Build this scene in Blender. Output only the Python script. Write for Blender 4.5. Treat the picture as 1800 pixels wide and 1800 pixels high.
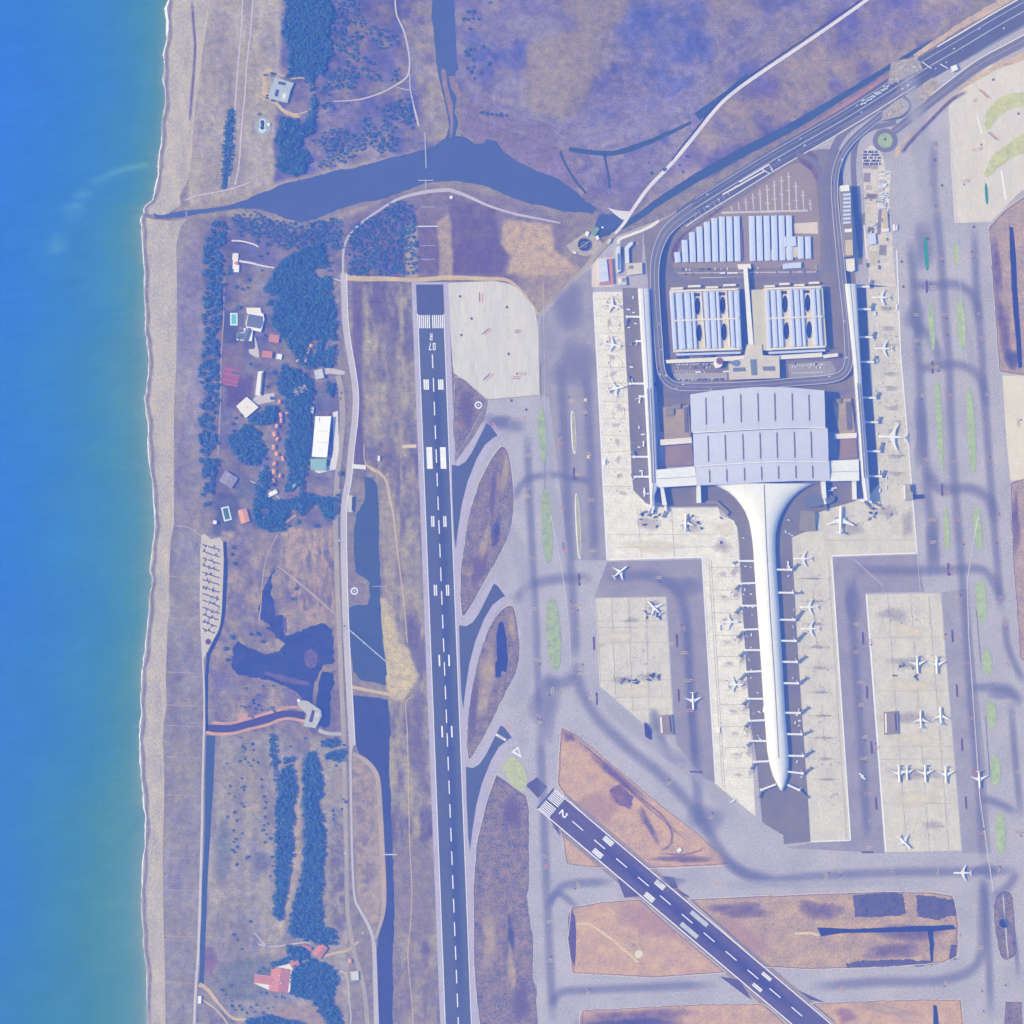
# Airport by the sea, seen straight down from high up.  1 photo pixel = 1.25 m on the ground.
import bpy, bmesh, math, random
import numpy as np
from mathutils import Vector, geometry

for o in list(bpy.data.objects): bpy.data.objects.remove(o)
sc = bpy.context.scene
COL = sc.collection
S = 1.25
R = math.radians
random.seed(7)

# ---------------------------------------------------------------- camera, sky, sun, exposure
CAM_H = 9000.0
cam = bpy.data.cameras.new('camera'); cam_o = bpy.data.objects.new('camera', cam); COL.objects.link(cam_o)
cam_o.location = (0, 0, CAM_H)
cam.angle = 2 * math.atan(900 * S / CAM_H)
cam.clip_start = 10; cam.clip_end = 20000
sc.camera = cam_o
SUN_EL, SUN_AZ = R(43), R(-5)          # light travels to +x and slightly to -y
w = bpy.data.worlds.new('World'); sc.world = w; w.use_nodes = True
_nt = w.node_tree; _bg = _nt.nodes['Background']; _sky = _nt.nodes.new('ShaderNodeTexSky')
_sky.sky_type = 'NISHITA'; _sky.sun_disc = False; _sky.sun_elevation = SUN_EL; _sky.sun_rotation = R(-85)
_nt.links.new(_sky.outputs[0], _bg.inputs[0]); _bg.inputs[1].default_value = 0.13
sun = bpy.data.lights.new('sun', 'SUN'); sun.energy = 3.0; sun.angle = R(0.5); sun.color = (1, .98, .95)
sun_o = bpy.data.objects.new('sun', sun); COL.objects.link(sun_o)
sun_o.rotation_euler = Vector((math.cos(SUN_EL) * math.cos(SUN_AZ), math.cos(SUN_EL) * math.sin(SUN_AZ), -math.sin(SUN_EL))).to_track_quat('-Z', 'Y').to_euler()
sun_o.location = (-3000, 200, 3000)
sc.view_settings.view_transform = 'Standard'; sc.view_settings.look = 'None'
sc.view_settings.exposure = 0.45; sc.view_settings.gamma = 1.0; sc.view_settings.use_curve_mapping = False
sc.cycles.volume_bounces = 2; sc.cycles.max_bounces = 6; sc.cycles.transparent_max_bounces = 24

# ---------------------------------------------------------------- colour: photo tone through the air -> surface albedo
_h = np.array((.034, .102, .419)); _k = np.array((1.235, 1.163, .606))
def lin(c):
    c = np.asarray(c, float) / 255
    return np.where(c <= .04045, c / 12.92, ((c + .055) / 1.055) ** 2.4)
def T(c, lo=.015, hi=.85):
    a = np.clip((lin(c) - _h) / _k, lo, hi); a[..., 2] = np.maximum(a[..., 2], .17 * a[..., 1]); return a
def P(x, y): return ((x - 900) * S, (900 - y) * S)

# ---------------------------------------------------------------- materials
MATS = {}
def _new(name):
    m = bpy.data.materials.new(name); m.use_nodes = True
    n = m.node_tree; return m, n, n.nodes['Principled BSDF']
def mat(name, col, var=.12, sc1=.02, sc2=.26, rough=.9, spec=.2, stretch=None, metal=0.0, raw=False, fine=1.1):
    """plain surface with two octave bands of unevenness (object space, metres)"""
    if name in MATS: return MATS[name]
    m, n, p = _new(name); c = np.asarray(col, float) if raw else T(col)
    tc = n.nodes.new('ShaderNodeTexCoord'); mp = n.nodes.new('ShaderNodeMapping'); n.links.new(tc.outputs['Object'], mp.inputs[0])
    if stretch: mp.inputs['Scale'].default_value = stretch
    a = n.nodes.new('ShaderNodeTexNoise'); a.inputs['Scale'].default_value = sc1; a.inputs['Detail'].default_value = 6; a.inputs['Roughness'].default_value = .6
    b = n.nodes.new('ShaderNodeTexNoise'); b.inputs['Scale'].default_value = sc2; b.inputs['Detail'].default_value = 3
    n.links.new(mp.outputs[0], a.inputs[0]); n.links.new(mp.outputs[0], b.inputs[0])
    ad = n.nodes.new('ShaderNodeMath'); ad.operation = 'MULTIPLY_ADD'; ad.inputs[1].default_value = fine
    n.links.new(b.outputs['Fac'], ad.inputs[0]); n.links.new(a.outputs['Fac'], ad.inputs[2])
    mr = n.nodes.new('ShaderNodeMapRange'); mr.inputs[1].default_value = .5 * (1 + fine) - .25; mr.inputs[2].default_value = .5 * (1 + fine) + .25
    mr.inputs[3].default_value = 1 - 1.7 * var; mr.inputs[4].default_value = 1 + 1.7 * var; mr.clamp = False
    n.links.new(ad.outputs[0], mr.inputs[0])
    vm = n.nodes.new('ShaderNodeVectorMath'); vm.operation = 'SCALE'; vm.inputs[0].default_value = c
    n.links.new(mr.outputs[0], vm.inputs['Scale']); n.links.new(vm.outputs[0], p.inputs['Base Color'])
    p.inputs['Roughness'].default_value = rough; p.inputs['Specular IOR Level'].default_value = spec; p.inputs['Metallic'].default_value = metal
    MATS[name] = m; return m
def vmat(name, var=.1, sc1=.03, sc2=.26, rough=.95, spec=.1, stretch=None):
    """surface whose cover colour is stored per vertex ('Col'), with fine unevenness on top"""
    if name in MATS: return MATS[name]
    m = mat(name, (128, 128, 128), var, sc1, sc2, rough, spec, stretch); n = m.node_tree
    at = n.nodes.new('ShaderNodeAttribute'); at.attribute_name = 'Col'
    vm = [x for x in n.nodes if x.type == 'VECT_MATH'][0]; n.links.new(at.outputs['Color'], vm.inputs[0]); return m
def amat(name, col, strength=.7, sc1=.05, rough=.9, even=.45):
    """worn film over another surface: opacity per vertex ('a') broken up by noise"""
    if name in MATS: return MATS[name]
    m, n, p = _new(name); p.inputs['Base Color'].default_value = (*T(col), 1); p.inputs['Roughness'].default_value = rough; p.inputs['Specular IOR Level'].default_value = .1
    at = n.nodes.new('ShaderNodeAttribute'); at.attribute_name = 'a'
    tc = n.nodes.new('ShaderNodeTexCoord'); no = n.nodes.new('ShaderNodeTexNoise'); no.inputs['Scale'].default_value = sc1; no.inputs['Detail'].default_value = 5
    n.links.new(tc.outputs['Object'], no.inputs[0])
    mr = n.nodes.new('ShaderNodeMapRange'); mr.inputs[1].default_value = .25; mr.inputs[2].default_value = .7; mr.inputs[3].default_value = even * strength; mr.inputs[4].default_value = strength
    n.links.new(no.outputs['Fac'], mr.inputs[0])
    mu = n.nodes.new('ShaderNodeMath'); mu.operation = 'MULTIPLY'; n.links.new(at.outputs['Fac'], mu.inputs[0]); n.links.new(mr.outputs[0], mu.inputs[1])
    tr = n.nodes.new('ShaderNodeBsdfTransparent'); mx = n.nodes.new('ShaderNodeMixShader'); out = n.nodes['Material Output']
    n.links.new(mu.outputs[0], mx.inputs[0]); n.links.new(tr.outputs[0], mx.inputs[1]); n.links.new(p.outputs[0], mx.inputs[2]); n.links.new(mx.outputs[0], out.inputs['Surface'])
    MATS[name] = m; return m

# ---------------------------------------------------------------- object helpers
def tag(o, label=None, cat=None, group=None, kind=None):
    if label: o['label'] = label
    if cat: o['category'] = cat
    if group: o['group'] = group
    if kind: o['kind'] = kind
    return o
def link(name, me, m=None, parent=None):
    o = bpy.data.objects.new(name, me); COL.objects.link(o)
    if m is not None and me is not None: me.materials.append(m)
    if parent is not None: o.parent = parent
    return o
def empty(name, loc=(0, 0, 0), rz=0):
    o = bpy.data.objects.new(name, None); COL.objects.link(o); o.location = loc; o.rotation_euler = (0, 0, rz); o.empty_display_size = 2; return o
def mesh(name, v, f, smooth=False):
    me = bpy.data.meshes.new(name); me.from_pydata([tuple(map(float, a)) for a in v], [], [tuple(map(int, q)) for q in f]); me.update()
    if smooth: me.polygons.foreach_set('use_smooth', [True] * len(me.polygons))
    return me
def dup(o, parent=None):
    c = o.copy(); COL.objects.link(c); c.parent = parent
    for ch in o.children: dup(ch, c)
    return c
def ccw(p):
    a = sum(p[i][0] * p[(i + 1) % len(p)][1] - p[(i + 1) % len(p)][0] * p[i][1] for i in range(len(p)))
    return list(p) if a > 0 else list(p)[::-1]
def cr(pts, closed=False, n=6):
    """Catmull-Rom through pixel points"""
    q = [np.array(p, float) for p in pts]; L = len(q); out = []
    for i in range(L if closed else L - 1):
        if closed: a, b, c, d = q[i - 1], q[i], q[(i + 1) % L], q[(i + 2) % L]
        else: a, b, c, d = q[max(i - 1, 0)], q[i], q[i + 1], q[min(i + 2, L - 1)]
        for k in range(n):
            t = k / n
            out.append(.5 * ((2 * b) + (-a + c) * t + (2 * a - 5 * b + 4 * c - d) * t * t + (-a + 3 * b - 3 * c + d) * t ** 3))
    if not closed: out.append(q[-1])
    return [tuple(p) for p in out]
def rough(pts, step=5, amp=1.6, seed=1, closed=True):
    """natural, uneven outline"""
    rg = np.random.RandomState(seed); out = []; L = len(pts); off = 0.; off2 = 0.
    for i in range(L if closed else L - 1):
        a = np.array(pts[i], float); b = np.array(pts[(i + 1) % L], float); d = b - a; ln = np.hypot(*d)
        if ln < 1e-6: continue
        nrm = np.array((-d[1], d[0])) / ln; k = max(1, int(ln / step))
        for j in range(k):
            off = off * .7 + rg.normal(0, amp) * .6; off2 = rg.normal(0, amp * .35)
            out.append(tuple(a + d * j / k + nrm * (off + off2)))
    if not closed: out.append(tuple(pts[-1]))
    return out
def tess(p): return geometry.tessellate_polygon([[Vector((x, y, 0)) for x, y in p]])
def sheet(name, px, m, z, parent=None, label=None, cat=None, kind='structure'):
    p = ccw([P(*q) for q in px]); v = [(x, y, z) for x, y in p]; f = []
    for t in tess(p):
        a, b, c = [Vector(v[i]) for i in t]
        f.append(t if (b - a).cross(c - a).z > 0 else t[::-1])
    o = link(name, mesh(name, v, f), m, parent)
    if parent is None: tag(o, label, cat, None, kind)
    return o
def ribbon(pts, width, z=0., cols=(-.5, .5)):
    """pixel polyline -> rows of points across; width in px (number or list)"""
    q = np.array(pts, float); n = len(q); t = np.gradient(q, axis=0); t /= np.maximum(np.hypot(t[:, 0], t[:, 1]), 1e-9)[:, None]
    nr = np.stack((-t[:, 1], t[:, 0]), 1); wd = np.interp(np.linspace(0, 1, n), np.linspace(0, 1, len(width)), width) if hasattr(width, '__len__') else np.full(n, width)
    zz = np.interp(np.linspace(0, 1, n), np.linspace(0, 1, len(z)), z) if hasattr(z, '__len__') else np.full(n, z)
    v = []; f = []; k = len(cols)
    for i in range(n):
        for c in cols:
            x, y = P(*(q[i] + nr[i] * wd[i] * c)); v.append((x, y, zz[i]))
    for i in range(n - 1):
        for j in range(k - 1):
            a = i * k + j; f.append((a, a + 1, a + k + 1, a + k))
    me = None
    if f:
        A = np.array([v[x] for x in f[0]]); nz = np.cross(A[1] - A[0], A[2] - A[0])[2]
        if nz < 0: f = [q_[::-1] for q_ in f]
    return v, f
def strip(name, pts, width, m, z, parent=None, label=None, cat=None, smooth=False, kind='structure'):
    if smooth: pts = cr(pts)
    v, f = ribbon(pts, width, z); o = link(name, mesh(name, v, f), m, parent)
    if parent is None: tag(o, label, cat, None, kind)
    return o
def soft_strip(name, pts, width, m, z, parent=None, smooth=True, label=None, cat=None, fade=True, n=6):
    if smooth: pts = cr(pts, n=n)
    cols = (-.5, -.3, -.12, .12, .3, .5); al = (0, .45, 1, 1, .45, 0)
    v, f = ribbon(pts, width, z, cols); me = mesh(name, v, f); at = me.attributes.new('a', 'FLOAT', 'POINT'); L = len(pts)
    vals = []
    for i in range(L):
        e = min(1, min(i, L - 1 - i) / 3) if fade else 1
        vals += [q * e for q in al]
    at.data.foreach_set('value', vals); o = link(name, me, m, parent)
    if parent is None: tag(o, label, cat, None, 'structure')
    return o
def soft_spot(name, cx, cy, rx, ry, m, z, parent=None, rot=0, seed=0, label=None, cat=None):
    rg = np.random.RandomState(seed); N = 20; v = [P(cx, cy) + (z,)]; al = [1.]; f = []
    ph = rg.uniform(0, 6.28, 3); am = rg.uniform(.05, .16, 3)
    for k, (rr, a_) in enumerate(((.4, .95), (.75, .5), (1.0, 0.))):
        for i in range(N):
            t = 2 * math.pi * i / N; g = rr * (1 + sum(am[j] * math.sin((j + 2) * t + ph[j]) for j in range(3)))
            x, y = rx * g * math.cos(t), ry * g * math.sin(t)
            v.append(P(cx + x * math.cos(rot) - y * math.sin(rot), cy + x * math.sin(rot) + y * math.cos(rot)) + (z,)); al.append(a_)
    for i in range(N):
        j = (i + 1) % N; f.append((0, 1 + j, 1 + i))
        for k in range(2): a = 1 + k * N; f.append((a + i, a + j, a + N + j, a + N + i))
    me = mesh(name, v, f); me.attributes.new('a', 'FLOAT', 'POINT').data.foreach_set('value', al)
    o = link(name, me, m, parent)
    if parent is None: tag(o, label, cat, None, 'structure')
    return o
def solid(name, px, z0, z1, m, parent=None, metres=False):
    """upright prism over a pixel (or metre) outline"""
    p = ccw([q if metres else P(*q) for q in px]); n = len(p)
    v = [(x, y, z0) for x, y in p] + [(x, y, z1) for x, y in p]; f = [(i, (i + 1) % n, n + (i + 1) % n, n + i) for i in range(n)]
    for t in tess(p):
        a, b, c = [Vector((*p[i], 0)) for i in t]
        if (b - a).cross(c - a).z < 0: t = t[::-1]
        f.append(tuple(n + i for i in t)); f.append(tuple(t[::-1]))
    return link(name, mesh(name, v, f), m, parent)
def bev_box(name, w_, l_, h_, m, parent=None, loc=(0, 0, 0), rz=0, bev=.15, ry=0):
    """box sitting on loc, with chamfered edges"""
    bm = bmesh.new(); bmesh.ops.create_cube(bm, size=1)
    for q in bm.verts: q.co = Vector((q.co.x * w_, q.co.y * l_, (q.co.z + .5) * h_))
    if bev: bmesh.ops.bevel(bm, geom=list(bm.edges), offset=min(bev, .3 * min(w_, l_, h_)), segments=1, affect='EDGES')
    me = bpy.data.meshes.new(name); bm.to_mesh(me); bm.free()
    o = link(name, me, m, parent); o.location = loc; o.rotation_euler = (0, ry, rz); return o
def cyl(name, r, h_, m, parent=None, loc=(0, 0, 0), n=16, r2=None):
    r2 = r if r2 is None else r2
    v = [(r * math.cos(6.28319 * i / n), r * math.sin(6.28319 * i / n), 0) for i in range(n)] + [(r2 * math.cos(6.28319 * i / n), r2 * math.sin(6.28319 * i / n), h_) for i in range(n)]
    f = [(i, (i + 1) % n, n + (i + 1) % n, n + i) for i in range(n)] + [tuple(range(n))[::-1], tuple(range(n, 2 * n))]
    o = link(name, mesh(name, v, f), m, parent); o.location = loc; return o
def rect(cx, cy, w_, l_, deg=0):
    a = R(deg); c, s = math.cos(a), math.sin(a)
    return [(cx + x * c - y * s, cy + x * s + y * c) for x, y in ((-w_ / 2, -l_ / 2), (w_ / 2, -l_ / 2), (w_ / 2, l_ / 2), (-w_ / 2, l_ / 2))]
def oval(cx, cy, rx, ry, deg=0, n=28, pw=1.0):
    a = R(deg); c, s = math.cos(a), math.sin(a); out = []
    for i in range(n):
        t = 6.28319 * i / n; x = rx * math.copysign(abs(math.cos(t)) ** pw, math.cos(t)); y = ry * math.copysign(abs(math.sin(t)) ** pw, math.sin(t))
        out.append((cx + x * c - y * s, cy + x * s + y * c))
    return out
def inside(X, Y, poly):
    r_ = np.zeros(X.shape, bool); n = len(poly)
    for i in range(n):
        x1, y1 = poly[i]; x2, y2 = poly[(i + 1) % n]
        if y1 == y2: continue
        r_ ^= ((y1 > Y) != (y2 > Y)) & (X < (x2 - x1) * (Y - y1) / (y2 - y1) + x1)
    return r_
# ================================================================ LAND
def vnoise(seed, wave, shape, X, Y):
    rg = np.random.RandomState(seed); g = rg.rand(90, 90)
    x = (X / wave + 40) % 88; y = (Y / wave + 40) % 88; i = x.astype(int); j = y.astype(int); fx = x - i; fy = y - j
    fx = fx * fx * (3 - 2 * fx); fy = fy * fy * (3 - 2 * fy)
    return (g[j, i] * (1 - fx) + g[j, i + 1] * fx) * (1 - fy) + (g[j + 1, i] * (1 - fx) + g[j + 1, i + 1] * fx) * fy
def fbm(seed, wave, X, Y, o=4, sx=1, sy=1):
    s = 0; a = 1; t = 0
    for k in range(o):
        s = s + a * vnoise(seed + k, wave / 2 ** k, None, X * sx, Y * sy); t += a; a *= .6
    return s / t - .5
xs = np.concatenate(([-1850, -900, -300], np.arange(-60, 1861, 3.), [2200, 2800, 3650])); ys = xs.copy()
GX, GY = np.meshgrid(xs, ys)
C = np.tile(np.array((150., 142, 170)), (*GX.shape, 1))
W1 = fbm(11, 60, GX, GY); W2 = fbm(21, 60, GX, GY)
def blur(mk, k):
    for _ in range(k):
        mk = (mk + np.roll(mk, 1, 0) + np.roll(mk, -1, 0) + np.roll(mk, 1, 1) + np.roll(mk, -1, 1)) / 5
    return mk
def paint(poly, col, soft=2, amt=1., warp=14, brk=0, bw=40, seed=3, sx=1, sy=1):
    """land cover colour inside an outline, with uneven border; brk breaks it into patches"""
    global C
    mk = inside(GX + W1 * warp, GY + W2 * warp, poly).astype(float)
    mk = blur(mk, soft) * amt
    if brk: mk = mk * np.clip(.5 + brk * 3 * fbm(seed, bw, GX, GY, 4, sx, sy), 0, 1)
    C = C * (1 - mk[..., None]) + np.array(col, float) * mk[..., None]
DARK, BROWN, PALE, TAN = (104, 112, 178), (136, 128, 168), (180, 170, 184), (186, 168, 172)
# dry strip between the beach and the top wood
paint([(330, -60), (520, -60), (505, 340), (330, 370)], (160, 150, 180)); paint([(330, -60), (520, -60), (505, 340), (330, 370)], (186, 172, 186), brk=.8, bw=30, sx=2, sy=.4)
paint([(440, 90), (560, 100), (560, 250), (440, 260)], (178, 164, 184), brk=.7, bw=25)
# scrub right of the top wood
paint([(500, -60), (770, -60), (770, 260), (640, 300), (480, 320)], (146, 136, 178)); paint([(500, -60), (770, -60), (770, 260), (640, 300), (480, 320)], (110, 118, 186), brk=1, bw=26, seed=40)
paint([(700, 0), (760, 0), (795, 240), (745, 250)], (170, 156, 178), brk=.6, bw=20); paint([(560, 265), (690, 262), (640, 292), (560, 300)], (180, 162, 176), brk=.8)
# marsh
marsh = [(795, -60), (1540, -60), (1330, 130), (1180, 290), (1095, 400), (900, 250), (800, 150)]
paint(marsh, (122, 124, 188)); paint(marsh, (100, 118, 194), brk=1.0, bw=90, seed=51); paint(marsh, (146, 138, 184), brk=1.0, bw=45, seed=61); paint(marsh, (170, 158, 188), brk=1.2, bw=26, seed=66, amt=.55)
paint(oval(1170, 75, 90, 95), (94, 116, 196), soft=10, amt=.7, warp=60, brk=.7)
paint(oval(985, 125, 62, 85, 25), (158, 144, 170), soft=7, amt=.95, warp=50); paint(oval(1040, 25, 70, 42, -20), (154, 142, 172), soft=6, amt=.9, warp=50)
paint(oval(935, 40, 78, 36), (134, 132, 188), soft=3, amt=.9, warp=40); paint(oval(940, 52, 52, 22, 8), (150, 146, 188), soft=2, amt=.9, warp=30); paint(oval(1110, 175, 130, 50, -15), (112, 122, 192), soft=6, amt=.6, warp=40, brk=.6)
paint([(830, 165), (905, 195), (1000, 235), (1110, 215), (1180, 180), (1250, 120), (1330, 60), (1350, 75), (1270, 140), (1180, 215), (1100, 245), (1000, 258), (900, 225), (815, 195)], (146, 140, 188), soft=2, warp=6, amt=.95)
paint([(805, 180), (870, 175), (960, 220), (1040, 330), (1000, 330), (900, 280), (815, 240)], (142, 130, 184), soft=3)
paint([(1040, 270), (1085, 260), (1180, 265), (1100, 390), (1050, 360)], (138, 130, 184), soft=3, brk=.8, bw=25)
for _w, _c2 in ((0, (176, 160, 182)), (1, (112, 112, 178))):
    for _pl in ([(805, 185), (830, 160), (905, 190), (1000, 232), (1060, 228), (1110, 212), (1180, 176), (1250, 116), (1320, 62)], [(800, 200), (815, 198), (900, 228), (1000, 262), (1100, 250), (1180, 220), (1270, 145), (1345, 85)], [(1035, 258), (1090, 248), (1150, 222), (1200, 190)]):
        _q = np.array(cr(_pl)); _n = np.stack((-np.gradient(_q[:, 1]), np.gradient(_q[:, 0])), 1); _n /= np.hypot(_n[:, 0], _n[:, 1])[:, None]; _o = _q + _n * (3.2 * _w); paint([tuple(p_) for p_ in _o + _n * 1.8] + [tuple(p_) for p_ in (_o - _n * 1.8)[::-1]], _c2, soft=1, warp=3, amt=.9, brk=.5, bw=16)
# between the white track and the motorway
ne = [(1110, 390), (1180, 290), (1290, 165), (1400, 90), (1530, -60), (1760, -60), (1620, 95), (1400, 225), (1250, 305)]
paint(ne, (140, 130, 186)); paint(ne, (112, 118, 190), brk=1, bw=45, seed=71); paint(ne, (176, 156, 178), brk=1.0, bw=40, seed=81, amt=.8)
# slopes of the lagoon
paint([(600, 370), (700, 340), (790, 330), (900, 350), (1000, 390), (980, 480), (900, 495), (610, 500)], (138, 128, 176))
paint([(612, 400), (700, 352), (725, 360), (735, 400), (735, 485), (612, 490), (600, 440)], (112, 116, 184), brk=.9, bw=30, seed=90)
paint([(712, 395), (733, 395), (735, 490), (712, 490)], (178, 160, 172), soft=1, warp=2); paint([(737, 398), (770, 398), (772, 480), (738, 480)], (128, 118, 166), soft=1, warp=2)
paint([(770, 390), (795, 370), (797, 492), (772, 490)], (178, 158, 170), soft=1, warp=3); paint([(790, 350), (868, 365), (882, 430), (895, 445), (882, 480), (797, 482)], (120, 114, 170), soft=1, warp=6)
paint([(885, 385), (970, 395), (975, 440), (1020, 472), (985, 495), (890, 480), (900, 450), (882, 430)], (192, 166, 170), soft=1, warp=5); paint([(905, 485), (1010, 478), (1022, 475), (945, 555), (935, 535)], (168, 150, 170), soft=1, warp=5)
paint([(900, 490), (985, 492), (965, 520), (930, 525)], (140, 126, 166), soft=2, brk=.8)
# hotel and villa gardens
gard = [(355, 380), (600, 390), (608, 920), (590, 1000), (380, 935), (352, 760)]
paint(gard, (128, 126, 176)); paint(gard, (106, 118, 180), brk=1, bw=50, seed=95); paint(gard, (158, 146, 176), brk=1, bw=35, seed=97, amt=.8)
paint(rect(405, 630, 44, 90), (136, 124, 164), soft=2); paint(rect(405, 575, 26, 60), (98, 112, 160), soft=1, warp=3); paint(rect(398, 905, 40, 75, 8), (104, 118, 164), soft=2, warp=5)
paint([(415, 835), (450, 845), (448, 880), (410, 878)], (120, 128, 172), soft=2); paint(rect(415, 455, 40, 60), (118, 122, 164), soft=2)
paint(rect(420, 690, 45, 60), (110, 108, 160), soft=2)
# beach scrub
paint([(312, 395), (350, 385), (358, 700), (350, 940), (305, 930), (308, 640)], (162, 152, 182), soft=2, warp=6); paint([(312, 395), (350, 385), (358, 700), (350, 940), (305, 930)], (142, 136, 184), brk=.9, bw=40, sx=2, sy=.4, seed=99)
paint([(286, 935), (356, 940), (356, 1180), (352, 1500), (340, 1820), (286, 1820)], (152, 146, 176), soft=1, warp=4); paint([(286, 935), (356, 940), (340, 1820), (286, 1820)], (132, 132, 178), brk=.8, bw=70, seed=101)
paint([(286, 935), (356, 940), (340, 1820), (286, 1820)], (168, 160, 182), brk=.8, bw=30, sx=2, sy=.5, seed=104, amt=.7)
# wetland behind the beach car park
wet = [(392, 935), (592, 930), (600, 1290), (380, 1290), (360, 1200)]
paint(wet, (152, 140, 172)); paint(wet, (182, 160, 170), brk=1.1, bw=18, sx=1.6, sy=.6, seed=111); paint(wet, (120, 120, 180), brk=1.0, bw=30, seed=117, amt=.8)
paint([(500, 930), (590, 930), (590, 1090), (530, 1080), (490, 1000)], (184, 158, 166), brk=1.2, bw=9, sx=2, sy=.5, seed=121)
# fields lower left
fld = [(372, 1290), (600, 1300), (615, 1820), (340, 1820)]
paint(fld, (156, 148, 178)); paint(fld, (134, 136, 178), brk=.9, bw=70, sx=1.6, sy=.5, seed=130); paint(fld, (178, 166, 182), brk=.9, bw=30, sx=2, sy=.4, seed=133, amt=.8)
paint(oval(390, 1500, 14, 60), (120, 134, 172), soft=6, amt=.8); paint(oval(440, 1720, 60, 40), (122, 134, 172), soft=6, amt=.8); paint(oval(460, 1515, 14, 16), (108, 122, 172), soft=3, amt=.7)
paint([(355, 1665), (375, 1665), (382, 1690), (372, 1715), (357, 1710)], (142, 120, 160), soft=1, warp=4); paint([(480, 1770), (560, 1765), (600, 1810), (480, 1810)], (168, 148, 176), soft=2)
paint([(512, 1340), (535, 1330), (532, 1500), (510, 1600), (500, 1640), (490, 1640), (512, 1480)], (184, 166, 180), soft=2); paint([(570, 1380), (605, 1340), (612, 1620), (570, 1640)], (164, 154, 178), soft=1)
paint([(582, 1420), (605, 1430), (608, 1640), (582, 1640)], (128, 128, 172), brk=1, bw=10, seed=137)
# between coast road and runway
lr = [(612, 490), (730, 495), (790, 1820), (690, 1820), (680, 1200), (665, 850), (620, 840)]
paint(lr, (138, 132, 168)); paint(lr, (120, 120, 168), brk=.9, bw=60, seed=141); paint(lr, (182, 168, 174), brk=1.1, bw=22, sx=1.5, sy=.5, seed=145, amt=.85)
paint([(618, 495), (636, 495), (640, 820), (622, 820)], (118, 112, 168), soft=2, warp=4)
paint([(668, 1050), (690, 1050), (702, 1130), (722, 1140), (728, 1170), (737, 1190), (722, 1212), (708, 1232), (690, 1228), (680, 1210), (672, 1110)], (204, 184, 178), soft=1, warp=3)
paint([(668, 850), (690, 860), (718, 1130), (700, 1130), (680, 1050), (670, 940)], (170, 156, 170), soft=2, brk=.6); paint([(720, 1125), (745, 1125), (748, 1180), (735, 1185), (725, 1160)], (126, 124, 172), soft=2)
paint([(722, 1225), (745, 1220), (750, 1400), (720, 1340)], (130, 126, 170), soft=3); paint([(680, 1480), (755, 1480), (765, 1640), (690, 1640)], (146, 136, 172), soft=3)
paint([(690, 1640), (760, 1640), (770, 1820), (692, 1820)], (150, 138, 170), soft=3, brk=.8, bw=15)
for yy in range(560, 1810, 46): paint(rect(733 + (yy - 560) * .039, yy, 7, 40), (196, 182, 182), soft=1, amt=.6, brk=.7, bw=10, seed=yy)
paint([(619, 1330), (640, 1340), (662, 1370), (668, 1420), (672, 1560), (665, 1620), (655, 1640), (628, 1580)], (174, 156, 176), soft=1, warp=3); paint([(622, 1350), (655, 1380), (658, 1570), (630, 1570)], (146, 132, 172), brk=1.1, bw=9, seed=151)
# lagoon-side edges
for pts in ([(300, 365), (400, 345), (500, 316), (640, 286), (745, 262), (700, 285), (560, 318), (440, 350), (320, 378)], [(300, 386), (420, 368), (480, 378), (530, 394), (600, 374), (690, 346), (600, 388), (530, 404), (470, 388), (400, 378)]):
    paint(pts, (172, 156, 178), soft=1, warp=3, amt=.8)
paint([(380, 375), (480, 392), (600, 392), (600, 440), (480, 470), (380, 440)], (112, 120, 184), soft=2, brk=.8, bw=30, seed=161)
C += (fbm(201, 14, GX, GY, 3) * 18)[..., None]; C += (fbm(211, 120, GX, GY, 3) * 16)[..., None]
gap = np.clip(C[..., 0] - C[..., 1], 0, 14); C[..., 1] += .4 * gap; C[..., 0] -= .1 * gap
C = np.clip(C, 70, 235)
ny, nx = GX.shape
VX = (GX - 900) * S; VY = (900 - GY) * S
co = np.stack((VX.ravel(), VY.ravel(), np.zeros(nx * ny)), 1).astype(np.float32)
ii = (np.arange(ny - 1)[:, None] * nx + np.arange(nx - 1)[None]).ravel()
fa = np.stack((ii, ii + nx, ii + nx + 1, ii + 1), 1).astype(np.int32)
gm = bpy.data.meshes.new('ground'); gm.vertices.add(len(co)); gm.vertices.foreach_set('co', co.ravel())
gm.loops.add(fa.size); gm.loops.foreach_set('vertex_index', fa.ravel()); gm.polygons.add(len(fa)); gm.polygons.foreach_set('loop_start', np.arange(0, fa.size, 4, dtype=np.int32))
gm.update(calc_edges=True)
ca = gm.color_attributes.new('Col', 'FLOAT_COLOR', 'POINT'); al4 = np.ones((len(co), 4), np.float32); al4[:, :3] = T(C.reshape(-1, 3)); ca.data.foreach_set('color', al4.ravel())
tag(link('ground', gm, vmat('ground_cover', .2, .07, .3)), 'dry coastal scrub land with marsh and bare soil round the airport', 'ground', None, 'structure')

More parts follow.
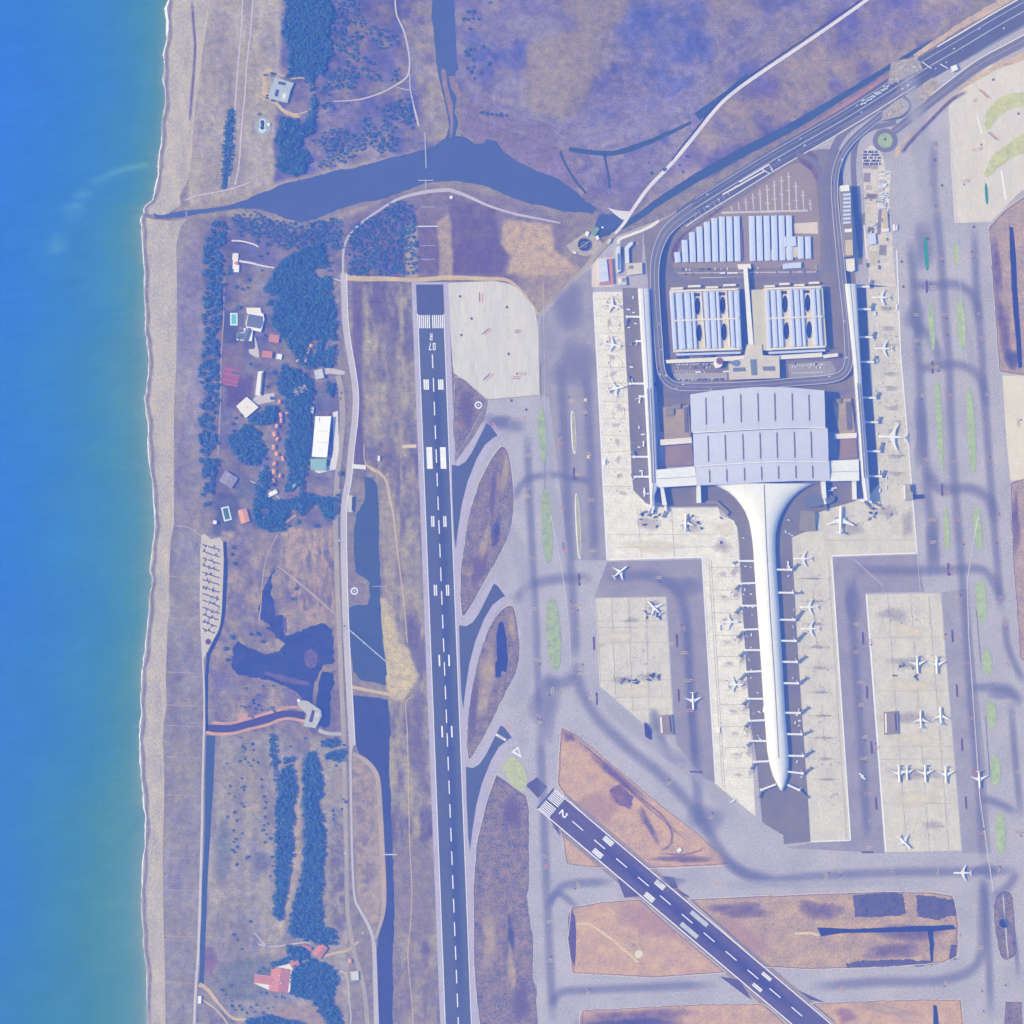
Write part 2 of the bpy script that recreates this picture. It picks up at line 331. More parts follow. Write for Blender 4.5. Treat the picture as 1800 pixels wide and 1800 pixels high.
# ---------------------------------------------------------------- sea
coast = [(297, -60), (297, 0), (292, 15), (295, 45), (291, 80), (287, 100), (289, 115), (288, 140), (290, 180), (285, 215), (283, 250), (279, 285), (278, 300), (273, 330), (268, 350), (255, 362), (252, 375), (249, 390), (250, 420), (253, 470), (254, 520), (255, 560), (256, 590), (260, 610), (261, 640), (258, 680), (255, 700), (260, 740), (261, 770), (263, 810), (267, 850), (271, 900), (272, 930), (268, 970), (265, 1000), (266, 1020), (263, 1050), (260, 1100), (255, 1150), (250, 1180), (248, 1220), (248, 1260), (245, 1300), (247, 1340), (250, 1380), (254, 1420), (255, 1460), (252, 1500), (250, 1550), (248, 1580), (251, 1620), (252, 1660), (257, 1700), (258, 1760), (258, 1860)]
_c = cr(coast, n=5); _rg = np.random.RandomState(4); _j = np.zeros(len(_c))
for i in range(1, len(_c)): _j[i] = _j[i - 1] * .6 + _rg.normal(0, .7)
shore = [(300, -1850), (298, -400)] + [(a + d, b) for (a, b), d in zip(_c, _j)] + [(256, 2300), (250, 3650)]
sa = np.array(shore); dist = np.array((0, 1.5, 4, 8, 14, 22, 32, 45, 60, 80, 100, 125, 150, 175, 200, 230, 260, 300, 380, 600, 1100, 2600.))
SX = sa[:, 0][:, None] - dist[None]; SY = np.repeat(sa[:, 1][:, None], len(dist), 1)
key = np.array((0, 6, 20, 45, 80, 130, 190, 260, 400, 3000.)); kc = np.array(((132, 160, 178), (108, 152, 176), (90, 147, 180), (80, 144, 186), (74, 140, 194), (70, 138, 201), (67, 134, 206), (65, 131, 212), (64, 128, 216), (60, 120, 214.)))
dd = np.repeat(dist[None], len(shore), 0) * (1 + fbm(301, 160, SX, SY, 4) * .9) + fbm(307, 60, SX, SY, 3) * 14
wt = (dist / (dist + 40))[None]; dd = np.clip(dd + wt * (-36 * np.exp(-((SY - 1650) / 260) ** 2) - 34 * np.exp(-((SY - 700) / 350) ** 2) + 24 * np.exp(-((SY - 60) / 180) ** 2)), .6 * dist[None], None)
SC = np.stack([np.interp(dd, key, kc[:, k]) for k in range(3)], -1) + (fbm(311, 10, SX, SY, 3, .5, 1.5) * 10)[..., None]
# faint plume off the river mouth
pl = np.exp(-((np.hypot(SX - 265, SY - 455) - 165) / 5) ** 2) * (SY < 440) * (SX < 262); SC += np.clip((SY - 900) / 900, 0, 1)[..., None] * np.array((6, 2, -16)); SC += pl[..., None] * np.array((20, 16, 2))
me = bpy.data.meshes.new('sea'); n0, n1 = SX.shape
v = [(*P(SX[i, j], SY[i, j]), .06) for i in range(n0) for j in range(n1)]
f = [(i * n1 + j, i * n1 + j + 1, (i + 1) * n1 + j + 1, (i + 1) * n1 + j) for i in range(n0 - 1) for j in range(n1 - 1)]
me = mesh('sea', v, f)
q = np.ones((len(v), 4), np.float32); q[:, :3] = T(SC.reshape(-1, 3), .012); me.color_attributes.new('Col', 'FLOAT_COLOR', 'POINT').data.foreach_set('color', q.ravel())
tag(link('sea', me, vmat('sea_water', .05, .012, .16, .25, .25, (1, .6, 1))), 'calm sea fading from blue to pale turquoise at the shore', 'sea', None, 'structure')
# beach
M_SAND = mat('sand', (190, 184, 191), .15, .03, .3, stretch=(1, .5, 1)); M_SAND2 = mat('dry_sand', (204, 192, 190), .1, .03, .25, stretch=(1, .3, 1))
bn = [(s[0], s[1]) for s in shore if s[1] < 376] + [(270, 377), (290, 379), (318, 360), (316, 345), (333, 300), (338, 240), (343, 190), (350, 150), (356, 90), (365, 40), (372, 0), (376, -400), (380, -1850)]
sheet('beach', bn, M_SAND, .12, label='pale sand beach north of the river mouth', cat='beach')
bs = [(s[0], s[1]) for s in shore if s[1] > 378][::-1] + [(270, 386), (300, 388), (330, 384), (318, 398), (310, 430), (311, 500), (310, 640), (306, 720), (306, 920), (300, 950), (296, 1030), (299, 1070), (294, 1100), (291, 1180), (293, 1240), (288, 1270), (285, 1300), (289, 1400), (286, 1500), (287, 1600), (290, 1700), (291, 1800), (291, 2300), (291, 3650)]
sheet('beach', bs, M_SAND, .12, label='long pale sand beach south of the river mouth', cat='beach')
M_WET = amat('wet_sand', (150, 146, 170), .75)
for a, b, lab in ((3, 100, 'north'), (95, len(_c) - 2, 'south')):
    soft_strip('wet_sand', [(x + 5 + 1.2 * math.sin(i * .8), y) for i, (x, y) in enumerate(_c)][a:b], 10, M_WET, .17, smooth=False, label='damp sand band along the %s waterline' % lab, cat='wet sand')
for k, (pts, wd) in enumerate((([(331, 0), (326, 60), (322, 110), (318, 150), (313, 200), (310, 245)], 3), ([(369, 0), (358, 60), (350, 110), (345, 150), (341, 190), (337, 240), (332, 300), (318, 340)], 9), ([(305, 640), (303, 720), (302, 800), (300, 900), (296, 1000), (294, 1080), (290, 1180), (288, 1230), (285, 1290), (287, 1380), (284, 1500), (286, 1650), (289, 1800)], 6))):
    soft_strip('sand_track', pts, wd, amat('track_sand', (226, 212, 196), .75), .19, label=('narrow', 'broad', 'long')[k] + ' pale wheel track worn along the beach', cat='track')
soft_strip('sand_gully', [(337, 0), (341, 50), (343, 80), (341, 120), (337, 170), (333, 215)], 7, amat('gully', (128, 118, 160), .9), .2, label='dark gully running down the northern beach', cat='gully')
# surf
rg = np.random.RandomState(9); v = []; f = []; run = 0
wv = np.zeros(len(_c)); gate = np.zeros(len(_c)); g = 1.
for i in range(len(_c)):
    g = g * .75 + rg.uniform(0, 1.15) * .25; wv[i] = max(.15, 3.4 * (g - .28) + rg.normal(0, .35))
    y = _c[i][1]
    if y < 55: wv[i] *= 1.9
    if 690 < y < 900: wv[i] *= .8
    if 900 < y < 1030 or y > 1600: wv[i] *= .6
for i, (x, y) in enumerate(_c):
    x += _j[i]; a = x - wv[i] * .75; b = x + wv[i] * .45
    v += [(*P(a, y), .22), (*P(b, y), .22)]
    if i: k = 2 * i; f.append((k - 2, k, k + 1, k - 1))
tag(link('surf_foam', mesh('surf_foam', v, f), mat('foam', (248, 250, 252), .06, .2, .8)), 'broken white line of surf along the shore', 'surf', None, 'stuff')

# ---------------------------------------------------------------- inland water
M_LAG = mat('lagoon_water', (92, 116, 182), .05, .01, .06, .2, .3); M_POND = mat('pond_water', (88, 113, 164), .07, .012, .08, .2, .3)
M_DARKW = mat('dark_pond_water', (74, 100, 172), .12, .02, .1, .2, .3); M_CANAL = mat('canal_water', (84, 112, 166), .08, .02, .1, .2, .3); M_REED = mat('reed_marsh', (78, 102, 178), .3, .03, .2)
lag = [(268, 373), (285, 378), (310, 373), (330, 370), (360, 367), (400, 361), (430, 352), (460, 339), (500, 322), (545, 313), (590, 301), (640, 290), (700, 274), (745, 263), (765, 255), (782, 243), (790, 225), (788, 205), (782, 180), (776, 150), (768, 120), (762, 60), (757, -30), (797, -30), (800, 50), (803, 100), (806, 122), (800, 130), (802, 165), (800, 195), (806, 215), (800, 240), (815, 240), (835, 252), (850, 252), (856, 245), (872, 247), (885, 265), (910, 285), (950, 302), (980, 313), (1010, 335), (1035, 356), (1050, 366), (1042, 376), (1020, 372), (990, 372), (945, 360), (910, 350), (880, 338), (850, 326), (800, 318), (770, 318), (740, 325), (700, 340), (670, 350), (640, 354), (620, 360), (590, 371), (555, 384), (530, 390), (505, 385), (480, 375), (450, 367), (420, 367), (390, 372), (340, 378), (300, 383), (275, 384)]
lagoon = sheet('lagoon', rough(lag, 5, .8, 5), M_LAG, .25, label='broad slate blue lagoon with a channel to the beach', cat='lagoon')
for k, p in enumerate(([(776, 120), (783, 122), (787, 150), (796, 185), (797, 215), (794, 240), (790, 242), (791, 215), (786, 185), (778, 150)], [(789, 135), (797, 133), (806, 150), (808, 165), (800, 168), (793, 155)])):
    sheet('reed_spit', rough(p, 4, .5, 60 + k), mat('reed_spit', (150, 138, 172), .15, .05, .2), .33, lagoon)
def pond(px, m, label, name='pond', z=.24, amp=.9, seed=1): return sheet(name, rough(px, 5, amp, seed), m, z, label=label, cat=name)
pond([(640, 838), (655, 843), (663, 855), (665, 900), (667, 1000), (669, 1060), (672, 1120), (678, 1160), (679, 1205), (655, 1200), (630, 1195), (620, 1180), (613, 1110), (612, 1070), (620, 1065), (645, 1062), (652, 1048), (650, 1022), (640, 1015), (625, 1005), (622, 940), (626, 905), (641, 880), (643, 860)], M_POND, 'long narrow pond beside the dyke road near the runway', seed=2)
pond([(620, 1222), (650, 1225), (682, 1230), (685, 1290), (684, 1370), (688, 1440), (690, 1500), (693, 1600), (690, 1700), (692, 1830), (664, 1830), (661, 1700), (664, 1650), (675, 1610), (676, 1560), (672, 1500), (669, 1400), (664, 1370), (650, 1345), (632, 1325), (622, 1300)], mat('ditch_water', (84, 104, 172), .1, .02, .1, .2, .3), 'dark pond narrowing into a drain south of the causeway', seed=3)
pond([(460, 1050), (470, 1020), (482, 1000), (478, 1045), (484, 1085), (500, 1080), (502, 1115), (530, 1112), (548, 1100), (570, 1095), (585, 1105), (588, 1150), (588, 1165), (570, 1170), (560, 1180), (552, 1210), (550, 1238), (525, 1225), (500, 1205), (470, 1195), (440, 1190), (415, 1185), (406, 1170), (409, 1140), (418, 1127), (440, 1140), (465, 1150), (490, 1145), (500, 1132), (485, 1120), (470, 1100), (455, 1090), (450, 1070)], M_REED, 'dark reed filled wetland pool behind the beach car park', 'wetland', amp=2, seed=4)
for k, p in enumerate((oval(547, 1157, 12, 16, 10), [(465, 1180), (505, 1190), (545, 1198), (543, 1206), (500, 1199), (465, 1187)], [(497, 1085), (503, 1085), (504, 1112), (499, 1113)])):
    sheet('reed_island', rough(p, 4, 1, 70 + k), mat('reed_island', (116, 116, 178), .2, .05, .2), .31, bpy.data.objects['wetland'])
pond([(567, 1180), (585, 1184), (590, 1200), (582, 1215), (580, 1275), (570, 1280), (558, 1272), (555, 1240), (560, 1200)], M_DARKW, 'small dark pool beside the pump house', seed=6)
def canal(pts, wd, m, label, z=.26): return strip('canal', rough(cr(pts), 4, .35, int(pts[0][0]), False), wd, m, z, label=label, cat='canal')
canal([(394, 952), (396, 1000), (394, 1050), (391, 1085), (384, 1115), (372, 1140), (365, 1160), (363, 1220), (364, 1290)], [9, 9, 8, 7, 6, 5, 4], M_DARKW, 'thin dark ditch curving round the beach car park')
canal([(371, 1293), (369, 1340), (367, 1400), (364, 1480), (360, 1550), (357, 1640), (354, 1730)], [16, 15, 11, 9, 9, 9, 8], M_CANAL, 'straight dark canal beside the beach path')
canal([(362, 1280), (400, 1281), (430, 1275), (470, 1264), (500, 1256), (536, 1258)], [13, 14, 14, 13], mat('drain_water', (92, 102, 158), .08), 'dark drain between orange banks leading to the pump house')
canal([(1640, 72), (1560, 120), (1480, 170), (1400, 218), (1330, 255), (1250, 298), (1180, 340), (1120, 382), (1085, 402), (1050, 415)], [6, 8, 10, 14, 16, 17, 15, 12, 8], M_CANAL, 'teal drainage canal running along the motorway')
pond([(1052, 378), (1085, 375), (1095, 392), (1080, 405), (1060, 412), (1045, 400)], M_LAG, 'small pool by the treatment works', seed=8)
canal([(1000, 262), (1040, 268), (1085, 268), (1140, 250), (1180, 232), (1215, 215)], [8, 9, 10, 8, 5], M_CANAL, 'curving marsh channel below the mud flats')
canal([(985, 265), (992, 285), (1010, 315), (1030, 340)], 4, M_CANAL, 'thin marsh ditch dropping to the lagoon')
canal([(1062, 272), (1068, 300), (1072, 330)], 4, M_CANAL, 'short straight marsh ditch')
canal([(1225, 205), (1260, 180), (1290, 155), (1315, 132)], [16, 14, 9], M_CANAL, 'green marsh channel beside the white track')
M_BANK = mat('orange_bank', (206, 168, 166), .12)
for k, pts in enumerate(([(373, 1270), (400, 1272), (420, 1268), (455, 1258), (490, 1248), (515, 1243), (538, 1248)], [(362, 1287), (380, 1290), (410, 1289), (440, 1281), (470, 1274), (490, 1266), (510, 1263), (538, 1269)])):
    strip('canal_bank', cr(pts), 5, M_BANK, .34, label=('upper', 'lower')[k] + ' orange earth bank of the pump house drain', cat='bank')
sheet('canal_bank', [(420, 1256), (436, 1254), (434, 1264), (418, 1268)], M_BANK, .36, label='orange earth patch on the drain bank', cat='bank')

# ---------------------------------------------------------------- tracks and paths
M_PATH = mat('pale_track', (206, 200, 212), .08); M_DIRT = mat('dirt_track', (184, 172, 184), .1); M_WTRK = mat('white_track', (226, 222, 232), .06); M_TANP = mat('tan_track', (206, 188, 178), .1); M_ROADGREY = mat('old_asphalt', (178, 172, 186), .08)
def path(pts, wd, m, label, z=.4, name='path', smooth=True): return strip(name, pts, wd, m, z, label=label, cat=name, smooth=smooth)
path([(1068, 425), (1095, 395), (1110, 372), (1140, 330), (1180, 288), (1220, 240), (1260, 190), (1290, 162), (1330, 133), (1400, 86), (1470, 38), (1540, -12)], [5, 6, 6.5, 6, 6, 5.5], M_WTRK, 'white gravel track crossing the marsh')
canal([(1180, 282), (1218, 234), (1256, 186), (1286, 157), (1326, 128), (1396, 81), (1466, 33), (1530, -12)], 2.6, mat('dark_trackside', (78, 92, 150), .1), 'thin dark line hugging the white marsh track', .42)  # narrow dark strip along the upper side of the track
sheet('path', [(1068, 365), (1085, 370), (1108, 372), (1103, 388), (1092, 385), (1080, 376)], M_WTRK, .43, label='white gravel spur at the foot of the marsh track', cat='path')
path([(694, -10), (697, 25), (710, 55), (718, 90), (720, 115), (715, 135), (695, 150), (670, 163), (640, 173), (612, 177), (585, 178)], [2.5, 3, 3, 3, 2.2, 1.5], M_PATH, 'pale curved path through the north scrub'); path([(720, 130), (721, 155), (727, 185), (732, 205), (736, 222)], [1.8, 2, 3, 4], M_PATH, 'short pale path dropping to the light mast')
path([(697, 153), (715, 158), (721, 156)], 1.4, M_PATH, 'thin pale link closing the path triangle')
M_DYKE = mat('dyke_road', (196, 192, 210), .06)
path([(985, 392), (945, 384), (905, 376), (860, 362), (822, 345), (800, 337), (785, 334), (745, 338), (700, 350), (660, 374), (630, 396), (613, 415), (604, 440), (603, 482)], [3, 4, 4, 6, 7, 6, 4, 4, 4, 4.5], M_DYKE, 'pale dyke road curving below the lagoon', name='road')
dyke = [(604, 480), (605, 520), (607, 565), (612, 605), (619, 645), (625, 690), (624, 735), (618, 785), (613, 840), (606, 880), (604, 920), (605, 1000), (608, 1100), (613, 1200), (617, 1270), (619, 1310)]
road_d = path(dyke, 11, M_DYKE, 'wide pale dyke road beside the runway ponds', .44, 'road')
strip('road_edge', [(x + 5.2, y) for x, y in cr(dyke)], 1.3, mat('white_edge', (238, 236, 242), .04), .5, road_d)
path([(618, 1310), (616, 1330), (617, 1400), (619, 1500), (623, 1575), (632, 1598), (648, 1628), (657, 1660), (660, 1740), (663, 1830)], [7, 4, 4, 4, 5, 6, 8, 9], M_DYKE, 'pale dyke road south of the ponds', .45, 'road')
path([(594, 660), (600, 690), (602, 740), (598, 790), (592, 850), (590, 920), (592, 1000), (596, 1100), (600, 1200), (604, 1290), (606, 1400), (609, 1500), (611, 1600), (622, 1670), (640, 1740), (648, 1830)], [10, 10, 9, 9, 8, 8, 7, 8, 8], M_ROADGREY, 'greyish service road running beside the dyke', .41, 'road')
path([(620, 1325), (640, 1335), (655, 1350), (664, 1370), (668, 1420), (672, 1500), (675, 1570), (672, 1610), (660, 1650)], [7, 8, 8, 9, 9, 8, 5], M_DIRT, 'pale track on the drain bank', .42)
path([(617, 1207), (640, 1212), (665, 1217), (692, 1222)], 6, M_TANP, 'tan causeway between the two ponds', .46)
path([(640, 780), (641, 810), (650, 822), (668, 832), (680, 848), (686, 880), (692, 910), (700, 980), (710, 1060), (716, 1130)], [1.5, 2, 6, 5, 5, 4, 3, 2, 2], M_TANP, 'sandy path along the runway pond', .43)
path([(722, 1225), (713, 1240), (716, 1290), (718, 1380), (720, 1480), (724, 1560), (722, 1620), (717, 1680), (724, 1760), (728, 1830)], 1.8, M_TANP, 'thin sandy path parallel to the runway', .43)
path([(600, 487), (640, 490), (680, 490), (730, 492), (790, 488), (850, 490), (890, 492), (915, 510), (935, 535), (945, 552)], [10, 9, 7, 8, 7, 5, 4, 3], M_TANP, 'tan perimeter track round the runway end', .43, 'road')
path([(945, 555), (975, 525), (1005, 495), (1030, 470), (1045, 450), (1066, 428), (1080, 410)], [6, 7, 8, 9, 8, 8], M_ROADGREY, 'grey perimeter road to the treatment works', .44, 'road')
path([(356, 940), (353, 1000), (353, 1080), (356, 1150), (359, 1230), (358, 1300), (356, 1380), (355, 1450), (353, 1530), (351, 1600), (348, 1680), (344, 1740), (340, 1830)], [3, 3, 3, 3.5, 4, 4.5, 4.5, 5], M_PATH, 'straight pale path behind the beach scrub', .43)
path([(427, -10), (424, 50), (419, 110), (414, 180), (411, 240), (405, 300), (400, 330)], 2.2, M_PATH, 'narrow pale path beside the north hedge'); path([(445, -10), (441, 50), (434, 110), (431, 160), (425, 220), (420, 290), (413, 325)], 2.6, M_PATH, 'second narrow pale path east of the hedge')
path([(325, 352), (350, 343), (390, 336), (412, 330), (440, 320)], 2, M_PATH, 'pale lane above the river mouth'); path([(407, 423), (425, 424), (445, 429), (454, 434)], 2.4, M_WTRK, 'white garden path above the small villa')
path([(420, 459), (440, 462), (460, 467), (483, 471)], [4, 3, 2], M_WTRK, 'white drive east of the small villa'); path([(394, 490), (393, 560), (389, 620), (387, 720), (383, 800)], 2, M_DIRT, 'faint garden track behind the tree belt')
path([(455, 1090), (458, 1070), (460, 1040), (464, 1000), (472, 970), (485, 945), (495, 925), (520, 905)], [2, 2, 2, 2, 3, 3], M_DIRT, 'winding pale track through the wetland'); path([(487, 994), (520, 1020), (550, 1045), (587, 1078)], [2, 4, 4, 3], M_DIRT, 'straight pale causeway across the wetland')
path([(310, 924), (330, 927), (350, 940), (370, 958)], 2.5, M_DIRT, 'pale path from the beach to the car park'); path([(440, 845), (465, 858), (487, 872), (495, 885)], 2, M_PATH, 'pale garden path by the white shed')
path([(350, 1730), (365, 1740), (385, 1765), (410, 1790), (440, 1792)], [8, 6, 5, 4], M_TANP, 'sandy lane at the end of the canal', name='road'); path([(352, 1755), (380, 1775), (400, 1800), (410, 1830)], 3, M_TANP, 'sandy fork below the lane')
path([(455, 1660), (480, 1664), (530, 1657), (545, 1658)], 2.4, M_PATH, 'pale drive to the red roofed farm'); path([(565, 1682), (590, 1675), (612, 1670), (630, 1655)], 4, M_TANP, 'tan drive linking the farm to the road')
path([(596, 1706), (607, 1712), (612, 1730), (614, 1760), (617, 1790), (612, 1830)], 2, M_PATH, 'pale curved path east of the farm wood'); path([(448, 1640), (460, 1655), (470, 1664)], 2, M_PATH, 'pale kinked path at the field corner')
for k, y in enumerate((1013, 1086, 1181, 1239, 1275, 1330, 1397, 1508, 1564, 1645, 1726)):
    path([(297 - (y - 1000) * .01, y), (312, y + 1), (352 - max(0, y - 1500) * .03, y + 2)], [2, 1.2, .9, .9], M_DIRT, '%s boardwalk across the beach scrub counted from the car park' % ('first second third fourth fifth sixth seventh eighth ninth tenth eleventh'.split()[k]), .4, smooth=False)
path([(575, 488), (590, 491), (603, 495)], 1.5, M_WTRK, 'short white lane off the dyke road'); path([(562, 655), (580, 652), (600, 655), (606, 655)], [12, 9, 5], M_PATH, 'pale forecourt of the roadside pavilion', .44, 'yard')
sheet('yard', [(585, 725), (594, 722), (596, 790), (590, 825), (560, 832), (552, 828), (580, 818), (586, 790)], M_WTRK, .44, label='white yard strip along the white hall', cat='yard')
path([(560, 1283), (575, 1289), (600, 1290)], [7, 6, 6], mat('concrete_ramp', (190, 190, 200), .06), 'concrete ramp from pump house to dyke', .45)
sheet('yard', [(450, 696), (482, 690), (483, 705), (452, 712), (448, 722), (440, 708)], M_PATH, .42, label='pale yard between the white pavilion and long shed', cat='yard')
sheet('yard', cr([(447, 590), (452, 605), (455, 628), (440, 622), (438, 614), (448, 612)], True), M_PATH, .43, label='pale turning circle below the blue roofed villa', cat='yard')
path([(468, 160), (462, 140), (466, 128), (474, 123), (490, 130), (512, 138), (532, 137), (548, 150), (552, 175), (545, 192), (525, 200), (505, 198), (490, 186), (470, 176), (450, 166)], [2.5, 3, 3, 2.5, 2, 2, 2.5, 3, 2.5], M_TANP, 'sandy loop drive round the modern house', .41)
sheet('yard', [(482, 128), (470, 120), (463, 125), (460, 165), (478, 180), (500, 200), (520, 208), (530, 205), (500, 192), (484, 176), (470, 162), (468, 130)], M_TANP, .42, label='sandy drive looping round the modern house', cat='yard')
# ================================================================ PAVEMENT
M_TAXI = mat('taxiway_asphalt', (184, 183, 206), .085, .012, .26, fine=1.5); M_TAXI2 = mat('taxiway_dark', (152, 152, 190), .06, .015, .14)
M_APR = mat('apron_concrete', (232, 229, 226), .09, .05, .28, fine=1.3); M_APR2 = mat('apron_concrete_old', (214, 211, 212), .085, .04, .28, stretch=(1, .5, 1))
M_RWY = mat('runway_asphalt', (101, 118, 171), .07, .01, .12); M_RWY2 = mat('runway_asphalt_old', (108, 112, 160), .1, .008, .1); M_SHO = mat('runway_shoulder', (188, 184, 214), .05, .02, .2)
M_WHITE = mat('white_paint', (244, 244, 250), .04, .1, .5); M_WORNW = mat('worn_white_paint', (196, 204, 218), .08, .1, .5)
M_OR = mat('orange_paint', (196, 160, 120), .2, .3, 1.2); M_YEL = mat('yellow_paint', (206, 192, 130), .15, .3, 1.2); M_RED = mat('red_paint', (222, 168, 176), .12, .3, 1.2); M_BLK = mat('black_paint', (112, 106, 120), .15, .3, 1.2)
M_SOIL = mat('orange_soil', (202, 174, 166), .15, .04, .28); M_SCRUB = mat('infield_scrub', (142, 136, 164), .34, .05, .28); M_GRASS = mat('verge_grass', (168, 186, 132), .16, .06, .4)
pave = [(945, 560), (1022, 482), (1052, 452), (1085, 415), (1170, 382), (1280, 320), (1400, 248), (1500, 190), (1600, 128), (1700, 70), (1845, -25), (1845, 1845), (838, 1845), (826, 1700), (818, 1480), (810, 1335), (800, 1060), (792, 830), (790, 815), (800, 812), (852, 742), (858, 703), (947, 695)]
taxi = sheet('taxiway', pave, M_TAXI, .5, label='pale lavender grey taxiway pavement round the terminal', cat='taxiway')
# ----- infields
M_EDGE = mat('pale_verge', (212, 206, 210), .12); M_EDGED = mat('dark_verge', (118, 112, 136), .25, .1, .5)
def infield(px, m, label, amp=.7, seed=1, z=.62, curve=True):
    q_ = cr(px, True, 4) if curve else px; o = sheet('infield', rough(q_, 5, amp, seed), m, z, label=label, cat='infield')
    strip('pale_edge', rough(q_ + [q_[0]], 4, .25, seed, False), 1.5, M_EDGE, z + .2, o); c = np.mean(q_, 0); strip('dark_edge', rough([tuple(c + (np.array(p_) - c) * .975) for p_ in q_ + [q_[0]]], 4, .5, seed, False), 1.1, M_EDGED, z + .21, o); return o
def infield_s(px, m, label, amp=.6, seed=1, z=.62): return infield(px, m, label, amp, seed, z, False)
i1 = infield([(885, 784), (893, 795), (900, 830), (903, 870), (901, 915), (893, 945), (870, 990), (845, 1035), (822, 1075), (815, 1083), (811, 1075), (809, 1020), (815, 970), (823, 915), (838, 860), (858, 815), (875, 790)], M_SCRUB, 'upper leaf shaped scrub island beside the runway', seed=11)
i2 = infield([(899, 1064), (907, 1080), (912, 1120), (912, 1160), (905, 1185), (880, 1235), (850, 1295), (832, 1328), (823, 1333), (821, 1290), (826, 1235), (838, 1175), (855, 1115), (878, 1075)], M_SCRUB, 'lower leaf shaped scrub island beside the runway', seed=12)
i3 = infield_s([(800, 662), (815, 665), (856, 703), (852, 712), (826, 760), (802, 800), (797, 760)], M_SCRUB, 'scrub triangle holding a white ring beacon', seed=13)
f1 = infield_s([(872, 1360), (925, 1398), (930, 1420), (930, 1560), (925, 1575), (938, 1660), (936, 1720), (943, 1740), (946, 1840), (848, 1840), (838, 1760), (833, 1700), (832, 1560), (838, 1480), (855, 1410)], M_SCRUB, 'long scrub field between runway and taxiway', seed=14)
f2 = infield_s([(985, 1277), (1012, 1290), (1070, 1338), (1150, 1405), (1230, 1468), (1292, 1519), (1250, 1523), (1140, 1527), (1060, 1462), (992, 1398), (979, 1378)], M_SOIL, 'orange soil wedge above the crossing runway', seed=15)
f3 = infield_s([(986, 1460), (1066, 1526), (997, 1519)], M_SOIL, 'small orange soil triangle below the runway numeral', .4, 16)
f4 = infield_s([(1004, 1594), (1060, 1585), (1125, 1580), (1200, 1645), (1277, 1710), (1150, 1719), (1006, 1711), (998, 1650)], M_SOIL, 'orange soil field with a white disc and pale strip', .5, 17)
f5 = infield_s([(1208, 1580), (1400, 1572), (1550, 1567), (1640, 1568), (1676, 1574), (1686, 1620), (1684, 1680), (1660, 1692), (1560, 1700), (1420, 1704), (1342, 1700)], mat('mixed_soil', (188, 168, 172), .18, .03, .22), 'mixed scrub and soil field cut by a dark ditch', .5, 18)
f6 = infield_s([(1020, 1776), (1215, 1766), (1340, 1765), (1352, 1772), (1432, 1845), (1015, 1845)], M_SOIL, 'orange soil field at the foot of the picture', .5, 19)
f7 = infield_s([(1424, 1764), (1560, 1758), (1690, 1757), (1700, 1845), (1520, 1845)], M_SOIL, 'orange soil field below the lower taxiway', .5, 20)
f8 = infield([(1754, 1570), (1778, 1570), (1782, 1610), (1787, 1670), (1780, 1684), (1762, 1685), (1752, 1650), (1747, 1605)], M_SCRUB, 'scrub oval with a dark bush by the eastern taxiway', .4, 21)
f9 = infield_s([(1767, 1760), (1796, 1760), (1800, 1845), (1764, 1845)], M_SCRUB, 'small scrub field in the bottom corner', .4, 22)
f10 = infield_s([(1738, 398), (1770, 365), (1850, 310), (1850, 662), (1790, 660), (1757, 655), (1750, 560)], mat('edge_soil', (180, 164, 182), .16, .03, .2), 'dusty field with a dark pool by the eastern taxiway', .8, 23)
f11 = infield_s([(1776, 848), (1800, 838), (1850, 838), (1850, 1190), (1794, 1160), (1782, 1000)], mat('edge_soil', (180, 164, 182)), 'dusty strip at the eastern edge', .8, 24)
M_DPATCH = amat('dark_scrub_film', (96, 108, 164), .9, .04); M_LPATCH = amat('bare_soil_film', (206, 186, 176), .85, .06); M_BPATCH = amat('brown_film', (132, 120, 150), .8, .05)
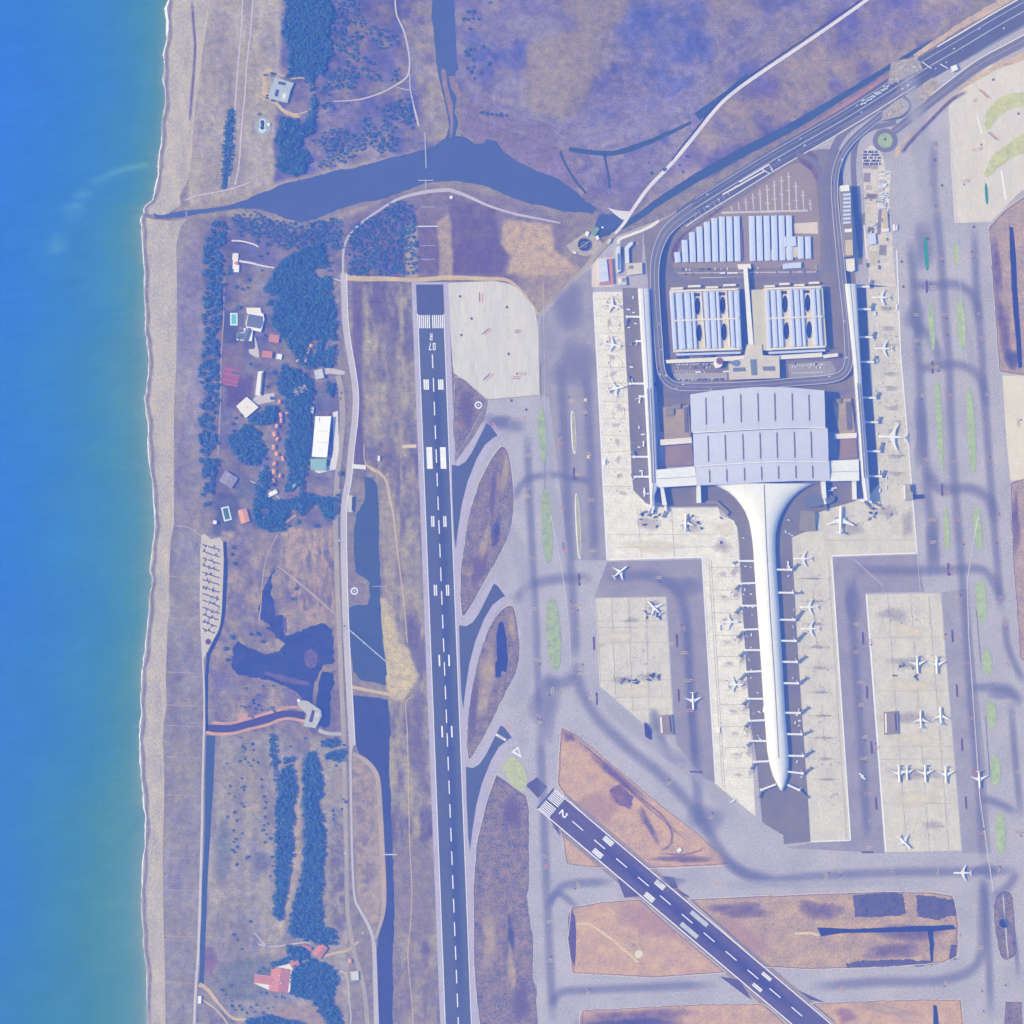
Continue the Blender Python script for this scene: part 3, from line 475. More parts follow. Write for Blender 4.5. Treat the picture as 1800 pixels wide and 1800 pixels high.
for k, (par, cx, cy, rx, ry, m, rot) in enumerate(((i1, 866, 870, 6, 50, M_BPATCH, .05), (i1, 872, 935, 9, 32, M_DPATCH, .1), (i1, 888, 830, 8, 45, M_LPATCH, .1), (i1, 850, 960, 9, 45, M_LPATCH, .2), (i1, 842, 1000, 14, 30, M_BPATCH, .4),
        (i2, 858, 1180, 16, 50, M_LPATCH, .1), (i2, 850, 1230, 14, 40, M_LPATCH, .25), (i2, 900, 1100, 8, 30, M_LPATCH, 0), (i2, 832, 1250, 9, 55, M_BPATCH, .1), (i3, 820, 720, 16, 40, M_BPATCH, 0), (f1, 900, 1430, 22, 30, M_BPATCH, 0), (f1, 898, 1640, 6, 40, M_DPATCH, -.08), (f1, 900, 1710, 8, 60, M_LPATCH, -.1), (f1, 860, 1650, 18, 60, M_LPATCH, 0), (f1, 915, 1760, 18, 40, M_BPATCH, 0),
        (f2, 1090, 1400, 26, 16, M_BPATCH, .7), (f2, 1085, 1365, 9, 70, M_BPATCH, -.9), (f2, 1000, 1295, 14, 10, M_BPATCH, .6), (f2, 1140, 1450, 8, 40, M_BPATCH, -.5), (f2, 1200, 1510, 60, 8, M_BPATCH, 0), (f2, 1050, 1420, 40, 30, amat('pink_soil_film', (206, 168, 168), .7), .6), (f4, 1150, 1620, 80, 30, amat('pink_soil_film', (214, 176, 162), .7), .3),
        (f5, 1600, 1640, 60, 20, M_BPATCH, 0), (f5, 1570, 1672, 60, 16, M_BPATCH, -.03), (f5, 1300, 1600, 60, 16, M_BPATCH, 0), (f5, 1300, 1650, 70, 30, amat('pink_soil_film', (208, 178, 168), .7), .5), (f5, 1440, 1600, 40, 20, M_BPATCH, .2),
        (f6, 1120, 1790, 110, 20, M_BPATCH, 0), (f6, 1110, 1805, 90, 16, M_DPATCH, 0), (f7, 1487, 1785, 22, 14, amat('red_film', (176, 140, 156), .8), 0), (f7, 1560, 1775, 60, 9, M_LPATCH, .2), (f10, 1752, 470, 9, 70, M_BPATCH, -.1), (f10, 1765, 580, 14, 60, M_BPATCH, -.1), (f10, 1780, 630, 16, 22, M_DPATCH, 0), (f11, 1785, 920, 9, 60, M_BPATCH, 0))):
    soft_spot('soil_patch', cx, cy, rx, ry, m, .66 + .002 * k, par, rot, k)
for k, p in enumerate(([(1500, 1573), (1545, 1570), (1588, 1570), (1592, 1606), (1550, 1612), (1503, 1611)], [(1610, 1574), (1650, 1576), (1678, 1582), (1682, 1610), (1650, 1616), (1612, 1612)], [(1487, 1692), (1560, 1686), (1630, 1688), (1650, 1694), (1600, 1698), (1490, 1702)], [(1672, 1660), (1684, 1664), (1680, 1688), (1668, 1688)])):
    sheet('scrub_patch', rough(p, 3, 1.3, k + 3), mat('dark_infield_scrub', (106, 114, 160), .3, .06, .3), .73, f5)
for k, p in enumerate(([(1070, 1388), (1090, 1378), (1112, 1400), (1108, 1420), (1085, 1415)],)): sheet('scrub_patch', rough(p, 3, 1.3, k + 3), mat('dark_wedge_scrub', (136, 120, 146), .3, .06, .3), .73, f2)
for pts, wd in (([(1010, 1296), (1060, 1340), (1110, 1390), (1160, 1430), (1180, 1460), (1178, 1485), (1160, 1495)], 4), ([(1160, 1500), (1200, 1502), (1230, 1495), (1235, 1488)], 3), ([(1020, 1310), (1080, 1365), (1140, 1420), (1210, 1480)], 2.2)): soft_strip('wheel_track', pts, wd * 1.6, amat('track_brown', (146, 124, 146), .7), .745, f2)
def pool(px, par, z=.75): return sheet('water', rough(px, 4, .3, int(px[0][0])), mat('ditch_pool', (74, 94, 152), .1, .02, .1, .2, .3), z, par)
pool([(877, 1095), (884, 1092), (890, 1120), (893, 1160), (890, 1183), (882, 1178), (880, 1190), (871, 1190), (870, 1165), (874, 1160), (872, 1120)], i2); pool([(1436, 1630), (1500, 1633), (1600, 1628), (1675, 1626), (1681, 1633), (1640, 1637), (1560, 1639), (1480, 1640), (1444, 1646)], f5)
pool([(1630, 1634), (1640, 1634), (1642, 1660), (1640, 1690), (1636, 1690), (1634, 1660)], f5); pool([(1774, 398), (1781, 400), (1785, 440), (1789, 520), (1795, 600), (1797, 645), (1791, 648), (1786, 600), (1779, 520), (1775, 440)], f10); pool([(1640, 1766), (1647, 1768), (1651, 1800), (1650, 1840), (1642, 1840)], f7)
sheet('drain_slab', [(1004, 1596), (1011, 1612), (1013, 1640), (1012, 1680), (1010, 1700), (1002, 1680), (998, 1650), (999, 1612)], mat('dark_slab', (112, 108, 132), .1), .78, f4)
strip('pale_strip', cr([(1012, 1624), (1036, 1624), (1045, 1630), (1080, 1655), (1122, 1692)]), 4, mat('pale_strip', (220, 204, 190), .08), .79, f4); sheet('disc', oval(1123, 1677, 7, 7), mat('disc_white', (228, 220, 214), .1), .8, f4); sheet('disc', oval(1114, 1661, 3.5, 3.5), mat('disc_grey', (168, 152, 160), .1), .8, f4)
strip('pale_strip', [(1398, 1641), (1425, 1640), (1440, 1644)], 5, mat('pale_strip', (220, 204, 190)), .8, f5); strip('pale_strip', [(1763, 1572), (1768, 1640), (1772, 1682)], 2.2, M_WORNW, .8, f8); sheet('bush_patch', oval(1765, 1623, 9, 8, 20), mat('dark_bush', (72, 92, 148), .2), .82, f8)
sheet('pale_strip', [(707, 782), (732, 781), (732, 787), (707, 788)], mat('pale_strip', (220, 204, 190)), .5, bpy.data.objects['ground'])
# ----- aprons
def apron(px, m, label, z=.64): return sheet('apron', px, m, z, label=label, cat='apron')
a1 = apron([(1043, 513), (1094, 513), (1098, 590), (1104, 700), (1110, 830), (1113, 862), (1135, 885), (1160, 892), (1180, 893), (1262, 892), (1266, 905), (1290, 915), (1296, 930), (1298, 960), (1300, 1000), (1306, 1080), (1312, 1180), (1318, 1260), (1322, 1330), (1328, 1435), (1258, 1378), (1250, 1230), (1242, 1080), (1235, 980), (1067, 985), (1060, 840), (1050, 640)], M_APR, 'bright concrete apron on the seaward side of the terminal')
a2 = apron([(1522, 500), (1577, 505), (1583, 620), (1592, 720), (1602, 830), (1612, 972), (1462, 977), (1468, 1080), (1478, 1240), (1487, 1380), (1495, 1476), (1425, 1480), (1420, 1400), (1413, 1300), (1403, 1150), (1395, 1010), (1392, 945), (1415, 935), (1436, 930), (1436, 902), (1455, 895), (1500, 882), (1530, 868), (1545, 850), (1538, 760), (1528, 640)], M_APR2, 'concrete apron on the inland side of the terminal')
a3 = apron([(1047, 1052), (1170, 1050), (1176, 1150), (1184, 1290), (1157, 1294), (1135, 1276), (1100, 1245), (1054, 1206), (1050, 1130)], M_APR2, 'five sided remote stand with slanted foot')
a4 = apron([(1523, 1045), (1653, 1043), (1664, 1180), (1676, 1320), (1690, 1495), (1557, 1498), (1545, 1330), (1535, 1190)], M_APR2, 'long remote stand where airliners park in rows')
a5 = apron(cr([(786, 497), (870, 494)], n=2) + cr([(870, 494), (902, 502), (925, 524), (940, 545), (945, 575), (947, 640), (948, 694)]) + [(858, 702), (840, 690), (815, 668), (797, 655), (792, 590)], mat('apron_concrete_streaked', (214, 212, 216), .06, .03, .25, stretch=(1, .12, 1)), 'holding apron beside the runway threshold')
a6 = apron([(1667, 188), (1690, 155), (1740, 115), (1850, 95), (1850, 300), (1790, 340), (1742, 390), (1678, 392), (1672, 300)], mat('apron_concrete_new', (220, 215, 216), .05, .03, .2, stretch=(1, .3, 1)), 'new concrete apron in the top corner')
a7 = apron([(1762, 660), (1850, 662), (1850, 840), (1776, 845), (1768, 760)], mat('apron_cream', (226, 220, 214), .05), 'cream concrete apron on the eastern edge')
a8 = apron([(1515, 268), (1530, 255), (1548, 262), (1556, 290), (1562, 330), (1568, 410), (1575, 504), (1528, 504), (1524, 440), (1520, 360)], mat('yard_concrete', (214, 208, 212), .12, .06, .3), 'cluttered service yard north of the inland pier')
for k, (x, y, w_, l_, c) in enumerate(((1530, 292, 26, 9, (170, 166, 192)), (1524, 312, 12, 16, (158, 156, 188)), (1533, 345, 20, 9, (140, 140, 176)), (1528, 330, 10, 8, (190, 184, 196)), (1548, 350, 16, 16, (176, 174, 190)), (1529, 372, 12, 40, (216, 208, 206)), (1546, 390, 6, 44, (150, 150, 186)), (1531, 405, 12, 12, (146, 146, 180)), (1552, 440, 13, 18, (150, 148, 182)), (1535, 455, 14, 26, (206, 198, 198)), (1560, 330, 8, 60, (224, 220, 220)), (1514, 420, 8, 90, (140, 142, 178)))):
    sheet('yard_patch', rect(x, y, w_, l_, 3), mat('yard_patch_%d' % k, c, .12, .08, .3), .7 + k * .01, a8)
# dark asphalt around the piers and in the forecourt
def darkpave(px, label, c=(134, 137, 174), z=.6): return sheet('service_road', px, mat('service_asphalt_%d' % c[0], c, .1, .02, .26), z, label=label, cat='service road')
darkpave([(1094, 506), (1122, 506), (1135, 700), (1142, 850), (1150, 892), (1136, 884), (1114, 862), (1110, 830), (1104, 700), (1098, 590)], 'dark service road between seaward apron and pier')
darkpave([(1300, 960), (1296, 925), (1262, 890), (1180, 891), (1150, 880), (1150, 845), (1340, 840), (1345, 1000), (1375, 1392), (1380, 1470), (1340, 1446), (1330, 1340), (1318, 1260), (1312, 1180), (1306, 1080)], 'dark service road under the seaward gates of the long pier')
darkpave([(1345, 1000), (1345, 850), (1520, 845), (1545, 850), (1530, 868), (1500, 882), (1455, 895), (1438, 902), (1438, 932), (1415, 938), (1393, 946), (1396, 1010), (1404, 1150), (1414, 1300), (1421, 1400), (1426, 1479), (1378, 1484), (1372, 1392)], 'dark service road under the inland gates of the long pier', z=.605)
darkpave([(1498, 500), (1523, 500), (1529, 640), (1539, 760), (1546, 850), (1520, 870)], 'dark service road beside the inland pier')
darkpave([(947, 690), (948, 560), (1022, 484), (1042, 470), (1043, 514), (1050, 640), (1060, 840), (1067, 985), (1000, 985), (985, 860), (965, 700)], 'darker taxi lane beside the seaward apron', (164, 163, 193), .56)
darkpave([(1067, 988), (1234, 983), (1242, 1080), (1250, 1230), (1257, 1376), (1240, 1370), (1190, 1310), (1187, 1294), (1178, 1150), (1172, 1048), (1045, 1050)], 'taxi lane between remote stand and seaward gates', (158, 157, 190), .57)
darkpave([(1463, 980), (1612, 975), (1625, 1040), (1521, 1042), (1533, 1190), (1543, 1330), (1555, 1500), (1380, 1490), (1426, 1482), (1497, 1478), (1488, 1380), (1479, 1240), (1469, 1080)], 'taxi lane between inland gates and remote stand', (159, 158, 192), .57)
darkpave([(1655, 1041), (1700, 1035), (1715, 1180), (1730, 1320), (1742, 1500), (1692, 1500), (1678, 1320), (1666, 1180)], 'taxi lane east of the long remote stand', (166, 166, 196), .57)
# terminal forecourt ground
fore = sheet('forecourt', [(1130, 402), (1170, 384), (1350, 284), (1440, 262), (1475, 262), (1505, 500), (1512, 700), (1500, 760), (1160, 760), (1140, 505)], mat('forecourt_asphalt', (140, 140, 176), .1, .02, .26), .58, label='grey forecourt ground inside the road loop', cat='forecourt')
sheet('car_park_ground', cr([(1185, 458), (1192, 430), (1215, 405), (1262, 375), (1330, 330), (1395, 288), (1425, 300), (1437, 345), (1440, 465), (1400, 470), (1190, 470)], True, 4), mat('lot_asphalt', (160, 152, 178), .06), .66, fore)
for k in range(13):        # painted bays of the open car park
    x = 1285 + k * 12.6; yt = 362 - (x - 1270) * .60 if x < 1390 else 300 + (x - 1390) * 1.2
    if x < 1426:
        strip('bay_line', [(x, yt + 10), (x + 2, 370)], 2.2, mat('bay_white', (206, 202, 216), .1), .7, fore)
        for j in range(3):
            yy = yt + 18 + j * 24
            if yy < 360: strip('bay_line', [(x - 4, yy), (x + 5, yy)], 1.4, mat('bay_white', (206, 202, 216)), .72, fore)
strip('kerb_island', [(1268, 374), (1420, 370)], 3.5, mat('bay_white', (206, 202, 216)), .74, fore); sheet('paved_square', [(1394, 393), (1437, 390), (1438, 411), (1396, 410)], mat('cream_paving', (222, 210, 212), .06), .74, fore)
sheet('paved_square', [(1400, 270), (1420, 262), (1438, 275), (1438, 320), (1425, 300), (1405, 285)], mat('planted', (126, 118, 156), .2, .05, .3), .68, fore)
for (p, c) in (([(1183, 657), (1277, 655), (1278, 668), (1186, 672)], (176, 176, 196)), ([(1385, 640), (1460, 634), (1470, 650), (1462, 664), (1388, 666)], (168, 168, 192))):
    sheet('bus_yard', p, mat('bus_yard_%d' % c[0], c, .08), .68, fore)
for k in range(11): strip('bay_line', [(1186 + k * 5, 650), (1190 + k * 5, 657)], 1.2, mat('bay_white', (206, 202, 216)), .72, fore)
for x0, x1, y in ((1190, 1276, 667), (1188, 1262, 641), (1392, 1450, 643), (1392, 1448, 656), (1190, 1440, 480), (1230, 1430, 488)): strip('kerb_island', [(x0, y), (x1, y - 2)], 1.6, mat('bay_white', (206, 202, 216)), .73, fore)
# ----- main runway
def L(t, side):          # along the main runway: photo row t, side offset in px from the centre line
    return (755.2 + (t - 500) * .03885 + side, t)
rw = sheet('runway', [L(500, -24), L(500, 24), L(1845, 24), L(1845, -24)], M_RWY, .86, label='main runway, dark blue grey asphalt running the height of the picture', cat='runway')
sheet('shoulder', [L(496, -32), L(496, 33), L(1845, 33), L(1845, -32)], M_SHO, .8, rw)
sheet('threshold_pad', [L(501, -23.5), L(501, 23.5), L(552, 23.5), L(552, -23.5)], mat('pad_asphalt', (98, 113, 170), .06), .885, rw)
def mark(pts, m=M_WHITE, name='marking', z=.93, par=None): return sheet(name, pts, m, z, par or rw)
for s in (-23, 23): mark([L(552, s - .7), L(552, s + .7), L(1845, s + .7), L(1845, s - .7)], name='edge_line')
for i in range(6):
    for s in (-1, 1): c = s * (3.0 + i * 3.45); mark([L(554, c - 1.0), L(554, c + 1.0), L(577, c + 1.0), L(577, c - 1.0)], name='threshold_stripe')
t = 623.0; per = 41.6
while t < 1800: mark([L(t, -.9), L(t, .9), L(t + 24, .9), L(t + 24, -.9)], name='centreline_dash'); t += per
for t, n_, off, wd, ln in ((667, 3, 9.5, 2.6, 18), (907, 2, 9, 2.2, 19), (1028, 2, 9, 2.2, 19), (1151, 1, 8.5, 2.6, 20), (1276, 1, 8.5, 2.6, 20)):
    for s in (-1, 1):
        for i in range(n_):
            c = s * (off + i * 3.3); mark([L(t, c - wd / 2), L(t, c + wd / 2), L(t + ln, c + wd / 2), L(t + ln, c - wd / 2)], name='touchdown_bar')
for s in (-1, 1): c = s * 12.0; mark([L(786, c - 5), L(786, c + 5), L(824, c + 5), L(824, c - 5)], name='aiming_block')
GLY = {'0': [[(0, 0), (1, 0), (1, 1), (0, 1)], [(.3, .14), (.7, .14), (.7, .86), (.3, .86)]], '7': [[(0, 1), (1, 1), (1, .84), (.5, 0), (.2, 0), (.68, .84), (0, .84)]],
       'R': [[(0, 0), (.26, 0), (.26, .42), (.42, .42), (.72, 0), (1, 0), (.68, .44), (.95, .52), (1, .6), (1, .88), (.85, 1), (0, 1)], [(.26, .58), (.72, .58), (.72, .85), (.26, .85)]],
       '2': [[(0, 0), (1, 0), (1, .17), (.36, .17), (.95, .55), (1, .66), (1, .85), (.85, 1), (.15, 1), (0, .85), (0, .7), (.28, .7), (.28, .8), (.35, .85), (.65, .85), (.72, .8), (.72, .66), (0, .2)]]}
def glyph(ch, org, right, up, w_, h_, m, par, z):
    """painted character: outline, minus its counter cut as a slit polygon"""
    def tr(q): return (org[0] + right[0] * q[0] * w_ + up[0] * q[1] * h_, org[1] + right[1] * q[0] * w_ + up[1] * q[1] * h_)
    g = GLY[ch]; pts = [tr(q) for q in g[0]]
    if len(g) == 1: return sheet('painted_number', pts, m, z, par)
    hole = [tr(q) for q in g[1]]
    a = [P(*q) for q in pts]; b = [P(*q) for q in hole]; v = [(x, y, z) for x, y in a + b]
    f = geometry.tessellate_polygon([[Vector((x, y, 0)) for x, y in a], [Vector((x, y, 0)) for x, y in b]]); ff = []
    for t_ in f:
        A, B, D = [Vector(v[i]) for i in t_]; ff.append(t_ if (B - A).cross(D - A).z > 0 else t_[::-1])
    return link('painted_number', mesh('painted_number', v, ff), m, par)
glyph('R', (760.2, 585.5), (-1, 0), (0, 1), 4.6, 12.5, M_WHITE, rw, .93); glyph('0', (765.6, 603), (-1, 0), (0, 1), 4.8, 12.5, M_WHITE, rw, .93); glyph('7', (758.6, 603), (-1, 0), (0, 1), 4.8, 12.5, M_WHITE, rw, .93)
# ----- high speed exits
def exit_(px_dark, px_sho, lab):
    o = sheet('runway_exit', cr(px_dark, True, 4), mat('exit_asphalt', (98, 116, 168), .07, .012, .12), .9, label=lab, cat='runway exit'); sheet('shoulder', cr(px_sho, True, 4), M_SHO, .82, o); return o
ex = []
for dx, dy, lab in ((0, 0, 'upper'), (13, 282, 'middle'), (25, 531, 'lower')):
    d = [(794, 817), (806, 819), (818, 812), (829, 796), (842, 770), (855, 744), (862, 748), (875, 766), (868, 769), (852, 782), (838, 806), (822, 846), (812, 885), (805, 930), (801, 965), (798, 940), (795, 870)]
    s_ = [(790, 812), (800, 820), (806, 806), (822, 786), (851, 738), (866, 742), (886, 768), (882, 779), (868, 782), (852, 806), (836, 846), (822, 900), (813, 960), (808, 1010), (800, 1020), (794, 900)]
    o = sheet('runway_exit', [(x + dx, y + dy) for x, y in d], mat('exit_asphalt', (98, 116, 168), .07, .012, .12), .9, label=lab + ' high speed runway exit of dark asphalt', cat='runway exit')
    sheet('shoulder', cr([(x + dx, y + dy) for x, y in s_], True, 3), M_SHO, .7, o); ex.append(o)
    hx, hy = 868 + dx, 748 + dy
    for j in range(3): strip('painted_sign', [(hx + j * 1.8 - 3, hy - 5 + j * 3.4), (hx + j * 1.8 + 1.5, hy - 3 + j * 3.4)], 1.6, M_RED, .97, o)
    for j in range(7):
        a = R(-160 + j * 26); strip('radial_joint', [(883 + dx + 6 * math.cos(a), 778 + dy + 7 * math.sin(a)), (883 + dx + 17 * math.cos(a), 778 + dy + 17 * math.sin(a))], .5, mat('joint', (168, 164, 176), .1), .95, o)
strip('painted_sign', [(872, 1291), (889, 1301)], 4, M_WHITE, .97, ex[2]); strip('painted_sign', [(875, 1293), (886, 1299)], 2, M_YEL, .99, ex[2])
# ----- crossing runway
DX, DY = .763, .647
def Q(a, b): return (960 + DX * a - DY * b, 1404.5 + DY * a + DX * b)     # a along, b to its right-hand side
r2 = sheet('runway', [Q(-3, -23), Q(640, -23), Q(640, 23), Q(-3, 23)], M_RWY2, .87, label='crossing runway numbered 2 running off the bottom edge', cat='runway')
sheet('shoulder', [Q(18, -30), Q(640, -31), Q(640, 31), Q(40, 31)], mat('grey_shoulder', (158, 152, 180), .1, .05, .3), .8, r2)
for s in (-22.3, 22.3): sheet('edge_line', [Q(0, s - .9), Q(640, s - .9), Q(640, s + .9), Q(0, s + .9)], M_WHITE, .94, r2)
for i in range(6):
    for s in (-1, 1): c = s * (3 + i * 3.35); sheet('threshold_stripe', [Q(1, c - .95), Q(25, c - .95), Q(25, c + .95), Q(1, c + .95)], M_WHITE, .94, r2)
glyph('2', Q(33, -4.8), (-DY, DX), (DX, DY), 10, 14, M_WHITE, r2, .94)
a = 60.0
while a < 600: sheet('centreline_dash', [Q(a, -.9), Q(a + 25, -.9), Q(a + 25, .9), Q(a, .9)], M_WHITE, .94, r2); a += 50.5
for a0, n_, off, wd, ln, mm in ((121, 3, 11, 2.6, 20, M_WHITE), (240, 3, 11, 2.6, 20, M_WHITE), (322, 1, 13.5, 8, 38, M_WORNW), (487, 2, 11, 2.6, 20, M_WHITE)):
    for s in (-1, 1):
        for i in range(n_):
            c = s * (off + i * 3.3); sheet('aiming_block' if n_ == 1 else 'touchdown_bar', [Q(a0, c - wd / 2), Q(a0 + ln, c - wd / 2), Q(a0 + ln, c + wd / 2), Q(a0, c + wd / 2)], mm, .94, r2)
M_RUB = amat('tyre_rubber', (140, 143, 186), .5, .03, even=.8); M_RUB2 = amat('tyre_rubber_heavy', (84, 92, 160), .8, .03)
M_SKID = amat('skid_rubber', (84, 94, 154), .5, .02)
soft_strip('rubber_streak', [Q(110, 0), Q(250, 0), Q(420, 0), Q(600, 0)], 26, M_SKID, .9, r2)
soft_strip('rubber_streak', [L(640, 5), L(800, 5), L(1000, 5), L(1200, 5), L(1500, 5), L(1800, 5)], 22, amat('skid_light', (92, 108, 168), .45, .02), .9, rw)
for p in ([(924, 1380), (944, 1366), (962, 1383), (946, 1403)], [(964, 1436), (984, 1470), (980, 1440)], [(1085, 1545), (1110, 1540), (1125, 1575), (1098, 1578)], [(1165, 1540), (1185, 1543), (1192, 1560), (1180, 1562)], [(1200, 1575), (1214, 1577), (1185, 1560)], [(1265, 1716), (1300, 1722), (1322, 1758), (1310, 1750)], [(1402, 1740), (1450, 1762), (1425, 1758)]):
    sheet('old_asphalt', p, mat('fillet_asphalt', (106, 110, 156), .08), .85, r2)
# ----- rubbered taxi lines
TL = [([(985, 640), (992, 760), (998, 900), (1003, 1000), (1010, 1100), (1012, 1160)], 12), ([(1030, 640), (1036, 760), (1042, 900), (1046, 990)], 12), ([(926, 760), (930, 860), (935, 960), (940, 1060), (944, 1160), (948, 1260)], 10), ([(948, 1260), (954, 1400), (960, 1540), (966, 1680), (972, 1800)], 11), ([(1000, 835), (950, 836), (920, 848), (902, 880)], 10), ([(1045, 1015), (980, 1018), (930, 1030), (905, 1060)], 13), ([(985, 840), (1012, 842), (1040, 846)], 9), ([(1012, 1160), (1020, 1210), (1050, 1262), (1100, 1312), (1150, 1352), (1200, 1400), (1232, 1440), (1262, 1490), (1300, 1530), (1360, 1545)], 14),
      ([(948, 1200), (990, 1200), (1012, 1185)], 16), ([(1060, 1018), (1140, 1012), (1190, 1040), (1205, 1090), (1212, 1200), (1222, 1320), (1228, 1420), (1238, 1450)], 13), ([(1205, 1060), (1215, 1250), (1222, 1360)], 7), ([(1150, 1245), (1170, 1320), (1215, 1345)], 11), ([(1260, 1500), (1330, 1545), (1440, 1540), (1560, 1534), (1700, 1532), (1790, 1530)], 12), ([(1020, 1600), (980, 1570), (962, 1600)], 9), ([(966, 1590), (985, 1560), (1020, 1552), (1080, 1550)], 11), ([(970, 1770), (985, 1745), (1040, 1740), (1150, 1735), (1260, 1730)], 11), ([(1420, 1735), (1550, 1726), (1660, 1722), (1720, 1690), (1728, 1600), (1728, 1540)], 13),
      ([(1642, 240), (1640, 330), (1652, 430), (1660, 540), (1668, 640), (1672, 760), (1682, 900), (1690, 1000), (1698, 1100), (1708, 1250), (1722, 1400), (1728, 1520)], 11), ([(1600, 420), (1606, 500), (1615, 640), (1622, 760), (1632, 880), (1645, 1000)], 12), ([(1712, 400), (1716, 500), (1724, 600), (1732, 720), (1742, 860), (1752, 980), (1760, 1080)], 10), ([(1600, 500), (1640, 502), (1680, 500), (1710, 520), (1722, 570)], 12), ([(1612, 650), (1640, 645), (1690, 642), (1722, 665), (1734, 720)], 12), ([(1630, 820), (1650, 858), (1700, 858), (1735, 875), (1752, 920)], 14), ([(1500, 1000), (1580, 1003), (1660, 1002), (1720, 1000), (1745, 1020), (1762, 1060)], 12), ([(1490, 1010), (1500, 1120), (1510, 1250), (1520, 1400), (1525, 1480)], 11), ([(1700, 1210), (1740, 1208), (1775, 1212), (1795, 1240)], 12), ([(1766, 1080), (1770, 1130), (1785, 1170), (1800, 1200)], 9), ([(1776, 1230), (1785, 1340), (1795, 1440)], 9), ([(1722, 1405), (1750, 1410), (1790, 1430)], 11), ([(1600, 560), (1640, 600), (1655, 650)], 12), ([(1728, 1540), (1736, 1640), (1742, 1800)], 10), ([(1790, 1530), (1770, 1560), (1740, 1580)], 12), ([(1740, 1580), (1780, 1640), (1790, 1720)], 6), ([(850, 735), (880, 745), (925, 750)], 16)]
for k, (p, wd) in enumerate(TL): soft_strip('rubber_streak', p, wd * 2.1, M_RUB, .88 + .0015 * k, taxi)
for k, (x, y, rx, ry) in enumerate(((880, 740, 20, 12), (1000, 540, 30, 50), (1010, 640, 40, 50), (960, 1240, 30, 60), (1200, 1030, 40, 20), (1500, 1060, 14, 50), (1625, 430, 22, 50), (1610, 560, 20, 40), (1760, 1220, 30, 12), (1240, 1440, 40, 30), (1150, 1270, 14, 24), (1180, 1548, 26, 10), (1735, 1530, 22, 18), (1618, 760, 16, 60), (1640, 960, 16, 60))):
    soft_spot('rubber_stain', x, y, rx, ry, M_RUB, .955 + .0015 * k, taxi, seed=k)
for k, (p, wd) in enumerate((([(960, 700), (962, 830), (975, 900), (1000, 1010)], 18), ([(880, 900), (920, 1000), (930, 1150), (900, 1250)], 22), ([(1060, 1230), (1130, 1290), (1210, 1350), (1300, 1440)], 20), ([(1630, 560), (1640, 640)], 14), ([(1660, 700), (1672, 850)], 12), ([(1700, 560), (1712, 680)], 12), ([(1270, 1555), (1400, 1552), (1600, 1550)], 14), ([(1590, 110), (1610, 200), (1630, 330), (1640, 400)], 30))):
    soft_strip('pale_lane', p, wd * 1.5, amat('pale_lane', (200, 199, 212), .6, .04), .985 + .0015 * k, taxi)
# ----- grass and painted ovals among the taxiways
GR = [(953, 765, 7, 48, 0), (961, 925, 9, 66, 1), (973, 1115, 12, 64, 2), (1638, 573, 5, 42, 3), (1651, 745, 5.5, 80, 4), (1664, 930, 5, 38, 5), (1690, 570, 7, 46, 6), (1707, 755, 7, 76, 7), (1719, 930, 7, 38, 8), (1725, 1057, 9, 38, 9), (1735, 1165, 8.5, 22, 10), (1743, 1255, 8.5, 24, 11), (1750, 1355, 8.5, 26, 12), (1759, 1465, 9, 36, 13), (1681, 447, 4.5, 20, 14)]
M_GR2 = mat('pale_green_paint', (176, 196, 140), .14, .08, .5); M_TEAL = mat('teal_paint', (78, 160, 150), .12, .1, .5)
NM = ['tall green oval beside the runway exits', 'longest green oval of the seaward column', 'broad bright green oval beside the remote stand', 'thin green oval opposite the parking garages', 'very long thin green oval opposite the terminal hall', 'thin green oval by the small dark roofed block', 'bright green oval east of the thin oval', 'longest green oval of the eastern column', 'green oval crossed by the pale service track', 'stout green oval with white ring at its foot', 'short green oval ringed by white ticks', 'short green oval east of the mid stand', 'short green oval beside the taxiing airliner', 'green oval in the lower eastern taxiway', 'small yellowish oval near the teal sliver']
for (x, y, rx, ry, k) in GR:
    o = sheet('grass_oval', rough(oval(x, y, rx, ry, -3, 40, .8), 4, .3, k), M_GRASS if k < 3 else M_GR2, 1.02, label=NM[k], cat='grass oval')
    if k in (9, 10, 11, 12):
        for j in range(14):
            a = j * .4488; c_, s_ = math.cos(a), math.sin(a); strip('white_tick', [(x + (rx + 1) * c_, y + (ry + 1) * s_), (x + (rx + 5) * c_, y + (ry + 5) * s_)], .7, M_WORNW, 1.04, o)
for x, y, rx, ry, lab in ((1628, 446, 3.6, 30, 'teal painted sliver on the eastern taxiway'), (1734, 341, 2.6, 19, 'small teal painted bar on the new apron')): sheet('painted_sliver', oval(x, y, rx, ry, -4, 24, .8), M_TEAL, 1.02, label=lab, cat='painted sliver')
sheet('grass_oval', cr([(885, 1352), (893, 1335), (903, 1330), (918, 1345), (926, 1365), (925, 1385), (918, 1392), (900, 1380)], True), mat('yellow_grass', (190, 198, 120), .12, .1, .5), 1.02, label='yellow green wedge at the runway numeral', cat='grass oval')
for p, lab in (([(1730, 220), (1735, 195), (1760, 172), (1785, 163), (1850, 165), (1850, 190), (1785, 188), (1755, 205), (1735, 228)], 'upper yellow green band on the new apron'), ([(1732, 300), (1745, 275), (1770, 255), (1800, 235), (1850, 225), (1850, 260), (1790, 272), (1760, 290), (1735, 310)], 'lower yellow green band on the new apron')):
    sheet('grass_oval', rough(cr(p, True, 3), 4, 1, 5), mat('band_green', (200, 204, 172), .14, .06, .4), 1.02, label=lab, cat='grass oval')
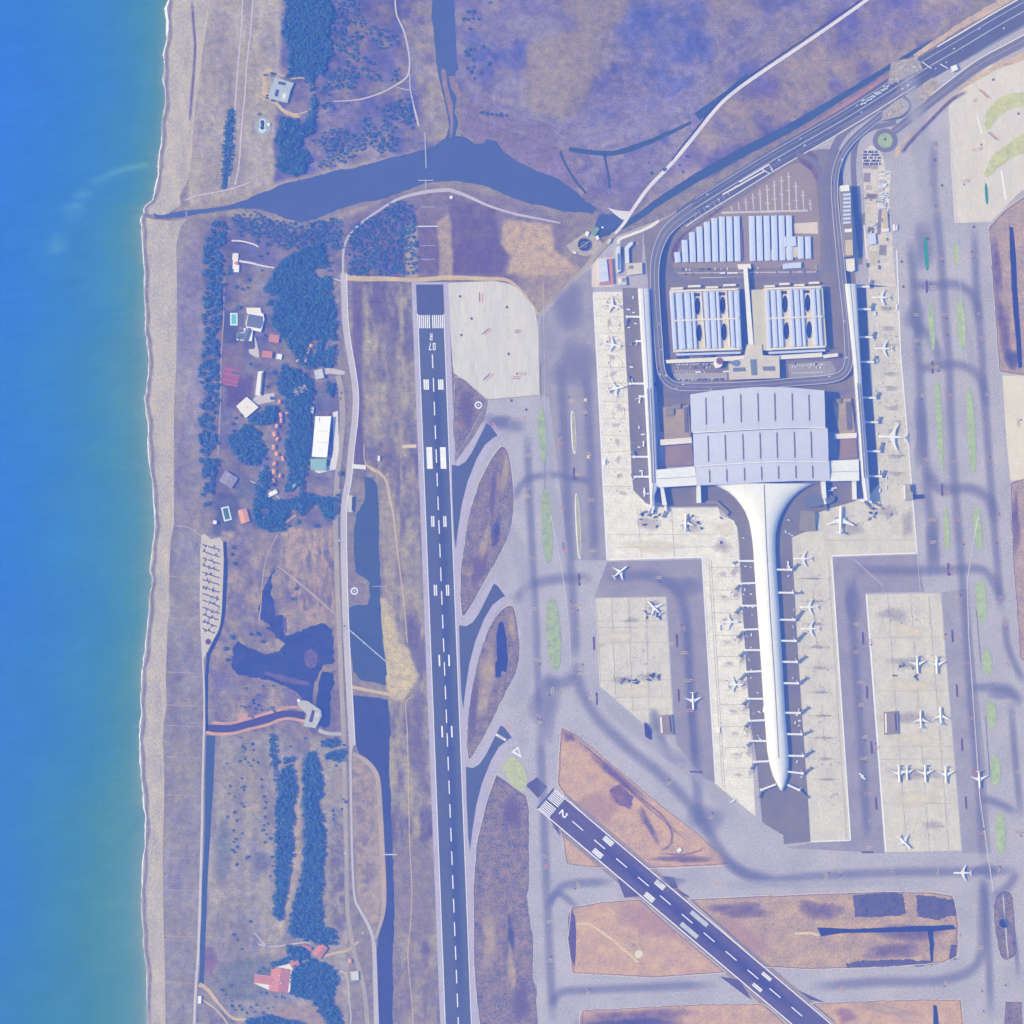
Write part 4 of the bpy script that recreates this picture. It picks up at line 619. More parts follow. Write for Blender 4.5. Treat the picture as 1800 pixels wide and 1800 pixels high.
for x, y, h_, lab in ((1008, 760, 38, 'upper white outlined slim island'), (1016, 925, 58, 'lower white outlined slim island')):
    o = sheet('traffic_island', oval(x, y, 4.2, h_, -3, 32, .8), M_WHITE, 1.0, label=lab, cat='island'); sheet('island_fill', oval(x + .6, y, 2.9, h_ - 2, -3, 32, .8), mat('island_fill', (180, 180, 176), .15, .1, .4), 1.03, o)
tri = sheet('traffic_island', [(899, 1322), (911, 1312), (917, 1332)], M_WHITE, 1.0, label='white painted triangle beside the yellow wedge', cat='island'); sheet('island_fill', [(904, 1321), (910, 1316), (914, 1327)], M_TAXI, 1.03, tri)
# ----- white service track and thin lines
for pts, wd in (([(955, 500), (958, 720)], .6), ([(968, 905), (980, 960), (992, 1030), (1000, 1100), (1003, 1170)], 1.2), ([(1720, 905), (1713, 940), (1706, 985), (1700, 1020), (1703, 1120), (1712, 1250), (1722, 1400), (1736, 1500), (1746, 1568)], 1.6), ([(1666, 190), (1672, 260), (1678, 330), (1684, 440), (1690, 540), (1700, 640)], .8), ([(1500, 982), (1552, 1030)], 1), ([(1760, 300), (1768, 350)], 3.5), ([(1718, 205), (1726, 235)], 3), ([(1612, 975), (1618, 1045)], .8), ([(1234, 980), (1258, 1378)], 2.2), ([(1462, 980), (1495, 1478)], 2.4), ([(1523, 1045), (1557, 1498)], 3), ([(1067, 984), (1235, 979)], 2.4), ([(1462, 977), (1612, 972)], 2.2), ([(1425, 1479), (1495, 1477)], 2), ([(1043, 515), (1050, 640), (1067, 984)], 2.6), ([(1576, 440), (1583, 620), (1612, 972)], 2)):
    strip('service_line', pts, wd, M_WHITE if wd > 1.9 else mat('pale_line', (216, 212, 222), .08), 1.06, taxi)
for pts in ([(1716, 1072), (1724, 1165)], [(1732, 1258), (1740, 1365)], [(958, 810), (958, 860)], [(950, 640), (951, 700)]): strip('dark_line', pts, .8, M_BLK, 1.06, taxi)
for x, y, ln, dg in ((1009, 833, 22, 3), (1018, 1019, 22, 2), (1044, 1131, 23, 2), (1049, 1228, 22, 3), (1190, 1126, 23, 2), (1193, 1222, 22, 3), (1629, 504, 22, 1), (1639, 646, 22, 2), (1656, 861, 21, 1), (1667, 1001, 22, 2), (1517, 1122, 22, 3), (1524, 1217, 22, 3), (1532, 1314, 22, 3), (1540, 1412, 22, 3), (1674, 1118, 22, 3), (1682, 1214, 22, 3), (1691, 1309, 22, 3), (1698, 1411, 22, 3), (1224, 1357, 22, 88), (1525, 1498, 21, 90), (995, 468 + 0, 0, 0)):
    if ln: a = R(90 - dg); strip('stop_bar', [(x - math.cos(a) * ln / 2, y - math.sin(a) * ln / 2), (x + math.cos(a) * ln / 2, y + math.sin(a) * ln / 2)], 3.2, M_BLK, 1.08, taxi)
# painted surface signs: short bars of lettering in orange or yellow on dark panels
SG = [(984, 779, 0), (985, 771, 0), (1005, 645 + 60, 1), (1028, 724, 1), (1035, 797, 1), (1038, 879, 1), (1041, 968, 1), (991, 891, 0), (993, 963, 0), (994, 968, 0), (1016, 834, 1), (1025, 1020, 1), (1157, 1015, 1), (1006, 1064, 0), (1007, 1075, 0), (1019, 1066, 1), (1020, 1175, 1), (1021, 1184, 1), (1021, 1103, 1), (1058, 1134, 1), (1041, 1228, 1), (1201, 1105, 0), (1204, 1147, 1), (1208, 1196, 1), (1211, 1249, 0), (1180, 1131, 1), (926, 872, 1), (928, 800, 1), (935, 980, 1), (939, 1070, 1), (944, 1160, 1), (929, 860, 0), (958, 1505, 1), (966, 1620, 1), (969, 1688, 1), (1016, 1555, 2), (1033, 1745, 2), (971, 1215, 3), (986, 1217, 3), (1042, 1270, 4), (1175, 1377, 4), (1250, 1436, 4), (948, 1258, 0), (949, 1270, 1), (1650, 369, 1), (1654, 453, 0), (1713, 449, 0), (1610, 553, 1), (1662, 553, 0), (1722, 551, 0), (1613, 598, 1), (1660, 596, 0), (1728, 594, 0), (1639, 505, 1), (1645, 645, 1), (1621, 695, 1), (1668, 694, 0), (1735, 693, 0), (1629, 808, 1), (1679, 810, 0), (1743, 811, 0), (1662, 863, 0), (1639, 914, 1), (1686, 913, 0), (1755, 910, 0), (1641, 953, 1), (1691, 950, 0), (1754, 948, 0), (1673, 1003, 0), (1686, 1053, 0), (1762, 1051, 0), (1532, 1012, 0), (1504, 1097, 1), (1506, 1146, 1), (1512, 1199, 1), (1514, 1239, 1), (1519, 1295, 1), (1521, 1333, 1), (1527, 1395, 0), (1530, 1443, 0), (1700, 1165, 0), (1704, 1263, 0), (1771, 1168, 0), (1787, 1357, 1), (1724, 1464, 0), (1730, 1479, 0), (1795, 1462, 0), (1476, 1532, 2), (1452, 1541, 2), (1568, 1530, 2), (1648, 1533, 2), (1755, 1530, 2), (1714, 1593, 1), (1722, 1666, 1), (1727, 1749, 1), (1729, 1784, 1), (1662, 1727, 2), (1770, 1725, 2), (1525, 1490, 1), (1529, 1126, 0), (1542, 1314, 0), (1664, 1122, 0), (1681, 1313, 0), (911, 583, 0), (908, 664, 0), (919, 657, 0), (1700, 317, 0), (1724, 261, 4), (1714, 178, 4), (1645, 260, 1), (1790, 745, 3)]
for k, (x, y, c) in enumerate(SG):
    rg = random.Random(k); ln = rg.uniform(8, 16); m = (M_OR, M_YEL, M_YEL, M_YEL, M_YEL)[c]
    a = {0: 0, 1: 0, 2: R(88), 3: R(88), 4: R(-40)}[c]; ca_, sa_ = math.cos(a), math.sin(a)
    for j in range(2 if c < 2 else 2):
        ox = rg.uniform(-2, 2); oy = (j - .5) * 3.2; l2 = ln * rg.uniform(.7, 1)
        strip('painted_sign', [(x + (ox - l2 / 2) * ca_ - oy * sa_, y + (ox - l2 / 2) * sa_ + oy * ca_), (x + (ox + l2 / 2) * ca_ - oy * sa_, y + (ox + l2 / 2) * sa_ + oy * ca_)], 1.5, m, 1.1, taxi)
        for i in range(int(l2 / 2.2)):       # lettering blocks
            if rg.random() < .6:
                q = ox - l2 / 2 + 1 + i * 2.2; strip('painted_letter', [(x + q * ca_ - oy * sa_, y + q * sa_ + oy * ca_), (x + (q + 1) * ca_ - oy * sa_, y + (q + 1) * sa_ + oy * ca_)], 1.1, M_BLK if rg.random() < .6 else M_WORNW, 1.13, taxi)
    if rg.random() < .6: sheet('drain_cover', oval(x + rg.uniform(-6, 6), y + rg.choice((-7, 7)), 1.7, 1.7, 0, 10), M_BLK, 1.12, taxi)
for x, y in ((1029, 703), (1034, 803)): # yellow crosses
    for a in (R(45), R(-45)): strip('painted_cross', [(x - 4 * math.cos(a), y - 4 * math.sin(a)), (x + 4 * math.cos(a), y + 4 * math.sin(a))], 1.8, mat('bright_yellow', (248, 226, 130), .05), 1.1 + a * .01, taxi)
for pts in ([(843, 514), (843, 531)], [(847, 588), (860, 577)], [(850, 668), (862, 656)], [(1721, 157), (1737, 172)], [(1737, 232), (1752, 246)]): strip('painted_sign', pts, 1.3, M_BLK, 1.1, taxi); strip('painted_sign', [(x + 5, y + 1) for x, y in pts], 1.6, M_RED, 1.1, taxi)
for x, y in ((809, 521), (891, 540), (829, 560), (811, 589), (894, 622), (899, 704), (925, 720), (1746, 140), (1790, 200), (1644, 281), (1656, 326), (1712, 399), (1631, 420), (1585, 460), (1588, 504)): sheet('drain_cover', oval(x, y, 2.2, 2.4, 0, 10), M_BLK, 1.12, taxi)
for x, y, dg in ((958, 1523, 90), (1263, 1550, 0), (1220, 1740, 0), (1480, 1734, 0), (920, 735, 90), (1766, 1097, 90), (1713, 262, 0)):
    for j in range(2): a = R(dg); strip('painted_sign', [(x - 4 * math.cos(a) + j * 3 * math.sin(a), y - 4 * math.sin(a) + j * 3 * math.cos(a)), (x + 4 * math.cos(a) + j * 3 * math.sin(a), y + 4 * math.sin(a) + j * 3 * math.cos(a))], 1.4, M_RED, 1.1, taxi)
# stand lines and stains on the aprons
M_STAIN = amat('apron_stain', (160, 154, 168), .42, .2); M_JOINT = mat('stand_line', (176, 170, 176), .15, .2, .8); M_CREAM = amat('cream_wear', (246, 236, 214), .8, .05)
rg = random.Random(5)
for k, y in enumerate(list(range(525, 880, 30))):
    x0 = 1043 + (y - 513) * .051 + 2; strip('stand_line', [(x0, y), (x0 + 48, y + rg.uniform(-2, 2))], .6, M_JOINT, 1.0, a1)
    soft_spot('stain', x0 + 30 + rg.uniform(-6, 6), y + 12, 9, 5, M_STAIN, 1.01, a1, rg.uniform(0, 3), k); sheet('drain_cover', oval(x0 + rg.uniform(10, 44), y + rg.uniform(4, 24), 1.2, 1.2, 0, 8), M_BLK, 1.02, a1)
for y in (535, 572, 605, 640, 685, 725): strip('stand_ring', [(1078 + (y - 535) * .05 + 11 * math.cos(i * .3927), y + 14 * math.sin(i * .3927)) for i in range(17)], .6, M_JOINT, 1.015, a1)
for k, y in enumerate((1005, 1045, 1085, 1125, 1162, 1205, 1246, 1285, 1322, 1358)):
    xl = 1298 + (y - 960) * .08; strip('stand_line', [(xl - 55, y - 8), (xl - 2, y - 8)], .7, M_JOINT, 1.0, a1); strip('stand_line', [(xl - 45, y + 9), (xl - 4, y + 9)], .5, M_JOINT, 1.0, a1)
    soft_spot('stain', xl - 9, y - 2, 7, 11, M_STAIN, 1.01, a1, .5, k); soft_spot('stain', xl - 32, y + 4, 9, 4, M_STAIN, 1.011, a1, 0, k + 3)
    xr = 1398 + (y - 1000) * .075; strip('stand_line', [(xr + 4, y + 12), (xr + 52, y + 12)], .7, M_JOINT, 1.0, a2); soft_spot('stain', xr + 30, y + 12, 16, 3.5, M_STAIN, 1.01, a2, 0, k + 5); strip('stand_line', [(xr + 28, y - 6), (xr + 28, y + 12)], .6, M_JOINT, 1.012, a2)
for k, y in enumerate((540, 575, 605, 655, 680, 715, 755, 800, 830)): x0 = 1540 + (y - 540) * .065; strip('stand_line', [(x0 + 4, y), (x0 + 34, y)], .7, M_JOINT, 1.0, a2); soft_spot('stain', x0 + 18, y + 3, 14, 5, M_STAIN, 1.01, a2, 0, k + 9)
for x0, y0, x1, y1, p in ((1246, 985, 1270, 1385, a1), (1250, 985, 1274, 1388, a1), (1456, 985, 1488, 1476, a2), (1050, 1080, 1056, 1200, a3), (1075, 1052, 1082, 1225, a3), (1105, 1052, 1112, 1250, a3), (1135, 1052, 1142, 1276, a3), (1560, 1045, 1594, 1496, a4), (1600, 1045, 1634, 1496, a4), (1632, 1045, 1668, 1496, a4), (1180, 893, 1186, 980, a1), (1120, 895, 1128, 982, a1)): strip('stand_line', [(x0, y0), (x1, y1)], .6, M_JOINT, 1.0, p)
for y, p, x0, x1 in ((1130, a3, 1050, 1176), (1092, a3, 1048, 1172), (1103, a3, 1052, 1172), (1196, a3, 1055, 1180), (1226, a3, 1080, 1182), (1247, a3, 1105, 1183), (1121, a4, 1530, 1660), (1215, a4, 1536, 1668), (1313, a4, 1545, 1676), (1413, a4, 1550, 1682), (1335, a4, 1546, 1677), (940, a1, 1068, 1260), (962, a1, 1080, 1290), (950, a2, 1450, 1608)): strip('stand_line', [(x0, y), (x1, y - 1)], .6, M_JOINT, 1.005, p)
for k, (x, y, rx, ry, p) in enumerate(((1095, 1195, 20, 8, a3), (1140, 1190, 22, 8, a3), (1110, 1090, 14, 6, a3), (1150, 1062, 14, 8, a3), (1600, 1165, 45, 12, a4), (1600, 1262, 50, 14, a4), (1610, 1360, 60, 12, a4), (1570, 1080, 30, 14, a4), (1640, 1450, 24, 8, a4), (1140, 920, 26, 14, a1), (1215, 925, 20, 14, a1), (1270, 960, 16, 16, a1), (1560, 900, 16, 14, a2), (1500, 930, 26, 12, a2), (1595, 920, 12, 30, a2))): soft_spot('stain', x, y, rx, ry, M_STAIN, 1.016, p, 0, k)
for k, (x, y, rx, ry, p) in enumerate(((1090, 1120, 34, 14, a3), (1120, 1215, 30, 14, a3), (1600, 1110, 36, 14, a4), (1600, 1205, 44, 16, a4), (1610, 1300, 44, 14, a4), (1610, 1405, 46, 16, a4), (1275, 930, 18, 14, a1), (1150, 960, 60, 12, a1))): soft_spot('wear', x, y, rx, ry, M_CREAM, 1.013, p, 0, k + 30)
# short tyre and oil strokes, hundreds of them, round the stands
def strokes(par, spots, n_, seed):
    rg = np.random.RandomState(seed); v = []; f = []
    for (cx, cy, rx, ry) in spots:
        for k in range(n_):
            x, y = cx + rg.normal(0, rx * .5), cy + rg.normal(0, ry * .5); a = rg.choice((0, 1.57, .6, -.6)) + rg.normal(0, .2); l, w_ = rg.uniform(1, 5), rg.uniform(.35, 1.0); c_, s_ = math.cos(a), math.sin(a); b = len(v)
            for p_, q_ in ((-l, -w_), (l, -w_), (l, w_), (-l, w_)): v.append((*P(x + (p_ * c_ - q_ * s_) / 2, y + (p_ * s_ + q_ * c_) / 2), 1.03 + .0008 * (b % 40)))
            f.append((b + 3, b + 2, b + 1, b))
    o = link('tyre_marks', mesh('tyre_marks', v, f), mat('tyre_marks', (134, 128, 146), .2, .3, .8), par); o['kind'] = 'stuff'; return o
strokes(a1, [(1078, y, 18, 12) for y in (535, 605, 683)] + [(1290 + (y - 1000) * .07, y, 22, 12) for y in (1005, 1045, 1085, 1125, 1162, 1205, 1246, 1285, 1322)] + [(1145, 915, 30, 18), (1215, 915, 22, 16), (1275, 945, 24, 24), (1075, 760, 18, 60), (1085, 860, 20, 40)], 16, 3)
strokes(a2, [(1432 + (y - 1000) * .075, y, 24, 10) for y in (1015, 1055, 1095, 1135, 1175, 1215, 1260, 1300, 1340, 1400)] + [(1562 + (y - 540) * .06, y, 18, 12) for y in (540, 590, 640, 700, 740, 800, 840)] + [(1550, 905, 30, 20), (1500, 925, 26, 16)], 16, 5)
strokes(f2, [(1010, 1300, 30, 16), (1090, 1390, 60, 40), (1180, 1480, 60, 26), (1050, 1430, 40, 30), (1130, 1460, 40, 30)], 22, 21); strokes(f5, [(1340, 1620, 90, 30), (1480, 1600, 90, 20), (1600, 1660, 70, 20)], 26, 23); strokes(f4, [(1120, 1640, 60, 30)], 14, 25)
strokes(a3, [(1145, 1072, 26, 16), (1098, 1196, 26, 8), (1140, 1190, 26, 8), (1130, 1160, 40, 30)], 26, 7); strokes(a4, [(1600, 1165, 50, 14), (1600, 1262, 50, 16), (1610, 1360, 60, 14), (1590, 1085, 40, 20), (1630, 1460, 40, 20)], 26, 9); strokes(a5, [(865, 590, 50, 60)], 16, 11)
# ----- motorway, loop and feeder roads
M_ROAD = mat('motorway_asphalt', (108, 120, 172), .07, .02, .15); M_ROAD2 = mat('feeder_asphalt', (132, 136, 180), .06, .02, .15)
hw = [(1850, -8), (1760, 42), (1700, 78), (1640, 113), (1600, 137), (1540, 175), (1480, 212), (1400, 258), (1350, 287), (1280, 330), (1222, 366), (1196, 384)]
mw = strip('motorway', cr(hw), [50, 48, 46, 44, 42, 36, 36, 36, 34, 32, 28], M_ROAD, .9, label='broad motorway slanting down to the terminal', cat='motorway')
def lane(off, wd, m, par, c, z, a=0, b=None, name='lane_line'):
    q = np.array(cr(c)); t_ = np.gradient(q, axis=0); t_ /= np.hypot(t_[:, 0], t_[:, 1])[:, None]; nr = np.stack((-t_[:, 1], t_[:, 0]), 1); q = (q + nr * off)[a:b]; return strip(name, [tuple(x) for x in q], wd, m, z, par)
M_LINE = mat('road_line', (186, 190, 216), .1); M_KERB = mat('concrete_barrier', (238, 236, 240), .05)
lane(0, 1.6, M_LINE, mw, hw, .95); lane(-17, 1.4, M_KERB, mw, hw, .96, 24); lane(14, 1.2, M_LINE, mw, hw, .95, 0, 60); lane(-8, .45, M_LINE, mw, hw, .95, 20); lane(8, .45, M_LINE, mw, hw, .95, 20); lane(-22, 1.0, M_LINE, mw, hw, .95, 0, 22)
lane(23, 2.2, M_KERB, mw, hw, 1.0, 0, 17, 'barrier')
for pts in ([(1300, 320), (1352, 289), (1358, 300)], [(1270, 342), (1345, 300)]): strip('barrier', pts, 2.2, M_KERB, 1.0, mw)
for k in range(9): x = 1196 + k * 8.6; strip('lane_line', [(x, 398 - k * 5.4), (x + 5, 405 - k * 5.4)], 1, M_LINE, .97, mw); strip('lane_line', [(x + 14, 368 - k * 5.2 + 12), (x + 18, 374 - k * 5.2 + 12)], 1, M_LINE, .97, mw)
fr = [(1850, 45), (1780, 82), (1720, 115), (1660, 160), (1620, 192), (1588, 218), (1570, 232)]
o = strip('road', cr(fr), [20, 19, 18, 16, 14, 12], M_ROAD2, .92, label='grey feeder road east of the motorway', cat='road'); lane(9, 1.6, M_KERB, o, fr, .97, 0, 24); lane(0, .7, M_LINE, o, fr, .97)
o = strip('road', cr([(1600, 140), (1560, 182), (1520, 205), (1488, 228), (1468, 258), (1456, 300), (1452, 360), (1456, 430), (1462, 480)]), [12, 12, 14, 14, 14, 13, 12], M_ROAD2, .93, label='ground level road branching off towards the garages', cat='road')
o = strip('road', cr([(1575, 215), (1555, 220), (1530, 226), (1510, 240), (1502, 262), (1500, 300), (1506, 380), (1512, 440)]), [9, 9, 10, 10, 9, 9], M_ROAD2, .94, label='curving lane from the roundabout to the service yard', cat='road')
rb = sheet('roundabout', oval(1556, 247, 22, 21), M_ROAD2, .96, label='roundabout with a green centre beside the motorway', cat='roundabout'); sheet('green_centre', oval(1556, 247, 13, 13), mat('roundabout_grass', (170, 190, 150), .1, .1, .5), 1.1, rb); sheet('centre_bed', oval(1556, 245, 2.2, 2.6), M_BLK, 1.16, rb)
strip('road', cr([(1588, 170), (1598, 178), (1600, 190), (1590, 202), (1575, 208), (1545, 212)]), 5, mat('ramp_asphalt', (112, 124, 176), .06), .97, label='tight curved slip road inside the junction', cat='road')
for p, lab in (([(1567, 108), (1612, 100), (1622, 122), (1580, 142), (1560, 150)], 'speckled gravel verge above the motorway'), ([(1598, 165), (1640, 135), (1655, 148), (1620, 185), (1608, 182)], 'speckled gravel verge in the junction'), ([(1540, 212), (1565, 190), (1582, 176), (1588, 188), (1582, 204), (1545, 214)], 'speckled gravel verge inside the slip road')):
    sheet('verge', p, mat('speckled_gravel', (178, 172, 188), .28, .12, .5), .975, label=lab, cat='verge')
sheet('verge', rough([(1540, 168), (1450, 218), (1395, 250), (1395, 240), (1470, 190), (1560, 130), (1580, 122)], 4, .6, 3), mat('red_verge', (172, 142, 168), .15), .86, label='reddish earth verge along the canal', cat='verge')
sheet('verge', rough([(1608, 103), (1700, 45), (1770, 8), (1800, -15), (1780, -15), (1690, 38), (1606, 96)], 4, .8, 3), mat('tan_verge', (206, 186, 186), .15), .98, label='tan earth verge above the motorway', cat='verge')
sheet('verge', rough([(1568, 285), (1575, 262), (1600, 235), (1640, 200), (1690, 150), (1760, 108), (1850, 70), (1850, 88), (1750, 122), (1690, 158), (1655, 190), (1610, 232), (1586, 255), (1578, 275)], 4, .8, 5), mat('tan_verge', (206, 186, 186)), .985, label='tan earth bank between feeder road and taxiway', cat='verge')
soft_strip('earth_bank', [(1585, 270), (1600, 250), (1640, 208), (1670, 178), (1700, 160)], 9, amat('dark_bank', (120, 112, 156), .9), 1.0, taxi)
sheet('verge', cr([(1180, 455), (1184, 432), (1200, 412), (1240, 385), (1270, 362), (1262, 372), (1215, 404), (1194, 428), (1190, 458)], True, 3), mat('hedge_strip', (116, 112, 150), .2, .1, .5), .99, label='planted strip curving round the covered car park', cat='verge')
# ================================================================ TERMINAL
M_ROOF = mat('hall_roof', (206, 212, 236), .025, .02, .1, .55, .3); M_PIER = mat('pier_roof', (236, 238, 242), .03, .02, .1, .5, .3); M_GLASS = mat('dark_glazing', (96, 108, 150), .1, .1, .4, .3, .4); M_SLOT = mat('skylight_slot', (126, 130, 160), .08, .1, .5)
M_WALL = mat('pale_wall', (206, 208, 218), .05, .05, .3); M_CONC = mat('roof_concrete', (214, 208, 210), .06, .04, .25); M_CREAMR = mat('cream_roof', (236, 232, 229), .05); M_WROOF = mat('white_roof', (240, 240, 242), .03); M_PVAL = mat('solar_panel_roof', (206, 218, 248), .03, .05, .3, .4, .4); M_DKROOF = mat('grey_roof', (150, 150, 178), .08); M_BROWN = mat('brown_deck', (178, 166, 176), .1)
term = empty('terminal_building', (*P(1332, 770), 0)); tag(term, 'huge white terminal with three wavy roof bands and a long pier', 'terminal')
def tpart(o, par=None):
    o.parent = par or term; o.matrix_parent_inverse = term.matrix_basis.inverted() if par is None else o.matrix_parent_inverse; return o

INV = None
def interp(pts, x):
    a = np.array(pts, float); return float(np.interp(x, a[:, 0], a[:, 1]))
# outlines of the three bands: top edge, bottom edge (px), heights
bands = [([(1213, 694), (1250, 688), (1290, 684), (1330, 681), (1390, 682), (1444, 687)], [(1217, 760), (1270, 757), (1340, 753), (1400, 751), (1449, 751)], 1212, 1447, 34, 38, 33),
         ([(1216, 763), (1270, 760), (1340, 756), (1400, 754), (1452, 753)], [(1220, 819), (1280, 815), (1340, 811.5), (1400, 810), (1454, 811)], 1217, 1453, 31, 34, 29),
         ([(1222, 821), (1280, 817), (1340, 813), (1400, 811.5), (1456, 810)], [(1224, 853.5), (1280, 851.5), (1340, 848), (1400, 845.5), (1456, 845.5)], 1222, 1456, 26.5, 28, 24)]
slots = [1239, 1269, 1300, 1330, 1359.5, 1390, 1419.5]
for bi, (te, be, xa, xb, z0, zm, z1) in enumerate(bands):
    cuts = [xa] + [s_ + (0, 4, 7)[bi] for s_ in slots] + [xb]
    for k in range(8):
        x0, x1 = cuts[k] + .12, cuts[k + 1] - .12; N, Mn = 5, 8; v = []; f = []
        for i in range(N + 1):
            for j in range(Mn + 1):
                u = j / Mn; x = x0 + (x1 - x0) * i / N + u * 1.8 * (1 if bi < 2 else .6); a, b = interp(te, x), interp(be, x)
                z = z0 + (z1 - z0) * u + (zm - (z0 + z1) / 2) * math.sin(math.pi * u) + 3 * math.sin(math.pi * (x - xa) / (xb - xa))
                v.append((*P(x, a + (b - a) * u), z))
        nn = len(v); v += [(x, y, z - 1.2) for x, y, z in v]
        for i in range(N):
            for j in range(Mn):
                q = i * (Mn + 1) + j; f.append((q, q + 1, q + Mn + 2, q + Mn + 1)); f.append(tuple(nn + t_ for t_ in (q, q + Mn + 1, q + Mn + 2, q + 1)))
        rim = [i * (Mn + 1) for i in range(N + 1)] + [N * (Mn + 1) + j for j in range(1, Mn + 1)] + [i * (Mn + 1) + Mn for i in range(N - 1, -1, -1)] + [j for j in range(Mn - 1, 0, -1)]
        for i in range(len(rim)): a, b = rim[i], rim[(i + 1) % len(rim)]; f.append((a, b, nn + b, nn + a))
        me = mesh('roof_panel', v, f); bm = bmesh.new(); bm.from_mesh(me); bmesh.ops.recalc_face_normals(bm, faces=bm.faces); bm.to_mesh(me); bm.free()
        o = link('roof_panel', me, M_ROOF); tpart(o)
        if k < 7:
            xs_ = cuts[k + 1]; u0, u1 = ((.15, .83), (.1, .9), (.22, .86))[bi]; pts = []; zz = []
            for j in range(7):
                u = u0 + (u1 - u0) * j / 6; x = xs_ + u * 1.8 * (1 if bi < 2 else .6); a, b = interp(te, x), interp(be, x); pts.append((x, a + (b - a) * u))
                zz.append(z0 + (z1 - z0) * u + (zm - (z0 + z1) / 2) * math.sin(math.pi * u) + 3 * math.sin(math.pi * (x - xa) / (xb - xa)) + .35)
            vv, ff = ribbon(pts, 2.6, zz); tpart(link('skylight', mesh('skylight', vv, ff), M_SLOT))
    # upstand between bands and walls below
    if bi < 2:
        pts = [(x, interp(be, x) + 1) for x in np.linspace(xa + 4, xb + 2, 12)]; vv, ff = ribbon(pts, 1.8, [z1 + 1 + 3 * math.sin(math.pi * i / 11) + 1.3 for i in range(12)]); tpart(link('roof_gutter', mesh('roof_gutter', vv, ff), M_WROOF))
tpart(solid('wall', [(1217, 700), (1300, 690), (1330, 688), (1400, 690), (1440, 694), (1446, 750), (1449, 806), (1452, 840), (1228, 846), (1222, 815), (1217, 760)], 0, 22.5, M_GLASS))
# wings joining the hall to the side piers
for px, z in (([(1152, 826), (1221, 820), (1224, 853), (1158, 857), (1152, 852)], 23), ([(1456, 810), (1508, 808), (1509, 845), (1457, 846)], 23)):
    tpart(solid('wing_roof', px, z - 1.5, z, M_PIER)); c = np.mean(px, 0); tpart(solid('wall', [tuple(c + (np.array(q) - c) * .96) for q in px], 0, z - 1.6, M_GLASS))
strip_y = ribbon([(1154, 842), (1222, 838)], .7, 23.3); tpart(link('roof_seam', mesh('roof_seam', *strip_y), M_SLOT)); strip_y = ribbon([(1458, 830), (1508, 828)], .7, 23.3); tpart(link('roof_seam', mesh('roof_seam', *strip_y), M_SLOT))
# long pier: neck flaring out of the hall, then a tapering tube
le = [(850, 1250), (856, 1264), (864, 1279), (874, 1291), (886, 1301), (900, 1310), (918, 1317), (940, 1321), (965, 1324), (1000, 1326), (1060, 1330), (1150, 1336.5), (1250, 1343), (1320, 1348.5), (1345, 1353), (1365, 1359), (1380, 1366.5), (1389, 1372)]
re_ = [(850, 1432), (856, 1418), (864, 1405), (874, 1394), (886, 1384), (900, 1375.5), (918, 1368), (940, 1363.5), (965, 1363), (1000, 1365), (1060, 1369), (1150, 1374.5), (1250, 1380), (1320, 1386), (1345, 1386.5), (1365, 1384.5), (1380, 1380.5), (1389, 1376)]
rg_ = [(850, 1341), (950, 1345), (1080, 1352), (1200, 1360), (1330, 1367), (1389, 1374)]
rows = sorted(set([q[0] for q in le] + list(range(980, 1340, 30)))); NS = 20; v = []; f = []
def hgt(y): return float(np.interp(y, (850, 900, 960, 1300, 1350, 1375, 1389), (24, 22, 20, 20, 18, 14, 8)))
def prof(t, y):
    xl, xr, xm = interp(le, y), interp(re_, y), interp(rg_, y); c = -math.cos(t); x = xm + (c * (xm - xl) if c < 0 else c * (xr - xm)); return x, hgt(y) * max(0., math.sin(t)) ** .75
for y in rows:
    for i in range(NS + 1):
        x, z = prof(math.pi * i / NS, y); v.append((*P(x, y), z))
for r_ in range(len(rows) - 1):
    for i in range(NS): a = r_ * (NS + 1) + i; f.append((a, a + NS + 1, a + NS + 2, a + 1))
f.append(tuple((len(rows) - 1) * (NS + 1) + i for i in range(NS + 1)))
me = mesh('pier_roof', v, f, True); bm = bmesh.new(); bm.from_mesh(me); bmesh.ops.recalc_face_normals(bm, faces=bm.faces); bm.to_mesh(me); bm.free()
pier = link('pier_roof', me, mat('pier_tube', (240, 241, 244), .03, .02, .1, .45, .35)); tpart(pier)
yy = [852 + 12 * i for i in range(41)]; vv, ff = ribbon([(interp(rg_, y) + 1, y) for y in yy], [1.6, 1.2], [hgt(y) + .25 for y in yy]); tpart(link('ridge_seam', mesh('ridge_seam', vv, ff), M_SLOT))
